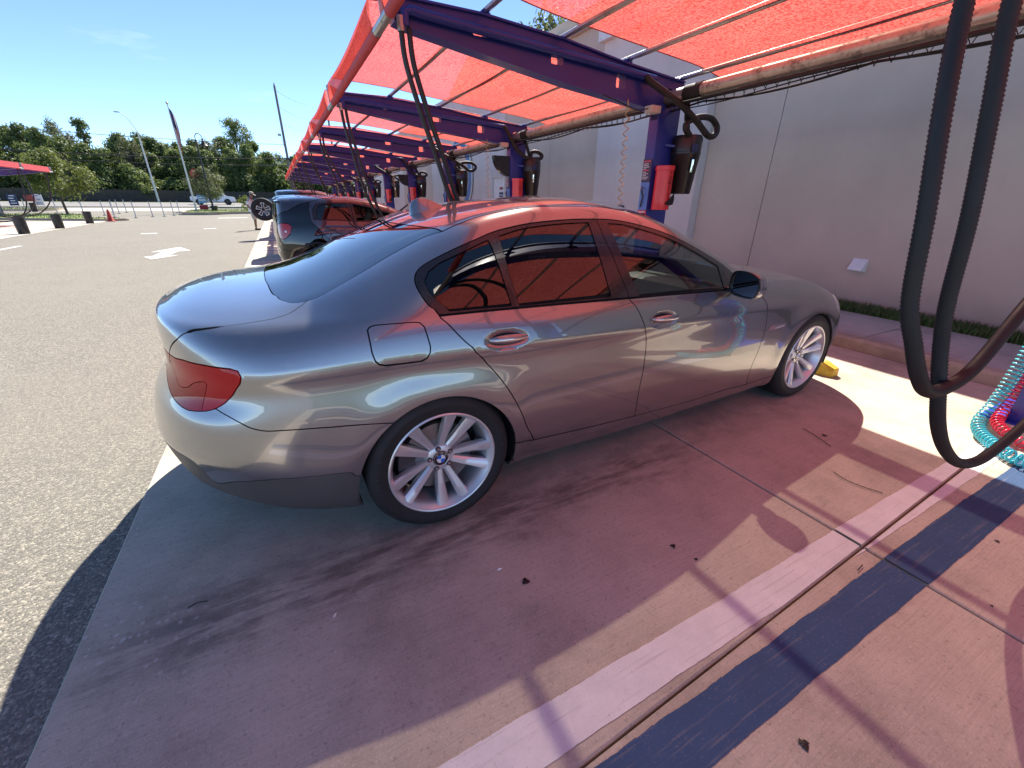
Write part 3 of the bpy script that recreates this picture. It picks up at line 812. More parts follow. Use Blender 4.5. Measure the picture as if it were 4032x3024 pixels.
    if detail:
        for c0 in (195, -15):
            for i, ch in enumerate('BRIDGESTONE'):
                a = R(c0+(i-5)*5.2) if c0 > 90 else R(c0+(i-5)*5.2)
                rr = .2935
                ang = R(c0-(5-i)*-5.2) if False else R(c0)-(i-5)*R(5.4)
                text_obj('tyre_letter', ch, .024, M['tyre_text'], TO_Y @ Matrix.Translation((rr*math.cos(ang), rr*math.sin(ang), .1257)) @ Matrix.Rotation(ang-PI/2, 4, 'Z'), ty)
    return w
make_wheel(sedan, (0, -.800, .337), R(8))
make_wheel(sedan, (2.965, -.795, .337), R(-25))
for x, yy in ((0, .80), (2.965, .795)):
    w2 = make_wheel(sedan, (x, yy, .337), R(30), False); w2.rotation_euler = (0, 0.3, PI)
# wheel housings and underside
for (ax, az, ar) in (ARCH_R, ARCH_F):
    for sg in (-1, 1):
        m = MB(); n = 24; vs = []
        for i in range(n+1):
            a = PI+.22-(PI+.44)*i/n
            for yy in (.925, .60): vs.append((ax+(ar+.006)*math.cos(a), sg*(yy if yy < .9 else .897), az+(ar+.006)*math.sin(a)))
        m.add(vs, [(2*i, 2*i+1, 2*i+3, 2*i+2) for i in range(n)])
        c = len(m.v); m.add([(ax+(ar+.006)*math.cos(PI+.22-(PI+.44)*i/n), sg*.60, az+(ar+.006)*math.sin(PI+.22-(PI+.44)*i/n)) for i in range(n+1)], [tuple(range(n+1))])
        m.build('wheel_housing', M['gap'], sedan)
ub = MB(); ub.box(-.62, 3.5, -.60, .60, .20, .235); ub.box(.42, 2.5, -.80, .80, .19, .23); ub.build('undertray', M['gap'], sedan)
# side glass seals along the belt
# handles: bright strip on a painted grip
for (hx0, hz0, hx1, hz1) in ((.235, .878, .445, .872), (1.215, .852, 1.43, .846)):
    for sg in (-1, 1):
        m = MB(); n = 17; vs = []
        for i in range(n):
            t = i/(n-1); x = hx0+(hx1-hx0)*t; z = hz0+(hz1-hz0)*t; b = math.sin(PI*t)**.5
            wbase = abs(sb.ev_m(*[np.array([q]) for q in S1(x, z+.03)])[0][0][1])
            y0 = wbase+.016*b-.004; hh = .017*b+.002
            for (dy, dz) in ((-.012, -.9), (.006, -1), (.011, -.5), (.012, 0), (.010, .5), (.002, 1), (-.012, .9)):
                vs.append((x, sg*(y0+dy*b), z+dz*hh))
        m.add(vs, [(i*7+j, (i+1)*7+j, (i+1)*7+j+1, i*7+j+1) for i in range(n-1) for j in range(6)])
        h = m.build('door_handle', M['paint'], sedan, 60)
        m = MB(); vs = []
        for i in range(n):
            t = .06+.88*i/(n-1); x = hx0+(hx1-hx0)*t; z = hz0+(hz1-hz0)*t; b = math.sin(PI*t)**.5
            wbase = abs(sb.ev_m(*[np.array([q]) for q in S1(x, z+.03)])[0][0][1]); y0 = wbase+.016*b+.0095*b
            for (dy, dz) in ((-.004, -.0058), (.0012, -.0045), (.0022, 0), (.0012, .0045), (-.004, .0058)): vs.append((x, sg*(y0+dy), z-.002+dz*b))
        m.add(vs, [(i*5+j, (i+1)*5+j, (i+1)*5+j+1, i*5+j+1) for i in range(n-1) for j in range(4)])
        m.build('handle_strip', M['chrome'], h, 60)
# side gill on the front wing
for sg in (-1, 1):
    m = MB(); P0 = [(2.352, .637), (2.40, .668), (2.55, .664), (2.535, .642), (2.43, .636)]
    cy = lambda x, z: sg*(abs(sb.ev_m(*[np.array([q]) for q in S1(x, z)])[0][0][1])+.004)
    vs = [(x, cy(x, z), z) for x, z in P0]+[(x, cy(x, z)-sg*.012, z) for x, z in P0]
    m.add(vs, [(0, 1, 2, 3, 4), (0, 5, 6, 1), (1, 6, 7, 2), (2, 7, 8, 3), (3, 8, 9, 4), (4, 9, 5, 0)])
    g = m.build('wing_gill', M['chrome'], sedan)
    m = MB(); P1 = [(2.40, .652), (2.52, .658), (2.515, .649), (2.42, .644)]
    m.add([(x, cy(x, z)+sg*.002, z) for x, z in P1], [(0, 1, 2, 3)]); m.build('side_repeater', M['lamp_clear'], g)
# door mirrors
def mirror_part(sg):
    out = [(-.5, .05), (-.47, .30), (-.36, .46), (-.1, .5), (.2, .44), (.42, .28), (.5, 0), (.48, -.28), (.40, -.44), (.2, -.5), (-.2, -.47), (-.44, -.34)]
    out = [(p.x, p.y) for p in curve_pts([(a, b, 0) for a, b in out+out[:1]], 4)][:-1]; n = len(out)
    cx, cyy, cz = 1.862, .985, 1.0
    def ring(x, sy, sz, dy=0, dz=0): return [(x, sg*(cyy+dy+a*sy), cz+dz+b*sz) for a, b in out]
    def loft(rings, capl=True):
        vs = [p for r_ in rings for p in r_]; k = len(rings)
        fs = [(i*n+j, i*n+(j+1) % n, (i+1)*n+(j+1) % n, (i+1)*n+j) for i in range(k-1) for j in range(n)]
        if capl: fs.append(tuple(range((k-1)*n, k*n)))
        return vs, fs
    m = MB(); m.add(*loft([ring(1.845, .185, .150), ring(1.872, .190, .155), ring(1.91, .182, .148), ring(1.945, .155, .125), ring(1.965, .11, .09), ring(1.972, .05, .04)])); o = m.build('door_mirror', M['paint'], sedan, 60)
    m = MB(); m.add(*loft([ring(1.848, .186, .151), ring(1.838, .184, .149), ring(1.838, .168, .134), ring(1.852, .165, .131)], False)); m.build('mirror_bezel', M['trim'], o, 40)
    m = MB(); rr = ring(1.850, .166, .132); m.add(rr, [tuple(range(n))]); m.build('mirror_glass', M['mirror'], o)
    m = MB(); m.bbox(1.86, 1.96, *(sorted((sg*.84, sg*.93))), .935, .965, .012); m.build('mirror_arm', M['trim'], o, 40)
M['mirror'] = plain('mirror_silver', (.16, .16, .17), .03, 1.0, var=.01)
mirror_part(-1); mirror_part(1)
# roof fin
m = MB(); vs = []; st = [(.205, .0, .006), (.212, .046, .030), (.225, .066, .036), (.26, .072, .036), (.30, .060, .032), (.34, .040, .024), (.38, .016, .014), (.405, .002, .004)]
for (x, h, w) in st:
    zb = sb.ev_m(*[np.array([q]) for q in T1(x, .005)])[0][0][2]-.004
    for (a, b) in ((-1, 0), (-.8, .25), (-.45, .7), (-.16, 1), (.16, 1), (.45, .7), (.8, .25), (1, 0)): vs.append((x, a*w, zb+b*(h+.004)))
m.add(vs, [(i*8+j, (i+1)*8+j, (i+1)*8+j+1, i*8+j+1) for i in range(len(st)-1) for j in range(7)]+[tuple(range(8)), tuple(range(len(vs)-8, len(vs)))])
m.build('roof_antenna', M['paint'], sedan, 50)
# black seal along the top of the rear screen, exhausts, plate
m = MB()
for yy in (-.52, .52): m = MB(); m.lathe([(.038, 0), (.042, .02), (.042, .14), (.036, .14), (.034, .02)], 20, Matrix.Translation((-.84, yy, .345)) @ Matrix.Rotation(-PI/2+.05, 4, 'Y') @ Matrix.Translation((0, 0, -.05))); m.build('exhaust_tip', M['chrome'], sedan, 40)

_px = float(sb.ev_m(*[np.array([q]) for q in sb.rear([(.16, .84)])[0]])[0][0][0]); m = MB(); m.bbox(_px-.006, _px+.006, -.155, .155, .78, .88, .003); m.build('number_plate', M['white_paint'], sedan, 40)
# cabin
cab = MB()
def seat(m, x, y, wd):
    m.bbox(x-.05, x+.50, y-wd/2, y+wd/2, .36, .55, .05)
    m.bbox(-.09, .09, -wd/2, wd/2, 0, .62, .05, Matrix.Translation((x-.05, y, .52)) @ Matrix.Rotation(-.38, 4, 'Y'))
    m.bbox(-.05, .05, -.13, .13, .62, .80, .04, Matrix.Translation((x-.05, y, .52)) @ Matrix.Rotation(-.33, 4, 'Y'))
for (x, y, wd, nm) in ((1.25, .37, .52, 'driver_seat'), (1.25, -.37, .52, 'passenger_seat')):
    m = MB(); seat(m, x, y, wd); m.build(nm, M['seat'], sedan, 40)
m = MB(); m.bbox(.22, .78, -.66, .66, .34, .52, .06); m.bbox(-.09, .09, -.66, .66, 0, .66, .06, Matrix.Translation((.22, 0, .48)) @ Matrix.Rotation(-.45, 4, 'Y'))
for y in (-.36, .36): m.bbox(-.05, .05, -.12, .12, .6, .76, .04, Matrix.Translation((.22, y, .48)) @ Matrix.Rotation(-.42, 4, 'Y'))
m.build('rear_bench', M['seat'], sedan, 40)
m = MB(); m.bbox(1.95, 2.35, -.74, .74, .60, .90, .06); m.bbox(1.2, 2.0, -.12, .12, .3, .58, .03); m.build('dashboard', M['dash'], sedan, 40)
m = MB(); a = Matrix.Translation((1.78, .37, .83)) @ Matrix.Rotation(-1.2, 4, 'Y')
m.tube([tuple(a @ Vector((.185*math.cos(t), .185*math.sin(t), 0))) for t in np.linspace(0, 2*PI, 33)[:-1]], .016, 8, closed=True)
m.tube([tuple(a @ Vector((.18, 0, 0))), tuple(a @ Vector((-.18, 0, 0)))], .02, 6); m.tube([tuple(a @ Vector((0, 0, 0))), tuple(a @ Vector((0, 0, -.3)))], .03, 6)
m.build('steering_wheel', M['dash'], sedan, 40)
m = MB(); m.bbox(-.52, -.02, -.70, .70, .93, .96, .01); m.build('parcel_shelf', M['dash'], sedan, 40)
m = MB(); m.box(-.87, -.30, -.62, .62, .56, .59); m.build('boot_floor', M['dash'], sedan)  # unseen; added to stop sun passing through the boot onto the ground
m = MB(); m.box(-.45, 2.3, -.72, .72, .30, .33); m.box(.3, 2.2, -.80, -.76, .3, .93); m.box(.3, 2.2, .76, .80, .3, .93); m.build('cabin_floor', M['dash'], sedan)
m = MB(); m.bbox(1.72, 1.76, -.10, .10, 1.22, 1.28, .012); m.tube([(1.75, 0, 1.28), (1.80, 0, 1.31)], .01, 6); m.build('inner_mirror', M['trim'], sedan, 40)
# ------------------------------------------------------------------ ground
PITCH = 3.66; Y0 = -1.90                     # bays: one arch every 3.66 m (12 ft)
NB0, NB1 = -1, 10
def gz(y): return min(max((y-48)*0.018, 0.0), 1.1)
def mat_asphalt():
    n = NT('asphalt'); o = n.pos()
    stone = n.voro(o, 125.0, 1); s = n.xyz(stone)
    fine = n.noise(o, 240.0, 3, 0.7); big = n.noise(o, 0.35, 5, 0.6); mid = n.noise(o, 2.5, 4, 0.6)
    c = n.ramp(s[0], [(0.0, (.13, .121, .102)), (.45, (.205, .188, .155)), (.8, (.31, .28, .225)), (1.0, (.50, .455, .365))])
    c = n.mix(n.ss(fine, .35, .7), n.mix(.45, c, (.10, .094, .084)), c)
    c = n.mix(n.math('MULTIPLY', n.ss(big, .4, .7), .35), c, (.25, .23, .185))
    c = n.mix(n.math('MULTIPLY', n.ss(mid, .5, .75), .20), c, (.13, .12, .105))
    h = n.math('ADD', n.math('MULTIPLY', n.voro(o, 125.0, 0), -1.0), n.math('MULTIPLY', fine, .5))
    n.set(col=c, rough=.85, spec=.35, normal=n.bump(h, .55, .006)); return n.mat
def mat_concrete(name, base, stains=True, broom=True):
    n = NT(name); o = n.pos(); x, y, z = n.xyz(o)
    br = n.noise(n.mapv(o, (3.0, 130, 1)), 1.0, 4, .7); br2 = n.noise(n.mapv(o, (9, 300, 1)), 1.0, 3, .6)
    blot = n.noise(o, 1.6, 8, .68); blot2 = n.noise(o, 7.5, 7, .66); gr = n.noise(o, 150.0, 3, .7)
    d = tuple(c*.62 for c in base); l = tuple(min(1, c*1.18) for c in base)
    c = n.ramp(blot, [(.28, d), (.5, base), (.72, l)])
    c = n.mix(n.math('MULTIPLY', n.ss(blot2, .45, .72), .28), c, tuple(k*.72 for k in base))
    if broom:
        c = n.mix(n.math('MULTIPLY', n.ss(br, .30, .56, 1, 0), .22), c, tuple(k*.45 for k in base))
        c = n.mix(n.math('MULTIPLY', n.ss(br2, .32, .5, 1, 0), .25), c, tuple(k*.5 for k in base))
    c = n.mix(n.math('MULTIPLY', n.ss(gr, .54, .68), .45), c, tuple(min(.9, k*1.5) for k in base))
    pit = n.noise(o, 62.0, 5, .75); c = n.mix(n.math('MULTIPLY', n.ss(pit, .54, .68), .62), c, tuple(k*.42 for k in base))
    rough = n.ss(gr, .2, .8, .78, .95)
    if stains:
        # drip marks and tyre dirt along the parked car (worn-in, own shape)
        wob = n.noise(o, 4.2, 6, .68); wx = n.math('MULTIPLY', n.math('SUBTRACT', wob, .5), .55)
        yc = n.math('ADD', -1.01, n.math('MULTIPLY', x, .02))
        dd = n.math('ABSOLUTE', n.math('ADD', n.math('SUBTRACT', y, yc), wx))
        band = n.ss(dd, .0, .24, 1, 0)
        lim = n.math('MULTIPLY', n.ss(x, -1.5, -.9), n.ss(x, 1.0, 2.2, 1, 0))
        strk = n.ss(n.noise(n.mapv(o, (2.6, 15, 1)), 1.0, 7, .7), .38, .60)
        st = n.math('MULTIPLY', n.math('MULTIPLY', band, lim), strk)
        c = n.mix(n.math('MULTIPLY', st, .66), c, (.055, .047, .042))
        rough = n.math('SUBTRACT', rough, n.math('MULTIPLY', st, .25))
        # faint tyre paths into each bay
        yy = n.math('MODULO', n.math('ADD', y, 200*PITCH-Y0), PITCH)
        tp = n.math('MAXIMUM', n.ss(n.math('ABSOLUTE', n.math('SUBTRACT', yy, 1.05)), .0, .28, 1, 0), n.ss(n.math('ABSOLUTE', n.math('SUBTRACT', yy, 2.55)), .0, .28, 1, 0))
        c = n.mix(n.math('MULTIPLY', n.math('MULTIPLY', tp, n.ss(blot2, .3, .6)), .22), c, (.10, .085, .075))
        # exposed stone near the open edge
        ag = n.xyz(n.voro(o, 42.0, 1))[0]; dist = n.voro(o, 42.0, 0)
        ed = n.math('MULTIPLY', n.ss(x, -1.35, -.65, 1, 0), n.ss(n.noise(o, 2.6, 4), .42, .62))
        sp = n.math('MULTIPLY', n.math('MULTIPLY', n.ss(ag, .72, .78), n.ss(dist, .28, .36, 1, 0)), ed)
        c = n.mix(n.math('MULTIPLY', sp, .8), c, (.58, .56, .50))
    h = n.math('ADD', n.math('MULTIPLY', br, 1.0), n.math('MULTIPLY', gr, .35))
    n.set(col=c, rough=rough, spec=.3, normal=n.bump(h, .35 if broom else .2, .004)); return n.mat
def mat_marking(name, col, wear=.35, under=(.36, .31, .25)):
    n = NT(name); o = n.pos()
    w1 = n.noise(n.mapv(o, (2, 70, 1)), 1.0, 4, .7); w2 = n.noise(o, 6.0, 6, .7); w3 = n.noise(o, 120, 3, .7)
    k = n.math('ADD', n.math('MULTIPLY', n.ss(w1, .33, .45, 1, 0), .55), n.math('MULTIPLY', n.ss(w3, .60, .68), .55), clamp=True)
    k = n.math('MULTIPLY', k, n.ss(w2, .28, .62, .2, 1.0))
    c = n.mix(n.math('MULTIPLY', k, wear*2, clamp=True), n.mix(n.ss(w2, .3, .7), tuple(q*.86 for q in col), col), under)
    n.set(col=c, rough=.72, spec=.3, normal=n.bump(n.math('ADD', w1, n.math('MULTIPLY', w3, .3)), .3, .003)); return n.mat
M['asphalt'] = mat_asphalt()
M['concrete'] = mat_concrete('pad_concrete', (.53, .465, .37))
M['kerb'] = mat_concrete('kerb_concrete', (.40, .34, .265), False, False)
M['walk'] = mat_concrete('sidewalk_concrete', (.42, .40, .37), False, True)
M['white_line'] = mat_marking('white_line_paint', (.78, .76, .74))
M['blue_line'] = mat_marking('blue_line_paint', (.040, .088, .19), .25)
M['joint'] = plain('joint_dirt', (.004, .004, .004), .95)
M['soil'] = plain('bare_soil', (.10, .075, .05), .95, var=.4, scale=20)
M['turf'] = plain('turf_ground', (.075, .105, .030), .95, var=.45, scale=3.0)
M['blade'] = plain('grass_blade', (.07, .13, .025), .6, var=.4, scale=4)
M['blade_shade'] = plain('grass_blade_dark', (.07, .13, .03), .6, var=.4, scale=4)

# the whole ground, one sheet to the horizon
ysamp = [-400, -60, 0, 48]+[48+i*4 for i in range(1, 17)]+[200, 400, 1200]
m = MB(); xs_ = [-1200, -200, -60, 0, 60, 200, 1200]
m.add([(x, y, gz(y)-.06) for y in ysamp for x in xs_], [(j*7+i, j*7+i+1, (j+1)*7+i+1, (j+1)*7+i) for j in range(len(ysamp)-1) for i in range(6)])
tag(m.build('ground', M['turf']), kind='structure')
m = MB(); ys2 = [-60, 0, 44]
m.add([(x, y, -.014) for y in ys2 for x in (-70, -1.25)], [(0, 1, 3, 2), (2, 3, 5, 4)])
m.add([(x, y, gz(y)-.014) for y in (44, 48, 52, 56, 60, 64) for x in (-70, 40)], [(2*i, 2*i+1, 2*i+3, 2*i+2) for i in range(5)])
tag(m.build('parking_lot', M['asphalt']), kind='structure')
# concrete pad in slabs
pad = tag(empty('concrete_pad'), kind='structure')
JS = .0385                                             # the long joints run slightly askew
def jy(n_, x): return -1.992+JS*x+PITCH*(n_)
XE = [(-1.325, 1.644), (1.656, 4.765)]
def slab_mesh(x0, x1, n_):
    g = .0038; m = MB(); q = []
    edge = [(x0, jy(n_, x0)+g), (x1, jy(n_, x1)+g), (x1, jy(n_+1, x1)-g), (x0, jy(n_+1, x0)-g)]
    b = .006
    cx = (x0+x1)/2; cy = sum(e[1] for e in edge)/4
    inn = [(e[0]+(b if e[0] < cx else -b), e[1]+(b if e[1] < cy else -b)) for e in edge]
    vs = [(e[0], e[1], -.10) for e in edge]+[(e[0], e[1], -.006) for e in edge]+[(e[0], e[1], 0) for e in inn]
    m.add(vs, [(0, 1, 5, 4), (1, 2, 6, 5), (2, 3, 7, 6), (3, 0, 4, 7), (4, 5, 9, 8), (5, 6, 10, 9), (6, 7, 11, 10), (7, 4, 8, 11), (8, 9, 10, 11)])
    return m
for n_ in range(NB0-1, NB1+2):
    for (x0, x1) in XE:
        if n_ == NB0-1 and False: continue
        slab_mesh(x0 - (.0 if x0 > 0 else 0), x1, n_).build('slab', M['concrete'], pad)
m = MB(); m.box(-1.32, 4.765, jy(NB0-1, 0), jy(NB1+2, 0), -.06, -.045); m.build('joint_bed', M['joint'], pad)
# painted bay lines, ragged at the edges, split where the joint runs through
def stripe(x0, x1, ya, yb, name, mat, n_):
    m = MB(); k = 140
    for i in range(k):
        xa = x0+(x1-x0)*i/k; xb = x0+(x1-x0)*(i+1)/k
        def e(y, s, x):
            return y+s*(.0030*math.sin(x*2.1+n_)+.0012*math.sin(x*17+2*n_)+random.uniform(-.0012, .0012))
        def clipseg(a, b, side):
            pass
        la, lb = e(ya, 1, xa), e(ya, 1, xb); ha, hb = e(yb, -1.3, xa), e(yb, -1.3, xb)
        ja, jb = jy(n_, xa), jy(n_, xb); g = .009
        for s_ in (0, 1):     # below / above the joint
            if s_ == 0: a0, b0, a1, b1 = la, lb, min(ha, ja-g), min(hb, jb-g)
            else: a0, b0, a1, b1 = max(la, ja+g), max(lb, jb+g), ha, hb
            if a1-a0 < .002 or b1-b0 < .002: continue
            for xg0, xg1 in (((xa, xb),) if not (xa < 1.65 < xb) else ((xa, 1.641), (1.659, xb))):
                m.add([(xg0, a0, .0022), (xg1, b0, .0022), (xg1, b1, .0022), (xg0, a1, .0022)], [(0, 1, 2, 3)])
    return m.build(name, mat, pad)
for n_ in range(NB0, NB1+1):
    yb = PITCH*n_
    stripe(-1.20, 3.50, -1.945+yb, -1.810+yb, 'white_stripe', M['white_line'], n_)
    stripe(-1.20, 3.50, -2.160+yb, -2.008+yb, 'blue_stripe', M['blue_line'], n_)
# oil spots, twigs on the pad
M['oil'] = plain('dried_oil', (.010, .009, .009), .55, var=.3)
def blot(x, y, r_, name='oil_spot', mat=None, sx=1.0):
    m = MB(); k = 18; ph = random.random()*9
    rr = [r_*(1+.25*math.sin(3*a+ph)+.18*math.sin(7*a+2*ph)+random.uniform(-.12, .12)) for a in np.linspace(0, 2*PI, k, endpoint=False)]
    vs = [(x+rr[i]*sx*math.cos(2*PI*i/k), y+rr[i]*math.sin(2*PI*i/k), .0035) for i in range(k)]+[(x, y, .006)]
    m.add(vs, [(i, (i+1) % k, k) for i in range(k)]); return m.build(name, mat or M['oil'], pad)
for (x, y, r_) in ((.88, -1.53, .011), (.91, -1.63, .007), (.63, -2.245, .014), (2.25, -2.2, .008), (2.56, -1.29, .014), (.19, -1.39, .015), (1.75, -2.32, .005)): blot(x, y, r_)
M['twig'] = plain('dry_twig', (.035, .025, .018), .8)
for pts in ([(2.15, -1.55, .008), (2.13, -1.62, .009), (2.14, -1.69, .008), (2.18, -1.78, .007)], [(2.52, -1.17, .007), (2.49, -1.27, .008), (2.44, -1.39, .007)], [(-1.01, -.915, .008), (-.98, -.905, .010), (-.945, -.912, .008)], [(1.47, -1.99, .008), (1.52, -1.985, .009)]):
    m = MB(); m.tube([tuple(v) for v in curve_pts(pts, 5)], .0021, 5); m.build('twig', M['twig'], pad)
for (x, y) in ((.06, -2.30), (.12, -1.29), (-.52, -1.2), (.5, -2.36)):
    m = MB(); a = random.random()*3; m.add([(x+.015*math.cos(a), y+.015*math.sin(a), .007), (x-.004*math.sin(a), y+.004*math.cos(a), .010), (x-.013*math.cos(a), y-.013*math.sin(a), .006), (x+.003*math.sin(a), y-.003*math.cos(a), .004)], [(0, 1, 2, 3)]); m.build('paper_scrap', M['white_paint'], pad)
# kerb, sidewalk, grass strip by the wall
YA, YB = -9.0, 46.0
walk = tag(empty('sidewalk'), kind='structure')
m = MB()
prof = [(4.775, -.05), (4.772, .095), (4.745+.05, .118), (4.80, .122), (4.93, .122), (4.93, -.05)]
m.add([(p[0], y, p[1]) for y in (YA, YB) for p in prof], [(i, i+1, i+7, i+6) for i in range(5)])
m.build('kerb', M['kerb'], walk)
for i in range(-3, 16):
    ya = -.414+3.0*i; yb = ya+3.0
    m = MB(); m.bbox(4.936, 6.10, ya+.006, yb-.006, -.05, .120, .008); m.build('walk_slab', M['walk'], walk, 30)
m = MB(); m.box(4.94, 6.09, YA, YB, .06, .085); m.build('joint_bed', M['joint'], walk)
m = MB(); m.grid(40, 4, lambda u, v: (6.104+.55*v, YA+(YB-YA)*u, .10+.03*math.sin(u*70)*v)); tag(m.build('planting_strip', M['soil']), kind='structure')
def grass(name, n, fn, h, mat, w=.006):
    vs = []; fs = []
    for i in range(n):
        x, y, z = fn(); a = random.random()*2*PI; hh = h*random.uniform(.5, 1.25); lean = random.uniform(0, .7)*hh; b = random.random()*2*PI
        dx, dy = w*math.cos(a), w*math.sin(a); lx, ly = lean*math.cos(b), lean*math.sin(b); o = len(vs)
        vs += [(x-dx, y-dy, z), (x+dx, y+dy, z), (x+dx*.6+lx*.4, y+dy*.6+ly*.4, z+hh*.6), (x-dx*.6+lx*.4, y-dy*.6+ly*.4, z+hh*.6), (x+lx, y+ly, z+hh)]
        fs += [(o, o+1, o+2, o+3), (o+3, o+2, o+4)]
    me = bpy.data.meshes.new(name); me.from_pydata(vs, [], fs); me.materials.append(mat)
    return tag(link(name, me), kind='stuff')
g_ = grass('wall_grass', 14000, lambda: (random.uniform(6.09, 6.52), random.uniform(-3.2, 2.6), .10), .10, M['blade_shade'], .007)
tag(g_, 'shaded green grass growing along the foot of the building wall', 'grass')
g_ = grass('strip_grass', 6000, lambda: (random.uniform(6.09, 6.52), random.uniform(2.6, 34), .10), .10, M['blade_shade'], .012)
tag(g_, 'grass running along the wall behind the vacuum posts', 'grass')
# wheel stop
def wheel_stop(y):
    m = MB(); L = 1.7; pr = [(-.085, 0), (-.07, .085), (-.045, .115), (.045, .115), (.07, .085), (.085, 0)]; k = 16; vs = []
    for i in range(k+1):
        t = i/k; yy = -L/2+L*t; e = 1-.35*max(0, abs(2*t-1)-.93)/.07
        for (a, b) in pr: vs.append((a*e+random.uniform(-.003, .003), yy, b*(e if e < 1 else 1)+random.uniform(-.003, .003)*(b > 0)))
    m.add(vs, [(i*6+j, (i+1)*6+j, (i+1)*6+j+1, i*6+j+1) for i in range(k) for j in range(5)]+[tuple(range(6)), tuple(range(k*6+5, k*6-1, -1))])
    return m
n = NT('yellow_chipped_paint'); o = n.obj(); k = n.ss(n.noise(o, 9.0, 6, .7), .56, .62)
n.set(col=n.mix(k, n.ramp(n.noise(o, 25, 4), [(.3, (.62, .36, .02)), (.7, (.78, .50, .04))]), (.42, .36, .26)), rough=.6, normal=n.bump(n.noise(o, 40, 5, .7), .5, .006)); M['yellow'] = n.mat
for i, yy in enumerate((.11, 3.6, 7.2, 10.9, 14.5)):
    w_ = wheel_stop(yy).build('wheel_stop', M['yellow'], None, None, (3.765, yy, .001))
    tag(w_, 'chipped yellow concrete wheel stop '+('at the front tyres of the grey sedan', 'in the empty bay beyond the grey sedan', 'in front of the dark hatchback', 'in front of the dark crossover', 'two bays past the dark hatchback')[i], 'wheel stop', 'yellow wheel stops')
# lot markings
def flat(name, pts, label, mat=None, z=-.009, cat='marking'):
    m = MB(); m.add([(x, y, z) for x, y in pts], [tuple(range(len(pts)))]); o_ = m.build(name, mat or M['white_line_lot']); tag(o_, label, cat); return o_
M['white_line_lot'] = mat_marking('lot_white_paint', (.80, .79, .75), .18, (.12, .11, .10))
flat('arrow_marking', [(-3.50, 11.55), (-3.05, 12.3), (-3.28, 12.36), (-3.22, 13.45), (-2.94, 13.5), (-3.40, 14.8), (-3.88, 13.45), (-3.60, 13.42), (-3.62, 12.3), (-3.78, 12.2)], 'white two-headed arrow painted on the asphalt')
flat('lane_dash', [(-5.85, 21.8), (-5.32, 22.0), (-5.32, 22.35), (-5.85, 22.15)], 'short white dash painted past the white arrow')
flat('lane_dash', [(-3.95, 25.0), (-3.41, 25.05), (-3.41, 25.45), (-3.95, 25.4)], 'short white dash painted on the asphalt by the standing man')
flat('stop_line', [(-4.7, 39.6), (-2.7, 40.3), (-2.7, 41.0), (-4.7, 40.3)], 'long white line painted across the lot before the grass island')
flat('bay_line', [(-7.95, 12.0), (-7.75, 12.0), (-7.78, 17.0), (-7.90, 17.0)], 'white line painted on the asphalt by the opposite vacuum bays')
# ------------------------------------------------------------------ the car wash building
def mat_stucco(name, base):
    n = NT(name); o = n.pos(); big = n.noise(n.mapv(o, (1, .5, .35)), 1.2, 5, .6); fi = n.noise(o, 130, 3, .6); mid = n.noise(o, 7, 5, .6)
    c = n.ramp(big, [(.3, tuple(k*.86 for k in base)), (.7, tuple(min(1, k*1.08) for k in base))])
    c = n.mix(n.math('MULTIPLY', n.ss(mid, .5, .75), .10), c, tuple(k*.7 for k in base))
    c = n.mix(n.math('MULTIPLY', n.ss(fi, .35, .65), .14), c, tuple(k*.72 for k in base))
    z = n.xyz(o)[2]
    dirt = n.math('MULTIPLY', n.ss(n.math('ADD', z, n.math('MULTIPLY', n.noise(o, 3.5, 5), .5)), .25, .85, 1, 0), .35)
    c = n.mix(dirt, c, (.17, .12, .085))
    n.set(col=c, rough=.9, spec=.25, normal=n.bump(n.math('ADD', fi, n.math('MULTIPLY', mid, .5)), .35, .004)); return n.mat
M['stucco'] = mat_stucco('tan_stucco', (.61, .52, .425)); M['stucco_light'] = mat_stucco('pale_stucco', (.68, .64, .60)); M['stucco_cream'] = mat_stucco('cream_stucco', (.58, .51, .43))
M['band_red'] = plain('red_wall_band', (.5, .05, .06), .7); M['band_blue'] = plain('blue_wall_band', (.05, .16, .45), .7)
bl = tag(empty('wash_building', (0, 0, 0)), 'long tan stucco building with joints, cornices and a white door behind the vacuum row', 'building')
segs = [(-9.0, 2.194, 6.60, 4.62, 'stucco'), (2.206, 3.44, 6.60, 4.62, 'stucco'), (3.45, 6.42, 6.42, 4.55, 'stucco_light'), (6.43, 8.714, 6.60, 5.02, 'stucco'), (8.726, 11.50, 6.60, 5.02, 'stucco'),
        (12.62, 14.6, 6.60, 5.02, 'stucco_light'), (14.61, 19.4, 6.60, 5.3, 'stucco_light'), (19.41, 25.0, 6.60, 5.0, 'stucco'), (25.01, 33.0, 6.60, 5.0, 'stucco_light'), (33.01, 41.0, 6.6, 5.0, 'stucco')]
for (ya, yb, x, h, mt) in segs:
    m = MB(); m.box(x, 7.2, ya, yb, 0, h); m.build('wall_panel', M[mt], bl)
m = MB(); m.box(6.60, 7.2, 11.51, 12.61, 2.25, 5.02); m.build('wall_panel', M['stucco_light'], bl)
m = MB(); m.box(6.80, 14, -9.0, 41.0, 0, 4.3); m.build('building_core', M['gap'], bl)
m = MB(); m.box(6.3, 6.64, 3.46, 6.50, 4.552, 4.80); m.build('cornice', M['white_paint'], bl)
m = MB(); m.box(6.5, 6.8, 6.55, 11.0, 5.022, 5.20); m.build('cornice', M['stucco_cream'], bl)
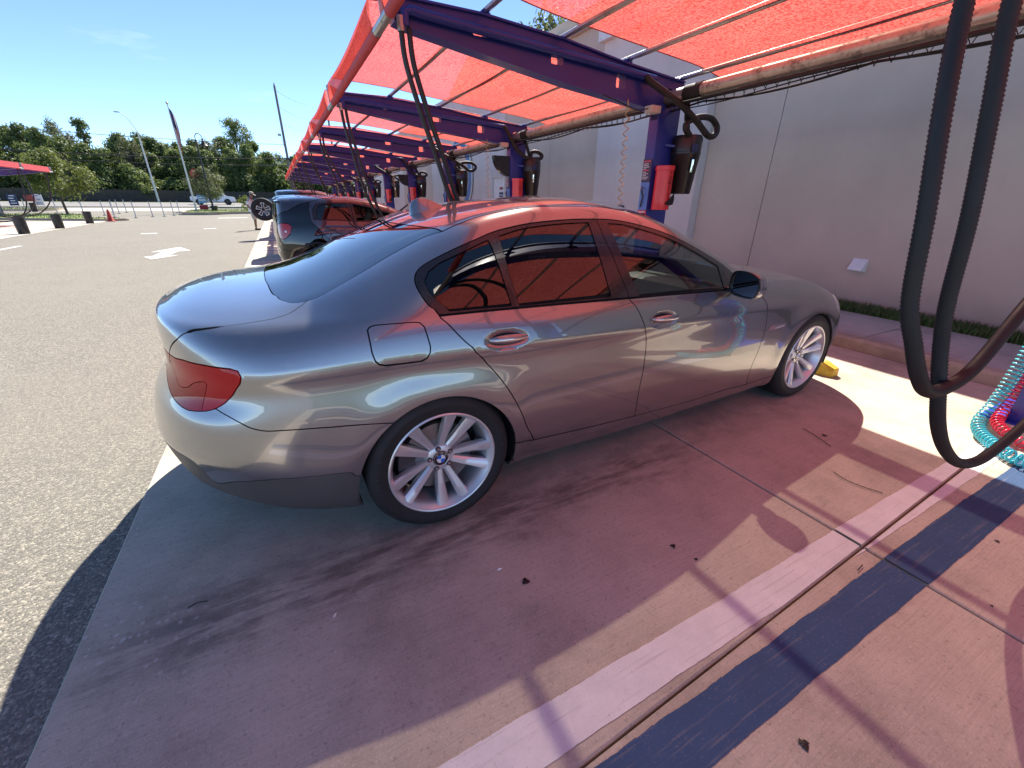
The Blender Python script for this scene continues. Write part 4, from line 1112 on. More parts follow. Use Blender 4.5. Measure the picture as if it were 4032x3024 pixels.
# taller block further along with bands, gable and pilasters
m = MB(); m.box(7.4, 12, 7.2, 18.6, 4.2, 5.9); m.build('upper_block', M['stucco_cream'], bl)
for k, (ya, yb) in enumerate(((7.1, 7.6), (9.6, 10.1), (12.1, 12.6), (14.6, 15.1))):
    m = MB(); m.box(7.22, 7.398, ya, yb, 4.2, 5.65); m.build('pilaster', M['stucco_light'], bl)
m = MB(); m.box(7.3, 7.396, 7.7, 18.5, 5.10, 5.26); m.build('red_band', M['band_red'], bl)
m = MB(); m.box(7.3, 7.396, 7.7, 18.5, 4.86, 5.06); m.build('blue_band', M['band_blue'], bl)
m = MB(); m.prism([(12.0, 5.9), (15.3, 7.2), (18.6, 5.9)], 4.5, Matrix(((0, 0, 1, 7.42), (1, 0, 0, 0), (0, 1, 0, 0), (0, 0, 0, 1)))); m.build('gable', M['stucco_light'], bl)
# door with notices
m = MB(); m.box(6.66, 6.71, 11.52, 12.60, 0.12, 2.24); dr = m.build('door', M['white_paint'], bl)
m = MB(); m.box(6.61, 6.69, 12.53, 12.62, .12, 2.25); m.box(6.61, 6.69, 11.50, 11.58, .12, 2.25); m.box(6.61, 6.69, 11.58, 12.53, 2.17, 2.25); m.build('door_frame', M['stucco_light'], dr)
M['notice_blue'] = plain('notice_blue', (.02, .035, .11), .5); M['notice_red'] = plain('notice_red', (.35, .05, .04), .5); M['ink_white'] = plain('white_ink', (.8, .8, .8), .5)
WX = Matrix(((0, 0, -1, 0), (-1, 0, 0, 0), (0, 1, 0, 0), (0, 0, 0, 1)))     # text facing -x, reading towards -y
def wall_text(t, size, mat, x, y, z, parent, bold=False): return text_obj('lettering', t, size, mat, Matrix.Translation((x, y, z)) @ WX, parent, bold=bold)
m = MB(); m.box(6.652, 6.658, 11.76, 12.06, 1.42, 1.72); m.build('notice', M['notice_blue'], dr)
for t, z in (('STORE', 1.62), ('PATH', 1.52)): wall_text(t, .085, M['ink_white'], 6.650, 11.91, z, dr, True)
m = MB(); m.box(6.652, 6.658, 11.78, 12.04, 1.80, 1.88); m.build('notice', M['notice_red'], dr)
# dryer vent
m = MB(); m.bbox(6.575, 6.602, .47, .66, .575, .745, .006); vt = m.build('wall_vent', M['white_paint'], None, 30)
tag(vt, 'small white square vent hood on the tan wall', 'vent')
m = MB(); m.add([(6.574, .485, .735), (6.574, .645, .735), (6.49, .655, .60), (6.49, .475, .60), (6.574, .485, .595), (6.574, .645, .595)], [(0, 3, 2, 1), (0, 4, 3), (1, 2, 5)]); m.build('vent_hood', M['white_paint'], vt)
# painted round sign on the wall: blue ring with pale middle
M['sign_blue'] = plain('sign_blue', (.06, .17, .36), .5); M['sign_tan'] = plain('sign_tan', (.62, .46, .34), .6)
m = MB(); TX = Matrix.Translation((6.56, 15.6, 2.35)) @ Matrix.Rotation(-PI/2, 4, 'Y')
m.lathe([(1.0, 0), (1.0, .03), (1.34, .03), (1.34, 0)], 64, TX); rs = m.build('round_wall_sign', M['sign_blue'], None, 40); tag(rs, 'round blue-ringed sign with a tan centre on the pale wall', 'sign')
m = MB(); m.lathe([(0, .02), (1.0, .02)], 64, TX); m.build('sign_face', M['sign_tan'], rs); m = MB(); m.lathe([(1.34, 0), (1.34, .036), (1.38, .036), (1.38, 0)], 64, TX); m.build('sign_rim', M['white_paint'], rs)
# meter boxes on the pale bay
for (y, z, lab, mt) in ((5.80, 1.325, 'small black outlet box on the pale wall bay', 'dash'), (5.36, 1.32, 'small grey weatherproof socket box on the pale wall bay', 'alloy_dark')):
    m = MB(); m.bbox(6.36, 6.42, y-.09, y+.09, z-.045, z+.05, .008); o_ = m.build('outlet_box', M[mt], None, 30); tag(o_, lab, 'outlet')
    m = MB(); m.bbox(6.35, 6.362, y-.05, y+.05, z-.03, z+.03, .004); m.build('cover', M['trim'], o_, 30)
# ------------------------------------------------------------------ vacuum arches with red shade cloth
def mat_cloth():
    n = NT('red_shade_cloth'); o = n.obj(); x, y, z = n.xyz(o)
    st = n.noise(n.mapv(o, (60, 2.2, 1)), 1.0, 4, .65); kn = n.noise(o, 48.0, 3, .7); big = n.noise(o, 1.3, 4)
    c = n.ramp(st, [(.25, (.36, .035, .030)), (.5, (.55, .065, .052)), (.75, (.82, .15, .12))])
    c = n.mix(n.math('MULTIPLY', n.ss(kn, .40, .58), .85), c, (.93, .22, .17))
    c = n.mix(n.math('MULTIPLY', n.ss(big, .4, .7), .25), c, (.62, .035, .035))
    di = n.new('ShaderNodeBsdfDiffuse'); n.put(di.inputs[0], c)
    tl = n.new('ShaderNodeBsdfTranslucent'); n.put(tl.inputs[0], c)
    tr = n.new('ShaderNodeBsdfTransparent'); tr.inputs[0].default_value = (1.0, .82, .74, 1)
    bn = n.bump(n.math('ADD', kn, n.math('MULTIPLY', st, .6)), .35, .004)
    n.l.new(bn, di.inputs['Normal']); n.l.new(bn, tl.inputs['Normal'])
    m1 = n.new('ShaderNodeMixShader'); m1.inputs[0].default_value = .62; n.l.new(di.outputs[0], m1.inputs[1]); n.l.new(tl.outputs[0], m1.inputs[2])
    m2 = n.new('ShaderNodeMixShader'); m2.inputs[0].default_value = CLOTH_OPEN; n.l.new(m1.outputs[0], m2.inputs[1]); n.l.new(tr.outputs[0], m2.inputs[2])
    n.l.new(m2.outputs[0], n.out.inputs[0]); n.n.remove(n.b); return n.mat
CLOTH_OPEN = .12
M['cloth'] = mat_cloth()
n = NT('navy_gloss_paint'); o = n.obj(); nz = n.noise(o, 5, 5, .6)
n.set(col=n.ramp(nz, [(.3, (.016, .030, .22)), (.7, (.022, .040, .27))]), rough=n.ss(nz, .3, .7, .32, .45), coat=.2, coatr=.12); M['navy'] = n.mat
n = NT('galvanised_pipe'); o = n.obj(); a = n.noise(o, 9, 5, .65); b = n.noise(n.mapv(o, (30, 1.5, 30)), 1, 4)
n.set(col=n.mix(n.math('MULTIPLY', n.ss(a, .52, .72), .6), n.ramp(b, [(.3, (.36, .34, .31)), (.7, (.55, .53, .50))]), (.20, .15, .10)), metal=.75, rough=n.ss(a, .3, .7, .28, .5)); M['galv'] = n.mat
n = NT('mildewed_steel_pipe'); o = n.obj(); x, y, z = n.xyz(o); a = n.noise(n.mapv(o, (6, 3, 3)), 1.6, 6, .7); b = n.noise(o, 22, 5, .7)
k = n.math('MULTIPLY', n.ss(a, .47, .60), n.ss(b, .40, .60))
n.set(col=n.mix(n.math('MULTIPLY', k, .6), n.ramp(b, [(.3, (.44, .41, .34)), (.7, (.60, .56, .47))]), (.055, .045, .035)), metal=.55, rough=n.math('ADD', .34, n.math('MULTIPLY', k, .4))); M['main_pipe'] = n.mat
M['hose'] = plain('black_vacuum_hose', (.013, .013, .013), .6, var=.2, scale=9)
M['hose_far'] = plain('black_hose', (.012, .012, .013), .45)
n = NT('red_dispenser'); o = n.obj(); sc = n.noise(n.mapv(o, (18, 18, 1.2)), 1, 5, .7)
n.set(col=n.ramp(sc, [(.25, (.50, .012, .015)), (.6, (.68, .025, .028)), (.85, (.80, .12, .11))]), rough=.42, coat=.3); M['red_box'] = n.mat
n = NT('smoked_black_bin'); o = n.obj(); s = n.noise(n.mapv(o, (9, 9, 1)), 1.0, 4, .6)
n.set(col=n.ramp(s, [(.35, (.008, .009, .009)), (.8, (.022, .026, .024))]), rough=.38, coat=.15, coatr=.1); M['bin'] = n.mat
M['ink'] = plain('black_ink', (.008, .008, .009), .6); M['placard'] = plain('placard_navy', (.045, .030, .085), .45); M['placard_red'] = plain('placard_red', (.55, .06, .10), .45); M['placard_white'] = plain('placard_white', (.72, .70, .74), .5)
M['placard_blue'] = plain('placard_blue', (.10, .22, .55), .4); M['cable'] = plain('black_cable', (.01, .01, .01), .6); M['coil_tan'] = plain('tan_air_coil', (.50, .38, .20), .45)
M['coil_cyan'] = plain('cyan_coil', (.05, .52, .60), .25, coat=.7); M['coil_red'] = plain('red_coil', (.75, .02, .06), .25, coat=.7); M['plinth_blue'] = plain('plinth_blue', (.02, .05, .42), .45); M['outlet'] = plain('beige_box', (.50, .46, .40), .5)
PURL = [(1.486, 2.946), (2.295, 2.875), (3.135, 2.813), (3.934, 2.731)]
XZ = Matrix(((1, 0, 0, 0), (0, 0, 1, 0), (0, 1, 0, 0), (0, 0, 0, 1)))       # prism xy -> xz, depth along +y
def rrect(x0, x1, z0, z1, r_=.02, k=4, ccw=True):
    out = []
    for (cx, cz, a0) in ((x1-r_, z1-r_, 0), (x0+r_, z1-r_, 90), (x0+r_, z0+r_, 180), (x1-r_, z0+r_, 270)):
        for i in range(k+1): a = R(a0+90*i/k); out.append((cx+r_*math.cos(a), cz+r_*math.sin(a)))
    return out
def holed_plate(outer, holes, d):
    """flat plate with holes (outline in xz), thickness d along y"""
    V = []; E = []
    def loop(p):
        o = len(V); V.extend(Vector(q) for q in p); E.extend((o+i, o+(i+1) % len(p)) for i in range(len(p)))
    loop(outer)
    for h in holes: loop(h)
    cv, ce, cf, *_ = delaunay_2d_cdt(V, E, [], 0, 1e-6); cv = np.array([tuple(v) for v in cv]); cf = np.array([tuple(f) for f in cf])
    cen = cv[cf].mean(1); keep = inpoly(np.array([tuple(q) for q in outer]), cen)
    for h in holes: keep &= ~inpoly(np.array([tuple(q) for q in h]), cen)
    m = MB(); k = len(cv)
    m.add([(x, -d/2, z) for x, z in cv]+[(x, d/2, z) for x, z in cv], [tuple(f) for f in cf[keep]]+[tuple(int(i)+k for i in f[::-1]) for f in cf[keep]])
    for p in [outer]+list(holes):
        kk = len(p); m.add([(x, s, z) for s in (-d/2, d/2) for x, z in p], [(i, (i+1) % kk, kk+(i+1) % kk, kk+i) for i in range(kk)])
    return m
# beam outline (xz)
BEAM_TOP = [(.66, 2.885), (1.42, 2.888), (2.28, 2.835), (3.0, 2.752), (3.62, 2.70), (3.93, 2.675)]
BEAM_BOT = [(3.60, 2.385), (3.375, 2.41), (2.37, 2.505), (1.42, 2.63), (.80, 2.715), (.66, 2.745)]
HOLES = [rrect(1.34, 1.475, 2.743, 2.800, .014), rrect(2.145, 2.285, 2.64, 2.722, .016), rrect(2.958, 3.085, 2.535, 2.652, .018)]
def arch_parts(root, full=True):
    web = holed_plate(BEAM_TOP+[(3.93, 2.30), (3.60, 2.30)]+BEAM_BOT, HOLES+[[(3.74+.088*math.cos(2*PI*i/20), 2.52+.088*math.sin(2*PI*i/20)) for i in range(20)]], .11)
    b = web.build('beam', M['navy'], root)
    m = MB(); top = BEAM_TOP
    vs = []
    for (x, z) in top:
        vs += [(x, -.085, z), (x, .085, z), (x, .085, z+.016), (x, -.085, z+.016)]
    m.add(vs, [(4*i+j, 4*i+4+j, 4*i+4+(j+1) % 4, 4*i+(j+1) % 4) for i in range(len(top)-1) for j in range(4)]+[(3, 2, 1, 0), tuple(range(len(vs)-4, len(vs)))]); m.build('top_flange', M['navy'], b)
    m = MB(); bt = BEAM_BOT[::-1]; vs = []
    for (x, z) in bt: vs += [(x, -.075, z-.014), (x, .075, z-.014), (x, .075, z+.002), (x, -.075, z+.002)]
    m.add(vs, [(4*i+j, 4*i+4+j, 4*i+4+(j+1) % 4, 4*i+(j+1) % 4) for i in range(len(bt)-1) for j in range(4)]+[(3, 2, 1, 0), tuple(range(len(vs)-4, len(vs)))]); m.build('bottom_flange', M['navy'], b)
    # stub box on the near side where hoses meet the beam
    m = MB(); m.tube([(.88, -.10, 2.80), (.79, -.10, 2.81), (.74, -.10, 2.795), (.735, -.10, 2.70)], .036, 12); m.tube([(.88, -.10, 2.80), (3.45, -.10, 2.655)], .036, 10); m.build('air_duct', M['navy'], root, 40)
    m = MB(); m.bbox(3.60, 3.93, -.075, .075, .12, 2.45, .01); m.build('post', M['navy'], root, 30)
    m = MB(); m.bbox(3.55, 4.12, -.19, .19, 0, .125, .012); pl = m.build('plinth', M['concrete'], root, 30); m = MB(); m.bbox(3.552, 4.118, -.188, .188, .1255, .131, .002); m.build('plinth_top', M['plinth_blue'], pl)
    for k, (x, z) in enumerate(PURL):
        m = MB(); m.prism([(x-.05, z-.075), (x+.05, z-.085), (x+.035, z-.02), (x-.02, z+.01), (x-.05, z-.01)], .012, Matrix.Translation((0, -.03, 0)) @ XZ); m.prism([(x-.05, z-.075), (x+.05, z-.085), (x+.035, z-.02), (x-.02, z+.01), (x-.05, z-.01)], .012, Matrix.Translation((0, .02, 0)) @ XZ)
        if full: m.build('pipe_bracket', M['navy'], root)
    # outer bracket carrying the fascia pipe
    m = MB(); m.prism([(.55, 2.70), (.62, 2.70), (.68, 2.78), (.68, 2.93), (.57, 2.99), (.53, 2.96)], .014, Matrix.Translation((0, -.095, 0)) @ XZ); m.build('end_bracket', M['galv'], root)
    m = MB(); m.tube([(.585, -.24, 2.73), (.585, .24, 2.73)], .040, 14); m.build('end_pipe', M['galv'], root, 40)
TOWEL_Z = (1.35, 1.82)
def dispenser(root_y, label):
    o = empty('towel_dispenser', (3.70, root_y-.185, 1.35)); tag(o, label, 'dispenser', 'red towel dispensers on the vacuum posts')
    m = MB(); m.lathe([(.07, 0), (.102, 0), (.102, .425), (.110, .428), (.110, .470), (.105, .474), (0, .474)], 32); m.build('tube', M['red_box'], o, 40)
    m = MB(); m.prism([(-.055, -.01), (.03, .055), (.075, .10), (.085, .03), (.075, -.02), (.03, -.03), (-.02, -.02)], .012, Matrix.Translation((.01, -.117, .08)) @ XZ); m.build('opening', M['ink'], o)
    for i, ch in enumerate('TOWELS'):
        a = R(-88); rr = .1035
        Mx = Matrix.Translation((rr*math.cos(a), rr*math.sin(a), .385-.048*i)) @ Matrix(((-math.sin(a), 0, math.cos(a), 0), (math.cos(a), 0, math.sin(a), 0), (0, 1, 0, 0), (0, 0, 0, 1)))
        text_obj('letter', ch, .060, M['ink'], Mx, o, bold=True)
    return o
def canister(root_y, label):
    o = empty('vacuum_canister', (4.01, root_y-.17, 1.53)); tag(o, label, 'canister', 'black vacuum canisters on the posts')
    m = MB(); m.lathe([(0, 0), (.115, 0), (.122, .01), (.168, .42), (.172, .425), (.172, .445), (.168, .45), (.170, .585), (.150, .62), (.05, .635), (0, .636)], 32); m.build('bin', M['bin'], o, 35)
    m = MB(); m.bbox(-.09, .01, -.176, -.160, .44, .52, .004); m.build('label_plate', M['notice_blue'], o, 30)
    m = MB(); m.tube([(-.06, -.175, .23), (-.06, -.182, .30), (-.06, -.182, .36)], .014, 8); m.build('latch', M['chrome'], o, 40)
    m = MB(); m.tube([(-.1, .0, .50), (-.25, .10, .52)], .02, 6); m.build('mount_arm', M['navy'], o)
    return o
def placards(root):
    y0, y1 = -.070, .070; x = 3.594
    m = MB(); m.box(x-.004, x, y0, y1, 1.655, 1.905); p = m.build('instruction_placard', M['placard'], root)
    m = MB()
    for i in range(11):
        z = 1.868-.018*i
        if i in (0, 5): continue
        m.box(x-.0065, x-.0045, y1-.010-random.uniform(.05, .10), y1-.012, z, z+.007)
    tag(m.build('small_print', M['placard_white'], p), kind='stuff')
    m = MB(); m.box(x-.0065, x-.0045, y0+.02, y1-.01, 1.872, 1.886); m.box(x-.0065, x-.0045, y0+.03, y1-.01, 1.776, 1.788); tag(m.build('red_heading', M['placard_red'], p), kind='stuff')
    m = MB(); m.box(x-.004, x, y0, y1, 1.345, 1.653); a = m.build('air_placard', M['placard_blue'], root)
    m = MB(); m.tube([(x-.02, .02, 1.60), (x-.05, -.005, 1.57), (x-.03, -.015, 1.50)], .011, 8); m.tube([(x-.03, -.015, 1.50), (x-.02, .02, 1.38)], .009, 6); m.build('air_gun', M['trim'], a, 40)
    m = MB(); m.box(x-.004, x, y0, y1, 1.225, 1.343); q = m.build('warning_placard', M['placard_red'], root)
    m = MB()
    for i in range(4): m.box(x-.0065, x-.0045, y0+.015, y1-.015, 1.243+.024*i, 1.254+.024*i)
    tag(m.build('small_print', M['placard_white'], q), kind='stuff')
def hose(name, pts, r_, label, group, mat=None, n=10, rib=None):
    P = curve_pts(pts, 14 if rib is None else 40); m = MB()
    if rib:
        # resample evenly, ridged
        L = [0.0]
        for a, b in zip(P[:-1], P[1:]): L.append(L[-1]+(b-a).length)
        k = int(L[-1]/rib)*2; S = np.linspace(0, L[-1], k); A_ = np.array([tuple(p) for p in P])
        Q = np.stack([np.interp(S, L, A_[:, i]) for i in range(3)], 1)
        m.tube([tuple(q) for q in Q], [r_ if i % 2 else r_*.86 for i in range(k)], 16)
    else: m.tube([tuple(p) for p in P], r_, n)
    o = m.build(name, mat or M['hose_far'], None, 180 if rib is None else 60); tag(o, label, 'hose', group); return o
def helix(path, r_coil, turns, r_w, n=12):
    P = curve_pts(path, 12); L = [0.0]
    for a, b in zip(P[:-1], P[1:]): L.append(L[-1]+(b-a).length)
    A_ = np.array([tuple(p) for p in P]); k = int(turns*n); out = []
    up = Vector((0, 0, 1))
    for i in range(k+1):
        s_ = L[-1]*i/k; c = Vector([np.interp(s_, L, A_[:, j]) for j in range(3)]); c2 = Vector([np.interp(min(s_+.02, L[-1]), L, A_[:, j]) for j in range(3)]); c1 = Vector([np.interp(max(s_-.02, 0), L, A_[:, j]) for j in range(3)])
        t = (c2-c1).normalized(); ref = Vector((0, 1, 0)) if abs(t.y) < .9 else Vector((1, 0, 0))
        a = t.cross(ref).normalized(); b = t.cross(a); an = 2*PI*i/n
        out.append(tuple(c+(a*math.cos(an)+b*math.sin(an))*r_coil))
    return out
ORD = ['first', 'second', 'third', 'fourth', 'fifth', 'sixth', 'seventh', 'eighth', 'ninth', 'tenth', 'eleventh', 'twelfth']
def where(n_):
    return {-1: 'behind the hanging ribbed hoses', 0: 'where the cyan coil hangs', 1: 'beside the grey sedan', 2: 'with black quarter-round guard'}.get(n_, '%s along the row from the grey sedan' % ORD[n_-1] if n_ > 2 else '')
proto = None
for n_ in range(NB0, NB1+1):
    yn = Y0+PITCH*n_
    if proto is None or n_ == NB0:
        a = empty('vacuum_arch', (0, yn, 0)); arch_parts(a)
        proto = a
    else:
        a = copy_tree(proto); a.location = (0, yn, 0)
    tag(a, 'navy blue cantilever vacuum arch with punched beam, '+where(n_), 'arch', 'navy vacuum arches in the row')
    if n_ >= 0: placards(a)
    if 1 <= n_:
        w_ = 'on the vacuum post '+{1: 'beside the grey sedan', 2: 'next past the grey sedan'}.get(n_, '%s along from the sedan' % ORD[n_-1])
        dispenser(yn, 'red tube towel dispenser lettered TOWELS '+w_)
        canister(yn, 'tapered black vacuum canister '+w_)
        # two suction hoses hanging from the beam tip towards the post
        for q, (dx, dz) in enumerate(((0, 0), (.065, .01))):
            sw = .12*math.sin(n_*2.1+q*1.3) if n_ > 1 else 0
            hose('suction_hose', [(.70+dx, yn-.10, 2.68+dz), (.72+dx, yn-.10, 2.45), (.82+dx+.3*sw, yn-.11, 2.1), (.93+dx+.8*sw, yn-.12, 1.78), (1.06+dx+sw, yn-.13, 1.40), (1.30+dx+sw, yn-.15, .95), (1.75+dx, yn-.16, .70+.08*q), (2.4, yn-.16, .72+.08*q), (3.0, yn-.15, .98), (3.5, yn-.13, 1.3)], .0225,
                 ('outer' if q == 0 else 'inner')+' black suction hose at the beam tip of the '+('arch beside the grey sedan' if n_ == 1 else '%s arch past the sedan' % ORD[n_-2]), 'suction hoses along the row', n=10 if n_ < 4 else 6)
        m = MB(); m.tube([(.70, yn-.10, 2.76), (.70, yn-.10, 2.66)], .031, 10); cl = m.build('hose_clamp', M['galv'], None, 40); cl.parent = a; cl.matrix_parent_inverse = a.matrix_basis.inverted()
        # loop hose at the post
        hl_ = [(3.30, yn-.12, 2.66), (3.36, yn-.16, 2.60), (3.58, yn-.28, 2.46), (3.76, yn-.31, 2.37), (3.98, yn-.31, 2.26), (4.15, yn-.31, 2.16), (4.28, yn-.29, 2.15), (4.37, yn-.26, 2.20), (4.38, yn-.24, 2.27), (4.25, yn-.25, 2.335), (4.05, yn-.27, 2.33), (3.85, yn-.29, 2.27), (3.81, yn-.30, 2.20), (3.94, yn-.26, 2.13), (4.0, yn-.2, 2.12)] if n_ % 2 else \
              [(3.44, yn-.12, 2.66), (3.52, yn-.15, 2.55), (3.66, yn-.2, 2.32), (3.86, yn-.22, 2.18), (4.10, yn-.26, 2.16), (4.20, yn-.22, 2.22), (4.12, yn-.2, 2.28), (4.0, yn-.18, 2.27), (3.98, yn-.17, 2.16)]
        hose('loop_hose', hl_, .034, 'thick black looped hose joining beam and canister at the '+('post beside the grey sedan' if n_ == 1 else '%s post past the sedan' % ORD[n_-2]), 'loop hoses at the posts', M['hose'], 12)
        hose('drop_hose', [(3.74, yn-.30, 2.49), (3.80, yn-.28, 2.42), (3.90, yn-.22, 2.28), (4.0, yn-.17, 2.15)], .030, 'black drop hose from steel main pipe to canister at the '+('post beside the sedan' if n_ == 1 else '%s post past the sedan' % ORD[n_-2]), 'drop hoses from the main pipe', M['hose'])
    if n_ in (1, 2, 4, 6, 8):
        m = MB(); m.tube(helix([(3.12, yn-.10, 2.36), (3.12, yn-.10, 1.9), (3.14, yn-.10, 1.35)], .026, 11, .006), .006, 5); m.tube([(3.12, yn-.08, 2.44), (3.12, yn-.10, 2.36)], .007, 5)
        o = m.build('air_coil', M['coil_tan'], None, 180); tag(o, 'thin tan coiled air line hanging from the beam of the '+('arch beside the sedan' if n_ == 1 else '%s arch past the sedan' % ORD[n_-2]), 'hose', 'tan air coils')
    if n_ in (2, 4):
        m = MB(); pts = [(0, 0)]+[(.34*math.cos(R(t)), .34*math.sin(R(t))) for t in range(180, 271, 9)]
        m.prism(pts, .10, Matrix.Translation((3.62, yn-.05, 2.20)) @ XZ); o = m.build('hose_guard', M['trim'], None); tag(o, 'black quarter-round guard plate on the '+('post next past the sedan' if n_ == 2 else 'third post past the sedan'), 'guard', 'black hose guards')
# shade cloth, purlins, pipes bay by bay
def zcl(x): return float(np.interp(x, [.56, 1.486, 2.295, 3.135, 3.934, 4.28], [2.975, 2.968, 2.899, 2.837, 2.757, 2.705]))
for n_ in range(NB0, NB1):
    ya, yb = Y0+PITCH*n_, Y0+PITCH*(n_+1); nm = {-1: 'over the bay with the hanging ribbed hoses', 0: 'over the grey sedan', 1: 'over the empty bay past the sedan', 2: 'over the dark hatchback', 3: 'over the dark crossover'}.get(n_, 'over the %s bay past the sedan' % ORD[n_-1] if n_ > 3 else '')
    def cf(u, v):
        x = .57+(4.26-.57)*u; e = .26+.16*(1-u)**6+.02*math.sin(u*9)
        y0, y1 = ya+e, yb-e; y = y0+(y1-y0)*v
        sag = -.045*math.sin(PI*v)-.012*abs(math.sin(PI*((x-.6)/.83)))*math.sin(PI*v)+.02*(abs(2*v-1)**3)
        return (x, y, zcl(x)+sag+.004*math.sin(17*u+5*v+n_))
    m = MB(); m.grid(49, 25, cf); o = m.build('shade_cloth', M['cloth'], None, 180); tag(o, 'translucent red shade cloth stretched '+nm, 'canopy', 'red shade cloths')
    # hem rope along the free edges
    for v in (0, 1):
        m = MB(); m.tube([cf(i/40, v) for i in range(41)], .006, 5); m.build('hem', M['band_red'], o, 180)
    m = MB(); m.grid(25, 6, lambda u, v: (.545-.012*math.sin(PI*v), ya+.22+(PITCH-.44)*u, 2.735+(.235-.05*math.sin(PI*u))*v)); m.build('fascia', M['cloth'], o, 180)
    m = MB(); m.tube([(.585, ya+.24, 2.73), (.585, yb-.24, 2.73)], .043, 14); m.build('fascia_sleeve', M['cloth_opaque'] if 'cloth_opaque' in M else M['band_red'], o, 40)
    for (x, z) in PURL:
        m = MB(); m.tube([(x, ya+.005, z), (x, yb-.005, z)], .025, 12); p = m.build('purlin_pipe', M['galv'], None, 40); tag(p, 'galvanised purlin pipe '+{1.486: 'just inside the fascia', 2.295: 'second in from the fascia', 3.135: 'third in from the fascia', 3.934: 'by the posts'}[x]+' '+nm, 'pipe', 'purlin pipes')
    m = MB(); m.tube([(3.74, ya+.003, 2.52), (3.74, yb-.003, 2.52)], .066, 20); p = m.build('main_pipe', M['main_pipe'], None, 40); tag(p, 'thick stained steel vacuum pipe running '+nm, 'pipe', 'main vacuum pipes')
    m = MB(); m.tube([(3.74, yb-.52, 2.52), (3.74, yb-.30, 2.52)], .076, 20); m.build('coupler', M['rubber'], p, 40)
    m = MB(); cab = [(3.80, ya+PITCH*t, 2.425-.045*math.sin(PI*((t*2.3) % 1))) for t in np.linspace(0, 1, 60)]; m.tube(cab, .010, 6)
    m.tube([(3.78, ya+PITCH*t, 2.40-.02*math.sin(PI*t*3)) for t in np.linspace(0, 1, 40)], .006, 5); m.tube([(3.70+.0, ya+PITCH*t, 2.43) for t in np.linspace(0, 1, 4)], .018, 8)
    k = 34 if n_ < 4 else 12; out = []
    for i in range(k*6+1):
        t = i/(k*6); a = 2*PI*i/6; out.append((3.765+.03*math.cos(a), ya+PITCH*t, 2.42+.032*math.sin(a)))
    m.tube(out, .0035, 4); c_ = m.build('lashed_cable', M['cable'], None, 180); tag(c_, 'black cables lashed below the steel vacuum pipe '+nm, 'cable', 'lashed cables'); c_['kind'] = 'stuff'
    m = MB(); m.bbox(3.36, 3.50, yb-.20, yb-.09, 2.33, 2.40, .008); b_ = m.build('junction_box', M['outlet'], None, 30); tag(b_, 'beige junction box under the beam end, cloth '+nm, 'box', 'junction boxes')
    m = MB(); m.tube([tuple(v) for v in curve_pts([(2.75, yb-.12, 2.44), (2.95, yb-.13, 2.40), (3.2, yb-.14, 2.345), (3.36, yb-.14, 2.37)], 8)], .006, 5); m.build('flying_lead', M['cable'], b_, 180)
# the near arch: ribbed hoses and coiled air lines
y0 = Y0
hose('ribbed_hose', [(.70, -2.0, 2.70), (.86, -1.90, 2.3), (.935, -1.88, 2.0), (.935, -1.885, 1.83), (.892, -1.93, 1.63), (.880, -1.975, 1.41), (.905, -2.0, 1.21), (.938, -2.03, 1.10), (.985, -2.05, 1.015), (1.09, -2.05, .95), (1.22, -2.05, .93), (1.40, -2.05, .965), (1.6, -2.05, 1.13), (2.1, -2.05, 1.55), (2.8, -2.03, 1.9), (3.5, -2.0, 2.0)], .0190,
     'black ribbed vacuum hose, the higher of the two hanging loops', None, M['hose'], rib=.0105)
hose('ribbed_hose', [(.765, -2.0, 2.71), (1.0, -1.92, 2.35), (1.15, -1.88, 2.05), (1.172, -1.88, 1.87), (1.168, -1.92, 1.65), (1.182, -1.96, 1.40), (1.215, -1.98, 1.17), (1.24, -2.0, 1.04), (1.262, -2.03, .91), (1.32, -2.05, .785), (1.5, -2.05, .645), (1.72, -2.05, .52), (1.92, -2.05, .445), (2.12, -2.05, .41), (2.33, -2.05, .425), (2.54, -2.05, .47), (2.9, -2.05, .62), (3.3, -2.03, .95), (3.55, -2.0, 1.4)], .0200,
     'black ribbed vacuum hose, the lower of the two hanging loops', None, M['hose'], rib=.0105)
cy_ = [(3.72, -1.76, 1.2), (3.70, -1.76, .8), (3.69, -1.755, .52), (3.68, -1.75, .40), (3.66, -1.745, .28), (3.60, -1.74, .17), (3.53, -1.735, .09), (3.44, -1.78, .05), (3.32, -1.88, .045), (3.22, -2.0, .045), (3.2, -2.15, .05)]
m = MB(); m.tube(helix(cy_, .034, 62, .0058, 12), .0058, 6); o = m.build('coiled_air_line', M['coil_cyan'], None, 180); tag(o, 'glossy cyan coiled air line hanging at the blue plinth', 'hose', None)
cr = [(3.80, -1.80, 1.1), (3.76, -1.80, .6), (3.72, -1.80, .36), (3.66, -1.80, .24), (3.58, -1.80, .16), (3.50, -1.82, .12), (3.42, -1.90, .10), (3.40, -2.02, .06)]
m = MB(); m.tube(helix(cr, .030, 50, .0055, 12), .0055, 6); o = m.build('coiled_air_line', M['coil_red'], None, 180); tag(o, 'glossy red coiled air line hanging at the blue plinth', 'hose')
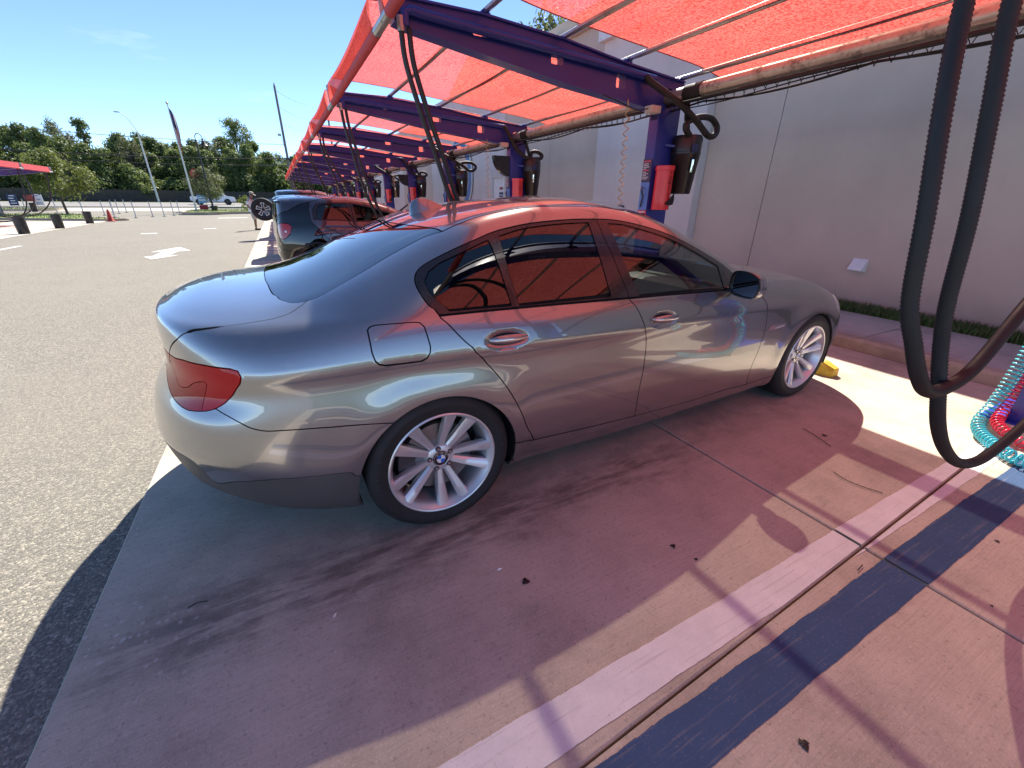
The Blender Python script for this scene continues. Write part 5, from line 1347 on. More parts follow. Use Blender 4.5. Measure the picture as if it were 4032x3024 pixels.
# ------------------------------------------------------------------ other vehicles
def hatch_rows(kx=1.0, kz=1.0, kw=1.0, box=0.0):
    Rz = []
    def row(keys): Rz.append(([(k[0]*kx, k[1]*kz) for k in keys], [(k[0]*kx, k[2]*kw) for k in keys]))
    row([(-.7, .36, .6), (0, .24, .62), (2.4, .24, .62), (3.3, .26, .55)])
    row([(-.7, .33, .76), (-.35, .24, .78), (.4, .19, .79), (2.1, .19, .79), (2.9, .22, .78), (3.3, .24, .74)])
    row([(-.7, .42, .80), (-.35, .34, .82), (.4, .28, .825), (2.1, .28, .825), (2.9, .32, .81), (3.3, .34, .76)])
    row([(-.7, .52, .82), (0, .46, .85), (1.2, .40, .848), (2.4, .44, .845), (3.3, .46, .78)])
    row([(-.7, .64, .825), (0, .62, .862), (1.2, .55, .858), (2.4, .60, .855), (3.3, .58, .77)])
    row([(-.7, .76, .82), (0, .75, .858), (1.2, .70, .858), (2.4, .72, .85), (3.3, .66, .75)])
    row([(-.7, .90, .81), (0, .89, .845), (1.2, .85, .85), (2.2, .84, .835), (2.8, .80, .80), (3.3, .72, .70)])
    row([(-.7, 1.0, .79), (0, .99, .825), (1.2, .95, .832), (2.0, .92, .82), (2.6, .88, .77), (3.3, .75, .65)])
    row([(-.7, 1.06, .77), (0, 1.055, .805), (1.2, 1.02, .81), (1.9, .985, .80), (2.3, .95, .76), (2.8, .90, .70), (3.3, .77, .58)])
    row([(-.7, 1.24, .74-.0*box), (0, 1.24, .755+.03*box), (.9, 1.23, .76+.03*box), (1.4, 1.16, .765), (1.9, 1.03, .76), (2.3, .97, .68), (2.8, .92, .60), (3.3, .78, .48)])
    row([(-.7, 1.385, .66+.05*box), (0, 1.40, .67+.07*box), (.6, 1.40, .67+.07*box), (1.0, 1.36, .68+.04*box), (1.4, 1.25, .70), (1.9, 1.07, .70), (2.3, .985, .55), (2.8, .935, .48), (3.3, .785, .38)])
    row([(-.7, 1.425, .57+.08*box), (0, 1.455, .58+.08*box), (.6, 1.452, .59+.08*box), (1.0, 1.42, .60), (1.4, 1.31, .62), (1.9, 1.10, .60), (2.3, .995, .42), (2.8, .945, .36), (3.3, .79, .28)])
    row([(-.7, 1.445, .28), (0, 1.49, .29), (.6, 1.49, .30), (1.0, 1.45, .30), (1.5, 1.31, .31), (1.95, 1.12, .31), (2.3, 1.0, .2), (2.8, .95, .18), (3.3, .79, .14)])
    row([(-.7, 1.45, 0), (0, 1.50, 0), (.6, 1.50, 0), (1.0, 1.465, 0), (1.5, 1.33, 0), (2.0, 1.11, 0), (2.35, 1.0, 0), (2.8, .952, 0), (3.3, .79, 0)])
    te = [-.56, -.63, -.67, -.675, -.67, -.66, -.645, -.635, -.63, -.60, -.565, -.545, -.50, -.44]; ne = [3.15, 3.25, 3.3, 3.31, 3.31, 3.3, 3.28, 3.25, 3.22, 3.15, 3.08, 3.0, 2.92, 2.85]
    return Rz, [t*kx for t in te], [t*kx for t in ne]
def simple_wheel(parent, loc, r_, right=True):
    w = empty('wheel', loc, 0 if right else PI, parent)
    m = MB(); m.lathe([(r_*.66, -.09), (r_*.72, -.10), (r_*.95, -.095), (r_, -.07), (r_, .07), (r_*.95, .095), (r_*.72, .10), (r_*.66, .09)], 40, TO_Y); m.build('tyre', M['tyre'], w, 40)
    m = MB(); m.lathe([(r_*.67, .088), (r_*.64, .092), (r_*.60, .07), (r_*.58, -.05)], 36, TO_Y)
    for k in range(5):
        a = 2*PI*k/5
        q = [(.03, -.03), (r_*.6, -.045), (r_*.6, .045), (.03, .03)]
        m.prism([(x*math.cos(a)-y*math.sin(a), x*math.sin(a)+y*math.cos(a)) for x, y in q], .03, TO_Y @ Matrix.Translation((0, 0, .045)))
    m.lathe([(0, .082), (.06, .08), (.07, .04)], 20, TO_Y); m.build('rim', M['alloy_dark'], w, 40)
    m = MB(); m.lathe([(0, 0), (r_*.62, 0)], 24, TO_Y); m.build('wheel_back', M['gap'], w)
    return w
def hatchback(name, loc, label, paint, kx=1.0, kz=1.0, kw=1.0, box=0.0, open_window=False, lamp='tall', step=.05, wb=2.46):
    root = empty(name, loc); tag(root, label, 'car')
    rows, te, ne = hatch_rows(kx, kz, kw, box)
    B = Body(rows, (-.12*kx, te), (2.7*kx, ne), [(0, .31*kz, .37), (wb, .31*kz, .37)], list(np.linspace(-.12*kx, 2.7*kx, 40)), flare=.016, n_wrap=10, ntail=8.0)
    sx = lambda pts: B.side([(x*kx, z*kz) for x, z in pts])
    L = []
    dlo = sx([(-.36, 1.09), (-.33, 1.22), (-.26, 1.33), (-.1, 1.372), (.3, 1.385), (.75, 1.375), (1.05, 1.32), (1.4, 1.21), (1.75, 1.06), (1.72, 1.02), (1.0, 1.045), (.3, 1.07)]) if lamp != 'tall' else \
        sx([(.0, 1.09), (.02, 1.25), (.10, 1.35), (.25, 1.372), (.5, 1.378), (.75, 1.37), (1.05, 1.315), (1.4, 1.21), (1.75, 1.06), (1.72, 1.02), (1.0, 1.045), (.3, 1.075)])
    L.append((dlo, .006, True))
    x0 = -.28 if lamp != 'tall' else .06
    L.append((sx([(x0, 1.105), (x0+.02, 1.24), (x0+.09, 1.335), (.35, 1.36), (.62, 1.355), (.66, 1.075)]), .005, True))
    L.append((sx([(.76, 1.07), (.73, 1.35), (1.02, 1.295), (1.38, 1.19), (1.62, 1.07), (1.6, 1.045)]), .005, True))
    G_ = .008
    L.append((sx([(x0-.06, 1.40), (x0-.10, 1.25), (x0-.09, 1.06), (x0+.02, .93), (.18, .80), (.32, .66), (.41, .50), (.42, .36), (.44, .30)]), G_, False))
    L.append((sx([(.69, 1.385), (.70, 1.06), (.72, .8), (.72, .5), (.70, .29)]), G_, False))
    L.append((sx([(1.72, 1.01), (1.80, .9), (1.83, .6), (1.80, .29)]), G_, False))
    L.append((sx([(.36, .305), (.7, .30), (1.4, .30), (2.15, .30)]), G_, False))
    rr = lambda pts: B.rear([(w*kw, z*kz) for w, z in pts])
    if lamp == 'tall': lp = sx([(-.50, 1.04), (-.42, 1.03), (-.36, .98), (-.40, .88), (-.47, .80), (-.53, .77)])+rr([(.70, .78), (.60, .82), (.58, .98), (.66, 1.03)])
    else: lp = sx([(-.50, 1.03), (-.38, 1.01), (-.30, .965), (-.42, .93), (-.52, .92)])+rr([(.68, .92), (.40, .95), (.40, 1.01), (.66, 1.04)])
    L.append((lp, G_, True))
    rg = rr([(.0, 1.08), (.4, 1.08), (.60, 1.10), (.62, 1.2), (.58, 1.33), (.4, 1.37), (0, 1.38)])
    if len(rg) >= 4: L.append(([(0, rg[0][1])]+rg+[(0, rg[-1][1])], .008, False))
    L.append((sx([(-.58, .60), (-.45, .58), (-.30, .52), (-.2, .50)])[::1], G_, False))
    def hole(ax):
        h = circle_param(B, ax, .305*kz, .345*kz); return h+[(h[-1][0], 0), (h[0][0], 0)]
    holes = [hole(0), hole(wb)]
    B.cut(L, holes, step=step)
    used = set()
    def pn(nm, pts, mat, mode='pair', rim=.01, inset=0.0):
        tr = []
        for p in pts:
            if p is None: continue
            r_ = B.region(p)
            if id(r_) in used: continue
            used.add(id(r_)); tr += r_
        if not tr: return
        link(nm, B.mesh(nm, tr, mat, both=mode == 'both', rim=rim, inset=inset), root)
        if mode == 'pair': link(nm, B.mesh(nm, tr, mat, mirror=True, rim=rim, inset=inset), root)
    f1 = lambda a: a[0] if a else None
    pn('rear_door_glass', [f1(sx([(.4, 1.2)]))], M['glass_dark'], inset=.004, rim=.003)
    fg = f1(sx([(1.0, 1.18)])); gset = set(B.region(fg))
    if open_window:
        tr = B.region(fg); used.add(id(tr)); link('front_door_glass', B.mesh('front_door_glass', tr, M['glass_front'], mirror=True, rim=.003), root)
    else: pn('front_door_glass', [fg], M['glass_dark'], inset=.004, rim=.003)
    pn('window_frame', [f1(sx([(.70, 1.10)])), f1(sx([(.71, 1.30)])), f1(sx([(.67, 1.3)]))], M['trim'])
    pn('tail_light', [f1(rr([(.64, .90 if lamp == 'tall' else .98)]))], M['lamp_bright'])
    rgp = f1(rr([(.2, 1.22)])); pn('rear_window', [rgp], M['glass_dark'], 'both', inset=.004)
    for nm, p in (('rear_door', (.55, .7)), ('front_door', (1.3, .7)), ('sill', (1.0, .25)), ('front_wing', (2.1, .7))): pn(nm, [f1(sx([p]))], paint)
    rest = [r_ for r_ in B.reg if id(r_) not in used and len(r_) > 3]
    tr = [t for r_ in rest for t in r_]
    if tr: link('body', B.mesh('body', tr, paint, both=True), root)
    arc = np.zeros(len(B.cf), bool)
    for h in holes: arc |= inpoly(np.array(h), B.cen)
    gl = set(B.region(f1(sx([(.4, 1.2)]))))|gset|(set(B.region(rgp)) if rgp else set())
    link('body_shell', B.mesh('body_shell', np.array([i for i in range(len(B.cf)) if i not in gl and not arc[i]]), M['gap'], both=True, rim=0, inset=.02), root)
    for ax in (0, wb):
        simple_wheel(root, (ax, -.76*kw, .305*kz), .305*kz); simple_wheel(root, (ax, .76*kw, .305*kz), .305*kz, False)
        for sg in (-1, 1):
            m = MB(); vs = []
            for i in range(13):
                a = PI-PI*i/12
                for yy in (.80, .55): vs.append((ax+.35*kz*math.cos(a), sg*yy*kw, .305*kz+.35*kz*math.sin(a)))
            m.add(vs, [(2*i, 2*i+1, 2*i+3, 2*i+2) for i in range(12)]); m.add([(ax+.35*kz*math.cos(PI-PI*i/12), sg*.55*kw, .305*kz+.35*kz*math.sin(PI-PI*i/12)) for i in range(13)], [tuple(range(13))]); m.build('wheel_housing', M['gap'], root)
    # handles, spoiler, cabin
    for (x, z) in ((.16 if lamp == 'tall' else .05, .93), (1.02, .91)):
        h = f1(sx([(x+.1, z)]))
        if h:
            p, nn = B.ev_m(np.array([h[0]]), np.array([h[1]])); y = -p[0][1]
            for sg in (-1, 1):
                m = MB(); m.tube([(x*kx, sg*(y+.005), z*kz), (x*kx+.03, sg*(y+.03), z*kz), (x*kx+.17, sg*(y+.03), z*kz), (x*kx+.20, sg*(y+.005), z*kz)], .013, 8); m.build('door_handle', paint, root, 60)
    m = MB(); zt = 1.42*kz; vs = []
    for i in range(13):
        t = -1+2*i/12; y = .56*kw*t; xb = -.44*kx; d = .14*(1-.12*t*t)
        vs += [(xb+.12, y, zt+.012-.02*t*t), (xb-d, y*1.02, zt-.005-.02*t*t), (xb-d+.01, y*1.02, zt-.035-.02*t*t), (xb+.1, y, zt-.04-.02*t*t)]
    m.add(vs, [(4*i+j, 4*i+4+j, 4*i+4+(j+1) % 4, 4*i+(j+1) % 4) for i in range(12) for j in range(4)]+[(0, 1, 2, 3), (51, 50, 49, 48)]); m.build('roof_spoiler', paint, root, 50)
    m = MB(); m.box(-.3*kx, 2.0*kx, -.62*kw, .62*kw, .34*kz, .38*kz)
    m.box(1.55*kx, 1.9*kx, -.66*kw, .66*kw, .6*kz, .93*kz); m.build('cabin_floor', M['dash'], root)
    for y in (-.33, .33):
        m = MB(); seat_z = Matrix.Translation((.85*kx, y*kw, .40*kz)); m.bbox(0, .5, -.24, .24, 0, .16, .04, seat_z); m.bbox(-.08, .08, -.23, .23, .1, .66, .04, seat_z @ Matrix.Rotation(-.25, 4, 'Y')); m.bbox(-.05, .05, -.12, .12, .68, .86, .03, seat_z @ Matrix.Rotation(-.22, 4, 'Y')); m.build('front_seat', M['seat'], root, 40)
    m = MB(); m.bbox(0, .5, -.6, .6, .38*kz, .55*kz, .04); m.bbox(-.08, .08, -.6, .6, .5*kz, 1.02*kz, .04); m.build('rear_bench', M['seat'], root, 40)
    return root, B
M['paint_dark'] = car_paint('dark_plum_paint', (.030, .026, .034), .25, .3, .5)
M['paint_slate'] = car_paint('dark_slate_paint', (.055, .065, .075), .25, .3, .6)
M['paint_teal'] = car_paint('dark_teal_paint', (.05, .085, .095), .2, .32, .5)
hb, HB = hatchback('hatchback', (.11, 7.12, 0), 'small dark plum hatchback with its front window open, parked past the grey sedan', M['paint_dark'], open_window=True, step=.04)
# inner round lens in the tall tail lamp
for sg in (-1,):
    h = HB.side([(-.47, .90)])
    if h:
        p, nn = HB.ev_m(np.array([h[0][0]]), np.array([h[0][1]])); q = p[0]+nn[0]*.006
        m = MB(); m.lathe([(0, .004), (.018, .003), (.020, -.004)], 18, Matrix.Translation(q) @ Vector(nn[0]).to_track_quat('Z', 'Y').to_matrix().to_4x4()); m.build('reversing_lens', M['lamp_clear'], hb, 40)
m = MB(); m.tube([tuple(Matrix.Translation((1.42, .33, .86)) @ Matrix.Rotation(-1.15, 4, 'Y') @ Vector((.18*math.cos(t), .18*math.sin(t), 0))) for t in np.linspace(0, 2*PI, 25)[:-1]], .016, 6, closed=True); m.build('steering_wheel', M['dash'], hb)
suv, _ = hatchback('crossover', (.13, 10.95, 0), 'dark slate crossover with roof spoiler and slim red tail lamp, past the plum hatchback', M['paint_slate'], 1.10, 1.03, 1.05, .3, lamp='slim', step=.06, wb=2.66)
tr4, _ = hatchback('off_roader', (.22, 18.15, 0), 'boxy dark teal off-roader with its tailgate swung open', M['paint_teal'], 1.10, 1.19, 1.10, 1.0, lamp='slim', step=.07, wb=2.66)
m = MB(); m.bbox(-1.34, -.50, -.965, -.90, .70, 1.45, .04); tg = m.build('tailgate', M['paint_teal'], tr4, 40)
# spare wheel on the gate, facing down the row
sw = empty('spare_wheel', (-1.10, -1.05, 1.06), 0, tr4)
m = MB(); m.lathe([(.25, -.10), (.30, -.12), (.385, -.11), (.405, -.08), (.405, .08), (.385, .11), (.30, .125), (.25, .10)], 48, TO_Y); m.build('tyre', M['tyre'], sw, 40)
m = MB(); m.lathe([(.255, .10), (.245, .11), (.235, .07), (.0, .03)], 40, TO_Y); m.build('rim', M['trim'], sw, 40)
for k in range(5):
    a = 2*PI*k/5+.3; rot = lambda q: [(x*math.cos(a)-y*math.sin(a), x*math.sin(a)+y*math.cos(a)) for x, y in q]
    m = MB(); m.prism(rot([(.05, -.040), (.15, -.046), (.238, -.075), (.238, .075), (.15, .046), (.05, .040)]), .03, TO_Y @ Matrix.Translation((0, 0, .075))); sp = m.build('spoke', M['white_paint'], sw)
    m = MB(); m.prism(rot([(.0, -.02), (.15, -.026), (.215, -.045), (.215, .045), (.15, .026), (.0, .02)]), .006, TO_Y @ Matrix.Translation((0, 0, .105))); m.build('spoke_inlay', M['trim'], sp)
# ------------------------------------------------------------------ background: islands, road, poles, trees
def leaf_mat(name, c0, c1, c2):
    n = NT(name); oi = n.new('ShaderNodeObjectInfo'); g = n.new('ShaderNodeNewGeometry')
    r_ = n.math('FRACT', n.math('ADD', n.math('MULTIPLY', g.outputs['Random Per Island'], 1.0), n.math('MULTIPLY', oi.outputs['Random'], .37)))
    c = n.ramp(r_, [(0, c0), (.5, c1), (1, c2)])
    n.set(col=c, rough=.55, spec=.35)
    tl = n.new('ShaderNodeBsdfTranslucent'); n.put(tl.inputs[0], n.mix(.35, c, (.30, .36, .06)))
    mx = n.new('ShaderNodeMixShader'); mx.inputs[0].default_value = .38; n.l.new(n.b.outputs[0], mx.inputs[1]); n.l.new(tl.outputs[0], mx.inputs[2]); n.l.new(mx.outputs[0], n.out.inputs[0])
    return n.mat
M['leaf_a'] = leaf_mat('leaf_dark', (.060, .098, .034), (.100, .145, .048), (.150, .19, .07))
M['leaf_b'] = leaf_mat('leaf_mid', (.085, .13, .04), (.13, .18, .058), (.19, .235, .085))
M['leaf_c'] = leaf_mat('leaf_grey', (.075, .085, .050), (.105, .115, .070), (.145, .15, .095))
M['leaf_d'] = leaf_mat('leaf_olive', (.075, .105, .024), (.12, .145, .04), (.17, .19, .065))
M['bark'] = plain('bark', (.11, .088, .068), .9, var=.35, scale=14, bump=.4, bscale=30)
def tree_proto(name, h, crown_w, n_leaf, leaf, lm, trunk_h=.3, r0=.16, shape='round', seed=1, clumps=26, flat=1.0):
    rs = random.Random(seed); root = empty(name)
    m = MB(); m.tube([(0, 0, -.3), (rs.uniform(-.1, .1), rs.uniform(-.1, .1), h*trunk_h*.6), (rs.uniform(-.2, .2), rs.uniform(-.2, .2), h*trunk_h*1.2), (0, 0, h*.82)], [r0, r0*.85, r0*.65, r0*.15], 7)
    cl = []
    for i in range(clumps):
        t = rs.random()
        if shape == 'round': z = h*(trunk_h+(1-trunk_h)*t); prof = math.sin(PI*min(1, max(.06, (t*.92+.10))))**.75
        elif shape == 'cone': z = h*(trunk_h+(1-trunk_h)*t); prof = (1-t)**.7*.95+.08
        else: z = h*(trunk_h+(1-trunk_h)*(.55+.45*t)); prof = .95*math.sin(PI*(.15+.8*t))**.6
        a = rs.random()*2*PI; q = math.sqrt(rs.random())*prof*crown_w/2
        c = Vector((q*math.cos(a), q*math.sin(a), min(z, h*.97)*1.0)); s_ = crown_w*rs.uniform(.10, .20)*(.7+.3*prof); cl.append((c, s_))
        m.tube([(0, 0, max(h*trunk_h*.7, c.z*.72)), tuple(c*.6+Vector((0, 0, c.z*.34))), tuple(c)], [r0*.35, r0*.2, r0*.06], 5)
    m.build('trunk', M['bark'], root, 60)
    vs = []; fs = []
    for i in range(n_leaf):
        c, s_ = cl[rs.randrange(len(cl))]
        d = Vector((rs.gauss(0, 1), rs.gauss(0, 1), rs.gauss(0, .75)*flat)); d.normalize(); p = c+d*s_*rs.random()**.4*1.25
        nrm = (d+Vector((rs.gauss(0, .6), rs.gauss(0, .6), rs.gauss(0, .6)+.4))).normalized(); t = nrm.orthogonal().normalized(); t = Matrix.Rotation(rs.random()*6.28, 3, nrm) @ t; b = nrm.cross(t)
        l = leaf*rs.uniform(.6, 1.4); w = l*.5; o = len(vs)
        vs += [tuple(p-t*l*.5), tuple(p+b*w*.5), tuple(p+t*l*.5), tuple(p-b*w*.5)]; fs.append((o, o+1, o+2, o+3))
    me = bpy.data.meshes.new('crown'); me.from_pydata(vs, [], fs); me.materials.append(lm); link('crown', me, root)
    return root
protos = [tree_proto('broadleaf_tree', 12, 9.5, 7200, .55, M['leaf_a'], .22, .22, 'round', 1, 34), tree_proto('broadleaf_tree', 12, 8, 6400, .52, M['leaf_b'], .25, .20, 'round', 2, 30),
          tree_proto('grey_leaved_tree', 12, 9, 3600, .36, M['leaf_c'], .30, .2, 'round', 3, 30), tree_proto('cypress_tree', 12, 5.0, 4200, .36, M['leaf_a'], .08, .18, 'cone', 4, 34),
          tree_proto('tall_pine', 16, 8, 3000, .40, M['leaf_b'], .45, .2, 'pine', 5, 22), tree_proto('understory_bush', 4.2, 7.5, 4200, .46, M['leaf_a'], .03, .1, 'round', 6, 26)]
# heights (m) of the tree line against x, read at the far fence
xs_t = [-46, -41, -37, -34, -31, -28.5, -26, -24, -21, -19, -16, -13, -10.5, -8, -5.3, -3, -1, 2, 6, 10, 15]
hs_t = [12.5, 12.8, 12.2, 13.6, 11.2, 14.2, 11.5, 11.6, 11.8, 11.2, 11.2, 11.6, 11.6, 12.5, 15.6, 12.2, 10.0, 10.2, 10.2, 10.8, 11]
kindn = [0, 0, 0, 2, 2, 3, 1, 1, 0, 0, 0, 0, 2, 1, 4, 1, 3, 2, 1, 0, 2]
used_p = set()
def put_tree(k, x, y, s, rz, label, group, zb=None):
    src = protos[k]
    if k in used_p: o = copy_tree(src)
    else: o = src; used_p.add(k)
    o.location = (x, y, gz(y)-.1 if zb is None else zb); o.rotation_euler = (0, 0, rz); o.scale = (s[0], s[0], s[1]); tag(o, label, 'tree', group); return o
KD = {0: 'dense dark green tree in the wood behind the board fence', 1: 'mid green tree in the wood behind the board fence', 2: 'greyish sparse tree in the wood behind the board fence', 3: 'narrow pointed dark tree in the wood behind the board fence', 4: 'tall pine with an open crown rising above the wood'}
rt = random.Random(11)
for i, (x, h, k) in enumerate(zip(xs_t, hs_t, kindn)):
    y = 112+rt.uniform(-4, 4); H0 = 16 if k == 4 else 12
    put_tree(k, x, y, (rt.uniform(.75, .95) if k != 3 else .9, (h-.8)/H0), rt.random()*6, KD[k], KD[k].split(' in the ')[0]+'s of the wood')
for i in range(22):
    x = -48+i*2.95+rt.uniform(-.8, .8); k = rt.choice([0, 0, 1, 2, 1]); h = float(np.interp(x, xs_t, hs_t))*rt.uniform(.62, .86)
    put_tree(k, x, 103+rt.uniform(-2.5, 2.5), (rt.uniform(.55, .75), h/12), rt.random()*6, KD[k], KD[k].split(' in the ')[0]+'s of the wood')
for i in range(44):
    put_tree(5, -48+(i % 22)*2.9+rt.uniform(-.6, .6), (99.5 if i < 22 else 107)+rt.uniform(-1, 1), (rt.uniform(.7, 1.0), rt.uniform(.8, 1.2) if i < 22 else rt.uniform(1.3, 1.9)), rt.random()*6, 'low dark bush at the edge of the wood behind the fence', 'bushes at the edge of the wood')
for (x, y, h) in ((13, 22, 9.5), (17, 30, 9.6), (11.5, 16.5, 8.6)):
    put_tree(2, x, y, (.6, h/12), 1.0+x, 'sparse tree rising behind the car wash roof', 'trees behind the building')
# road, verge and fence
def strip(name, ya, yb, dz, mat, x0=-160, x1=120, kind='structure'):
    ys = np.linspace(ya, yb, 7); m = MB(); m.add([(x, y, gz(y)+dz) for y in ys for x in (x0, x1)], [(2*i, 2*i+1, 2*i+3, 2*i+2) for i in range(6)]); return tag(m.build(name, mat), kind=kind)
M['road'] = plain('worn_grey_road', (.21, .205, .195), .85, var=.15, scale=1.5); M['apron'] = mat_concrete('apron_concrete', (.46, .42, .36), False, False)
strip('road', 66.5, 90, .0, M['road']); strip('apron', 56.5, 66.4, -.003, M['apron'], -34, -8.6)
m = MB(); m.box(-160, 120, 66.2, 66.5, gz(66)-.2, gz(66.5)+.12); tag(m.build('road_kerb', M['kerb']), kind='structure')
for y in (74.2, 82): 
    m = MB(); m.add([(x, yy, gz(yy)+.006) for yy in (y, y+.16) for x in (-160, 120)], [(0, 1, 3, 2)]); tag(m.build('road_line', M['white_line_lot']), 'long white lane line along the far road', 'marking', 'road lane lines')
M['fence'] = plain('weathered_boards', (.060, .052, .046), .9, var=.3, scale=2)
fn_ = empty('board_fence', (-18, 95, gz(95))); tag(fn_, 'long weathered dark board fence along the far side of the road', 'fence')
for j in range(26):
    xa = -32+j*2.4
    m = MB()
    for i in range(16): m.box(xa+i*.15, xa+i*.15+.135, -.012, .012, .05, 1.75+random.uniform(-.03, .03))
    tag(m.build('fence_boards', M['fence'], fn_), kind='stuff')
    m = MB(); m.box(xa-.07, xa+.07, .02, .14, -.2, 1.9); m.build('fence_post', M['fence'], fn_)
# grass islands with kerbs
def island(name, pts, label, zt=.10, n_g=2500):
    P = curve_pts([(x, y, 0) for x, y in pts]+[(pts[0][0], pts[0][1], 0)], 5)[:-1]; c = sum((Vector(p) for p in P), Vector())/len(P)
    zb = gz(c.y); k = len(P); inn = [c+(p-c)*(1-.22/max(.5, (p-c).length)) for p in P]
    m = MB(); m.add([(p.x, p.y, zb-.3) for p in P]+[(p.x, p.y, zb+zt+.02) for p in P]+[(p.x, p.y, zb+zt+.02) for p in inn]+[(p.x, p.y, zb+zt-.03) for p in inn], [(i+a*k, (i+1) % k+a*k, (i+1) % k+(a+1)*k, i+(a+1)*k) for a in range(3) for i in range(k)])
    o = m.build(name, M['kerb']); tag(o, kind='structure')
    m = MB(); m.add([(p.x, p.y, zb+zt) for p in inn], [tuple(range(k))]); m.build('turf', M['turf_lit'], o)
    pol = np.array([(p.x, p.y) for p in inn]); mn = pol.min(0); mx = pol.max(0)
    def f():
        while True:
            q = (random.uniform(mn[0], mx[0]), random.uniform(mn[1], mx[1]))
            if inpoly(pol, np.array([q]))[0]: return (q[0], q[1], zb+zt)
    g = grass('grass_blades', n_g, f, .11, M['blade'], .02); g.parent = o
    return o
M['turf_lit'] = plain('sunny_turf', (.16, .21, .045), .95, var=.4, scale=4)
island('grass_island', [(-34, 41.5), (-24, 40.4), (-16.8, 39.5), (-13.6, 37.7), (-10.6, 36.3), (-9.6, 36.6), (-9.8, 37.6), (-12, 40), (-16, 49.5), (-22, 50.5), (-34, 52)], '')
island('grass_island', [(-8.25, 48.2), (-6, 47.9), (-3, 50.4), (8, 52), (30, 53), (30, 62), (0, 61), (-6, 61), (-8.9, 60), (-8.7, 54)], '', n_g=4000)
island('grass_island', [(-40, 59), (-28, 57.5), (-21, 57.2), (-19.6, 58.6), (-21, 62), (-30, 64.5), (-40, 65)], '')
# slim marker posts
M['marker'] = plain('pale_marker_post', (.50, .50, .50), .45); M['marker_top'] = plain('dark_cap', (.12, .12, .13), .5)
mk = None
mpos = [(-18.95, 49.55), (-17.85, 51.97), (-14.97, 48.05), (-13.58, 47.8), (-11.78, 43.0), (-13.58, 50.4), (-13.42, 51.3), (-13.3, 53.2), (-10.13, 41.48), (-9.55, 43.83), (-8.87, 44.36), (-8.48, 46.06), (-8.4, 48.4)]
for i, (x, y) in enumerate(mpos):
    if mk is None:
        mk = empty('marker_post'); m = MB(); m.tube([(0, 0, -.05), (0, 0, 1.18)], .038, 10); m.build('pole', M['marker'], mk, 60); m = MB(); m.lathe([(.13, 0), (.13, .03), (.05, .06), (.04, .06)], 16); m.build('foot', M['marker_top'], mk, 40); m = MB(); m.tube([(0, 0, 1.12), (0, 0, 1.22)], .05, 10); m.build('cap', M['marker_top'], mk, 60); o = mk
    else: o = copy_tree(mk)
    o.location = (x, y, gz(y)-.014 if i not in (0, 1) else .08); tag(o, 'slim pale marker post closing off the far end of the lot', 'post', 'marker posts across the lot end')
# bins, cone
M['bin_plastic'] = plain('black_bin_plastic', (.018, .018, .018), .45)
for i, (x, y) in enumerate(((-9.95, 23.3), (-10.12, 27.4), (-10.4, 32.6))):
    o = empty('trash_barrel', (x, y, 0)); tag(o, ('round black trash barrel standing furthest from the orange cone', 'middle one of three round black trash barrels', 'round black trash barrel standing closest to the orange cone')[i], 'barrel', 'black barrels at the opposite bays')
    m = MB(); m.lathe([(0, 0), (.17, 0), (.18, .02), (.195, .60), (.205, .61), (.205, .65), (.195, .655), (.185, .63), (.165, .05), (0, .05)], 28); m.build('drum', M['bin_plastic'], o, 40)
    m = MB(); m.lathe([(.183, .30), (.193, .31), (.193, .33), (.185, .34)], 28); m.build('hoop', M['bin_plastic'], o, 40)
M['cone'] = plain('faded_red_cone', (.38, .035, .028), .6); co = empty('traffic_cone', (-10.15, 35.5, -.012)); tag(co, 'faded red traffic cone at the kerb end of the grass island', 'cone')
m = MB(); m.lathe([(.19, .03), (.17, .05), (.045, .72), (.03, .73), (0, .73)], 20); m.build('body', M['cone'], co, 40); m = MB(); m.bbox(-.24, .24, -.24, .24, 0, .03, .01); m.build('base', M['cone'], co)
# small trees on the islands, shrub
t1 = tree_proto('island_tree', 4.75, 4.1, 7000, .19, M['leaf_d'], .34, .10, 'round', 21, 34); t1.location = (-16.05, 48.3, .08); tag(t1, 'young spreading olive-green tree on the grass island by the black barrels', 'tree')
t2 = tree_proto('island_tree', 4.0, 3.5, 6000, .16, M['leaf_c'], .30, .09, 'round', 22, 30); t2.location = (-6.6, 56.2, gz(56)+.08); tag(t2, 'small grey-green tree on the grass island beside the flagpole', 'tree')
t3 = tree_proto('shrub', 1.5, 1.9, 900, .13, M['leaf_d'], .08, .03, 'round', 23, 14); t3.location = (-3.2, 54.2, gz(54)+.08); tag(t3, 'bright green leafy shrub on the grass island near the man', 'shrub')
for i, (x, y, h, w_) in enumerate(((-12.9, 45.2, .5, .6),)):
    pass
# flag pole
M['pole_white'] = plain('white_pole', (.62, .62, .62), .4); M['gold'] = plain('pole_ball', (.55, .53, .48), .3, .6)
fp = empty('flagpole', (-7.7, 53.2, gz(53)+.06)); tag(fp, 'tall white flagpole with a limp striped flag on the grass island', 'flagpole')
m = MB(); m.tube([(0, 0, -.1), (0, 0, 9.3)], [.085, .045], 12); m.build('pole', M['pole_white'], fp, 60); m = MB(); m.lathe([(0, 9.25), (.08, 9.29), (.115, 9.39), (.08, 9.49), (0, 9.52)], 14); m.build('ball', M['gold'], fp, 60)
M['flag_red'] = plain('flag_red', (.42, .05, .06), .8); M['flag_white'] = plain('flag_white', (.68, .66, .66), .8); M['flag_navy'] = plain('flag_navy', (.03, .04, .13), .8)
fl = empty('flag', (-7.7, 53.2, gz(53)+.06)); tag(fl, 'limp red and white striped flag with navy corner hanging from the white pole', 'flag')
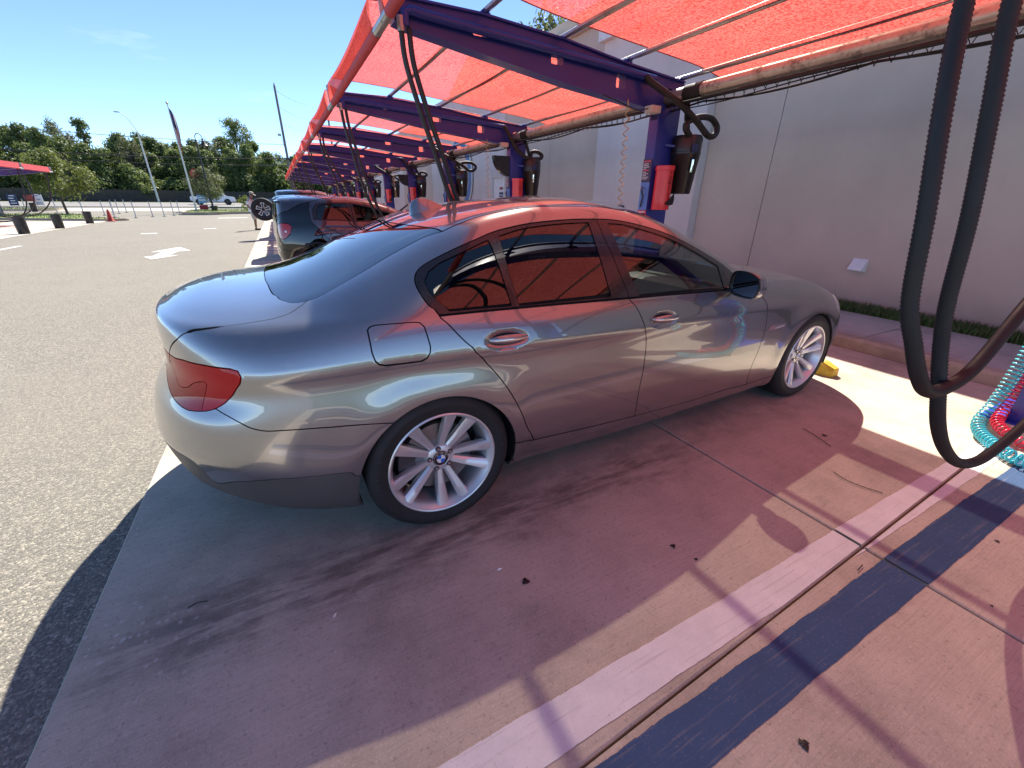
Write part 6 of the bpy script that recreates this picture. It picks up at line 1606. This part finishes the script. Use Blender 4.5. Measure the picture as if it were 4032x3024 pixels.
for k in range(7):
    m = MB(); zt = 8.95; a0 = k/7
    def ff(u, v, a0=a0):
        s = a0+v/7; z = zt-u*3.3-s*.5; x = .06+s*(.24+.10*math.sin(u*3+1.0))*(.75+.25*u)+.03*math.sin(u*7+s*5); y = .10*math.sin(s*14+u*4)*(.4+.6*s)
        return (x, y, z)
    m.grid(18, 4, ff); m.build('stripe', M['flag_navy'] if False else (M['flag_red'] if k % 2 == 0 else M['flag_white']), fl, 180)
m = MB(); m.grid(9, 9, lambda u, v: (.055+v*.60*(.24+.10*math.sin(u*1.4+1.0))*.8, -.135+.10*math.sin(v*8+u*2)*(.4+.4*v), 8.97-u*1.5-v*.3)); m.build('canton', M['flag_navy'], fl, 180)
# gooseneck lamp
M['lamp_black'] = plain('black_lamp_metal', (.02, .02, .022), .5); gl_ = empty('gooseneck_lamp', (-6.35, 54.6, gz(54.6)+.06)); tag(gl_, 'black gooseneck lamp post with bell shade beside the flagpole', 'lamp')
m = MB(); m.tube([(0, 0, -.1), (0, 0, 6.6)], [.09, .06], 10); m.build('post', M['lamp_black'], gl_, 60); m = MB(); m.tube([tuple(v) for v in curve_pts([(0, 0, 6.5), (.0, 0, 6.9), (.18, 0, 7.15), (.45, 0, 7.1), (.58, 0, 6.8), (.6, 0, 6.55)], 6)], .035, 8); m.build('neck', M['lamp_black'], gl_, 60)
m = MB(); m.lathe([(.05, 6.6), (.12, 6.5), (.18, 6.3), (.36, 6.12), (.34, 6.12), (.15, 6.28), (0, 6.45)], 20, Matrix.Translation((.6, 0, 0))); m.build('bell_shade', M['lamp_black'], gl_, 40)
# street light with long arm
sl = empty('street_light', (-17.8, 93, gz(93))); tag(sl, 'tall pale street light with angled arm across the road', 'street light')
m = MB(); m.tube([(0, 0, -.2), (0, 0, 10.2)], [.15, .09], 10); m.build('pole', M['pole_white'], sl, 60); m = MB(); m.tube([tuple(v) for v in curve_pts([(0, 0, 10.1), (-.25, 0, 10.9), (-.8, 0, 12.0), (-1.35, 0, 12.6), (-1.7, 0, 12.75)], 6)], .055, 8); m.build('arm', M['pole_white'], sl, 60); m = MB(); m.bbox(-2.2, -1.55, -.12, .12, 12.66, 12.82, .04); m.build('lamp_head', M['galv'], sl, 40)
# utility poles and wires
M['pole_wood'] = plain('grey_utility_pole', (.17, .155, .135), .9, var=.3, scale=3)
up1 = empty('utility_pole', (3.05, 92.5, gz(92))); tag(up1, 'tall weathered utility pole with crooked line brackets, close to the canopy end', 'utility pole', 'utility poles')
m = MB(); m.tube([(0, 0, -.3), (.0, 0, 18.3), (0, 0, 18.9)], [.24, .17, .03], 10); m.build('pole', M['pole_wood'], up1, 60); m = MB(); m.bbox(-.9, -.35, -.1, .1, 10.9, 11.3, .03); m.tube([(-.4, 0, 11.1), (-.1, 0, 8.6)], .03, 6); m.build('transformer_arm', M['galv'], up1, 40); m = MB(); m.bbox(-.3, .5, -.25, .25, 7.2, 7.5, .03); m.build('splice_box', M['lamp_black'], up1, 40)
up2 = empty('utility_pole', (15.3, 128, 1.1)); tag(up2, 'utility pole standing further off, half hidden by the canopy', 'utility pole', 'utility poles')
m = MB(); m.tube([(0, 0, -.3), (0, 0, 24), (0, 0, 24.7)], [.28, .2, .03], 10); m.build('pole', M['pole_wood'], up2, 60); m = MB(); m.bbox(-.5, .5, -.1, .1, 16, 16.3, .03); m.build('arm', M['galv'], up2)
def wire(a, b, sag, label, r_=.022):
    a, b = Vector(a), Vector(b); m = MB(); m.tube([tuple(a.lerp(b, t)-Vector((0, 0, sag*4*t*(1-t)))) for t in np.linspace(0, 1, 24)], r_, 5); o = m.build('power_line', M['cable'], None); tag(o, label, 'wire', 'overhead wires'); return o
zb = gz(92.5)
for z0, z1, nm in ((17.8, 23.6, 'highest'), (15.4, 20.8, 'second'), (13.0, 18.2, 'third'), (8.9, 14.0, 'lowest')): wire((3.05, 92.5, zb+z0), (15.3, 128, z1), 1.3, nm+' thin power line strung between the two utility poles')
wire((3.05, 92.5, zb+7.4), (-60, 98, 9.2), 1.0, 'thick black line crossing the trees, upper of the pair', .085); wire((3.05, 92.5, zb+6.3), (-60, 98, 8.2), .9, 'thick black line crossing the trees, lower of the pair', .06); wire((3.05, 92.5, zb+9.6), (-60, 98, 12.5), .8, 'faint thin line crossing high over the trees', .035)
# white pickup on the road
def pickup():
    o = empty('pickup_truck', (-8.6, 79, gz(79)+.0)); tag(o, 'white pickup truck driving along the far road', 'truck')
    body = [(-2.7, .55), (-2.75, .95), (-2.65, 1.12), (-.75, 1.15), (-.62, 1.72), (-.35, 1.84), (.85, 1.86), (1.15, 1.78), (1.75, 1.22), (2.55, 1.13), (2.78, 1.0), (2.85, .75), (2.85, .5), (2.75, .45)]
    def arch(cx): return [(cx+.44*math.cos(R(t)), .42+.44*math.sin(R(t))) for t in range(0, 181, 20)]
    pts = body+arch(1.85)+[(1.4, .42), (-1.25, .42)]+arch(-1.75)+[(-2.2, .45)]
    M['truck_white'] = plain('truck_white', (.72, .73, .75), .25, coat=.8)
    # lofted across the width with tumblehome
    m = MB(); vs = []
    for w in (-1, -.92, .92, 1):
        for (x, z) in pts:
            k = 1-.16*max(0, z-1.15)/.7; vs.append((x*(1 if abs(w) < 1 else .995), w*.98*k if abs(w) == 1 else w*1.02*k, z if abs(w) < 1 else min(z, z)-.0))
    n = len(pts); m.add(vs, [(a*n+i, a*n+(i+1) % n, (a+1)*n+(i+1) % n, (a+1)*n+i) for a in range(3) for i in range(n)]+[tuple(range(n-1, -1, -1)), tuple(range(3*n, 4*n))]); m.build('body', M['truck_white'], o, 40)
    for sg in (-1, 1):
        for q in ([(-.52, 1.2), (-.45, 1.68), (.25, 1.72), (.25, 1.2)], [(.33, 1.2), (.33, 1.72), (.85, 1.72), (1.5, 1.22)]):
            m = MB(); m.add([(x, sg*(.985*(1-.16*(z-1.15)/.7)+.004+.012), z) for x, z in q], [(0, 1, 2, 3)]); m.build('side_window', M['glass_dark'], o)
        for cx in (-1.75, 1.85): simple_wheel(o, (cx, sg*.86, .40), .40, sg < 0)
        m = MB(); m.bbox(2.55, 2.80, *sorted((sg*.62, sg*.97)), .88, 1.02, .02); m.build('headlight', M['lamp_clear'], o, 40)
    m = MB(); m.bbox(2.78, 2.92, -.95, .95, .50, .68, .03); m.build('bumper', M['galv'], o, 40)
    return o
pickup()
# A-frame sign, round red sign
M['sign_sky'] = plain('sign_sky_blue', (.22, .42, .72), .5); af = empty('sidewalk_sign', (-7.25, 55.4, gz(55)+.08)); tag(af, 'blue and white board sign with red foot on the grass island', 'sign')
m = MB(); m.bbox(-.36, .36, -.03, .03, .75, 1.55, .02); m.build('board', M['sign_sky'], af, 30); m = MB(); m.box(-.30, .30, -.036, -.031, .98, 1.12); m.box(-.26, .26, -.036, -.031, 1.25, 1.36); m.build('white_panel', M['white_paint'], af)
m = MB(); m.bbox(-.38, .38, -.05, .05, .12, .55, .02); m.build('red_foot', M['flag_red'], af, 30)
for x in (-.3, .3): m = MB(); m.tube([(x, 0, 0), (x, 0, .8)], .02, 6); m.build('leg', M['galv'], af)
M['sign_red'] = plain('sign_red', (.62, .03, .03), .4); ss_ = empty('round_sign', (-7.35, 56.6, gz(56)+.08)); tag(ss_, 'red octagonal road sign on a thin post behind the flagpole', 'sign')
m = MB(); m.tube([(0, 0, 0), (0, 0, 3.7)], .035, 8); m.build('post', M['galv'], ss_); m = MB(); m.prism([(.52*math.cos(R(22.5+45*k)), .52*math.sin(R(22.5+45*k))) for k in range(8)], .02, Matrix.Translation((0, -.05, 3.55)) @ Matrix.Rotation(PI/2, 4, 'X')); m.build('plate', M['sign_red'], ss_)
pt = empty('planter_pot', (-6.3, 55.0, gz(55)+.08)); tag(pt, 'black pot standing on the island grass under the small tree', 'pot'); m = MB(); m.lathe([(0, 0), (.25, 0), (.33, .42), (.36, .44), (.36, .5), (.30, .5), (.28, .42), (0, .4)], 20); m.build('vessel', M['bin_plastic'], pt, 40)
# signs by the opposite vacuum bays
def board(x, y, w_, h_, z0, col, label, rows_=4, ink='ink_white', tilt=0.0):
    o = empty('notice_board', (x, y, 0)); o.rotation_euler = (0, 0, tilt); tag(o, label, 'sign')
    m = MB(); m.bbox(-w_/2, w_/2, -.02, .02, z0, z0+h_, .01); m.build('panel', col, o, 30)
    for xx in (-w_/2+.06, w_/2-.06): m = MB(); m.tube([(xx, .03, -.05), (xx, .03, z0+h_*.8)], .025, 6); m.build('leg', M['galv'], o)
    for i in range(rows_):
        m = MB(); zz = z0+h_*(.18+.66*i/max(1, rows_-1)); m.box(-w_*.34+.1*(i % 2)*w_, w_*.34-.08*(i % 3)*w_, -.024, -.021, zz, zz+h_*.07); m.build('text_line', M[ink], o)
    return o
board(-21.85, 56, .62, .95, .65, M['notice_blue'], 'dark blue notice board with white lines of text on the far grass island')
board(-20.2, 56.3, .62, .95, .68, M['white_paint'], 'white board with blue drawing on wire legs on the far grass island', 3, 'placard_blue')
board(-20.72, 55.9, .55, .55, 1.02, M['notice_red'], 'red and black board tilted against a black barrel on the far grass island', 2, 'ink')
o = empty('trash_barrel', (-20.55, 55.7, .09)); tag(o, 'round black barrel under the red board on the far grass island', 'barrel'); m = MB(); m.lathe([(0, 0), (.20, 0), (.23, .80), (.24, .82), (0, .82)], 24); m.build('drum', M['bin_plastic'], o, 40)
# opposite vacuum row, turned round
for i, yy in enumerate((33.3, 29.9, 26.4)):
    a = copy_tree(proto); a.location = (-10.9, yy, 0); a.rotation_euler = (0, 0, PI)
    for ch in list(a.children):
        if 'placard' in ch.name: 
            for g in list(ch.children): bpy.data.objects.remove(g)
            bpy.data.objects.remove(ch)
    tag(a, 'navy vacuum arch of the opposite row, '+('at the end by the grass island', 'second from the row end', 'third from the row end')[i], 'arch', 'navy arches of the opposite row')
for i, (ya, yb) in enumerate(((29.9, 33.3), (26.4, 29.9))):
    m = MB(); m.grid(25, 13, lambda u, v: (-10.9-(.57+3.57*u), ya+.2+(yb-ya-.4)*v, zcl(.57+3.57*u)-.04*math.sin(PI*v))); o = m.build('shade_cloth', M['cloth'], None, 180); tag(o, 'red shade cloth of the opposite row, '+('at the end by the grass island' if i == 0 else 'second from the row end'), 'canopy', 'red cloths of the opposite row')
    m = MB(); m.grid(13, 4, lambda u, v: (-10.9-.545, ya+.2+(yb-ya-.4)*u, 2.735+.235*v)); m.build('fascia', M['band_red'], o, 180)
    m = MB(); m.tube([(-10.9-.585, ya+.22, 2.73), (-10.9-.585, yb-.22, 2.73)], .045, 10); m.build('fascia_sleeve', M['band_red'], o, 40)
for i, pts in enumerate(([(-11.6, 33.1, 2.7), (-11.7, 33.0, 1.9), (-11.8, 32.8, 1.25), (-12.2, 32.4, .65), (-12.8, 32.1, .42), (-13.6, 31.9, .55), (-14.3, 32.2, 1.1)], [(-11.6, 29.8, 2.7), (-11.65, 29.7, 1.8), (-11.8, 29.6, .9), (-12.3, 29.5, .35), (-13.2, 29.5, .3), (-14.2, 29.7, .9)], [(-11.55, 29.9, 2.7), (-11.4, 29.8, 1.8), (-11.45, 29.6, 1.1), (-11.9, 29.5, .6), (-12.8, 29.5, .5), (-14.2, 29.7, 1.2)])):
    hose('suction_hose', pts, .03, ('long black hose looping from the end arch of the opposite row', 'lower black hose hanging from the second arch of the opposite row', 'higher black hose hanging from the second arch of the opposite row')[i], 'hoses of the opposite row', n=8)
lp_ = tag(empty('opposite_pad'), kind='structure')
pe = [(-9.5, 18), (-9.55, 20.2), (-9.7, 23.2), (-9.9, 27.3), (-10.2, 32.5), (-10.2, 36.2)]
m = MB(); m.add([(x, y, -.004) for x, y in pe]+[(-17, y, -.004) for x, y in pe], [(i, i+1, 7+i, 6+i) for i in range(5)]); m.build('slab', M['apron'], lp_)
st_ = empty('stone_pier', (-19.2, 45.0, .05)); tag(st_, 'grey stone-faced pier with a blue and white sign box at the opposite row', 'pier')
M['stone'] = plain('grey_stone', (.26, .25, .24), .9, var=.5, scale=9, bump=.5, bscale=18)
m = MB(); m.bbox(-.45, .45, -.45, .45, 0, 1.15, .03); m.build('pier', M['stone'], st_, 30); m = MB(); m.bbox(-.55, .55, -.55, .55, 1.15, 1.25, .03); m.build('capstone', M['white_paint'], st_, 30); m = MB(); m.bbox(-.4, .4, -.3, .3, 1.25, 2.0, .04); m.build('sign_box', M['placard_blue'], st_, 30)
# ------------------------------------------------------------------ people
def skin_mesh(name, pts, edges, radii, mat, parent, root_i=0, sub=2):
    me = bpy.data.meshes.new(name); me.from_pydata(pts, edges, []); o = link(name, me, parent)
    sk = o.modifiers.new('skin', 'SKIN'); sk.use_smooth_shade = True
    lay = me.skin_vertices[0] if len(me.skin_vertices) else None
    if lay is None:
        bm = bmesh.new(); bm.from_mesh(me); bm.verts.layers.skin.verify(); bm.to_mesh(me); bm.free(); lay = me.skin_vertices[0]
    for i, r_ in enumerate(radii):
        lay.data[i].radius = r_ if hasattr(r_, '__len__') else (r_, r_); lay.data[i].use_root = (i == root_i)
    ss = o.modifiers.new('sub', 'SUBSURF'); ss.levels = sub; ss.render_levels = sub
    me.materials.append(mat); return o
M['skin'] = plain('skin', (.22, .125, .085), .55, var=.08); M['shirt'] = plain('pale_lilac_shirt', (.76, .76, .84), .85, var=.05, bump=.2, bscale=12); M['shorts'] = plain('patterned_khaki', (.46, .43, .38), .9, var=.35, scale=25); M['cap'] = plain('khaki_cap', (.40, .36, .28), .8); M['shoe'] = plain('dark_shoe', (.04, .035, .03), .6); M['hair'] = plain('dark_hair', (.02, .017, .015), .6)
def man():
    r0 = empty('person', (-1.50, 23.2, -.012), R(-15)); tag(r0, 'person in pale loose shirt, khaki shorts and cap looking down at the open tailgate', 'person')
    # faces +x
    P = [(0, 0, .92), (.0, 0, 1.08), (-.01, 0, 1.25), (.0, 0, 1.40), (.05, 0, 1.50), (.09, 0, 1.57), (.115, 0, 1.655),
         (0, .10, .88), (.01, .11, .50), (-.03, .11, .10), (.10, .12, .035), (0, -.10, .88), (.05, -.11, .50), (.02, -.11, .10), (.15, -.12, .035),
         (-.01, .19, 1.38), (.0, .26, 1.12), (.16, .20, 1.06), (.20, .17, 1.08), (-.01, -.19, 1.38), (-.09, -.27, 1.12), (.02, -.24, .97), (.06, -.22, .95)]
    E = [(0, 1), (1, 2), (2, 3), (3, 4), (4, 5), (5, 6), (0, 7), (7, 8), (8, 9), (9, 10), (0, 11), (11, 12), (12, 13), (13, 14), (3, 15), (15, 16), (16, 17), (17, 18), (3, 19), (19, 20), (20, 21), (21, 22)]
    rad = [(.14, .11), (.135, .11), (.15, .11), (.14, .09), .055, .08, .085, .085, .055, .038, .035, .085, .055, .038, .035, .055, .042, .034, .03, .055, .042, .034, .03]
    skin_mesh('body', P, E, rad, M['skin'], r0)
    # loose shirt
    P = [(-.01, 0, .80), (0, 0, .95), (-.005, 0, 1.12), (-.01, 0, 1.28), (0, 0, 1.42), (-.01, .19, 1.39), (0, .255, 1.17), (-.01, -.19, 1.39), (-.08, -.265, 1.17)]
    skin_mesh('shirt', P, [(0, 1), (1, 2), (2, 3), (3, 4), (4, 5), (5, 6), (4, 7), (7, 8)], [(.20, .19), (.185, .165), (.175, .15), (.175, .14), (.12, .10), .085, .085, .085, .085], M['shirt'], r0)
    for s, dx in ((1, 0), (-1, .04)): skin_mesh('shorts_leg', [(0, s*.09, .88), (.01+dx*.6, s*.11, .62), (.015+dx, s*.11, .47)], [(0, 1), (1, 2)], [.115, .098, .092], M['shorts'], r0)
    for s, dx in ((1, 0), (-1, .05)): m = MB(); m.bbox(-.07+dx-.02, .19+dx-.02, s*.115-.045, s*.115+.045, 0, .085, .03); m.build('shoe', M['shoe'], r0, 50)
    m = MB(); m.lathe([(.098, 0), (.103, .035), (.088, .075), (.045, .10), (0, .105)], 20, Matrix.Translation((.105, 0, 1.665)) @ Matrix.Rotation(.25, 4, 'Y')); m.bbox(.07, .20, -.07, .07, -.002, .012, .005, Matrix.Translation((.105, 0, 1.665)) @ Matrix.Rotation(.42, 4, 'Y')); m.build('cap', M['cap'], r0, 50)
    m = MB(); m.bbox(.19, .215, -.03, .03, 1.585, 1.61, .008); m.build('nose', M['skin'], r0, 50)
    for s in (-1, 1): m = MB(); m.bbox(.185, .197, s*.035-.014, s*.035+.014, 1.625, 1.638, .004); m.build('eye', M['hair'], r0)
man()
def driver():
    r0 = empty('person', (.11+.90, 7.12-.12, .50), R(-10)); tag(r0, 'person in dark clothes leaning over in the plum hatchback', 'person')
    P = [(0, 0, 0), (.04, 0, .22), (.10, 0, .42), (.15, 0, .55), (.20, -.01, .63), (.235, -.02, .72), (.12, .20, .40), (.28, .26, .22), (.48, .22, .30), (.12, -.20, .40), (.27, -.25, .22), (.47, -.16, .30)]
    E = [(0, 1), (1, 2), (2, 3), (3, 4), (4, 5), (2, 6), (6, 7), (7, 8), (2, 9), (9, 10), (10, 11)]
    skin_mesh('body', P, E, [(.17, .14), (.16, .13), (.17, .12), .06, .085, .085, .065, .05, .04, .065, .05, .04], M['skin'], r0)
    skin_mesh('shirt', [p for p in P[:3]]+[P[6], P[7], P[9], P[10]], [(0, 1), (1, 2), (2, 3), (3, 4), (2, 5), (5, 6)], [(.19, .16), (.18, .15), (.185, .135), .08, .065, .08, .065], M['notice_blue'], r0)
    m = MB(); m.lathe([(.098, -.02), (.100, .03), (.085, .07), (.045, .095), (0, .10)], 18, Matrix.Translation((.215, -.02, .72)) @ Matrix.Rotation(.1, 4, 'Y')); m.build('hair', M['hair'], r0, 50)
driver()
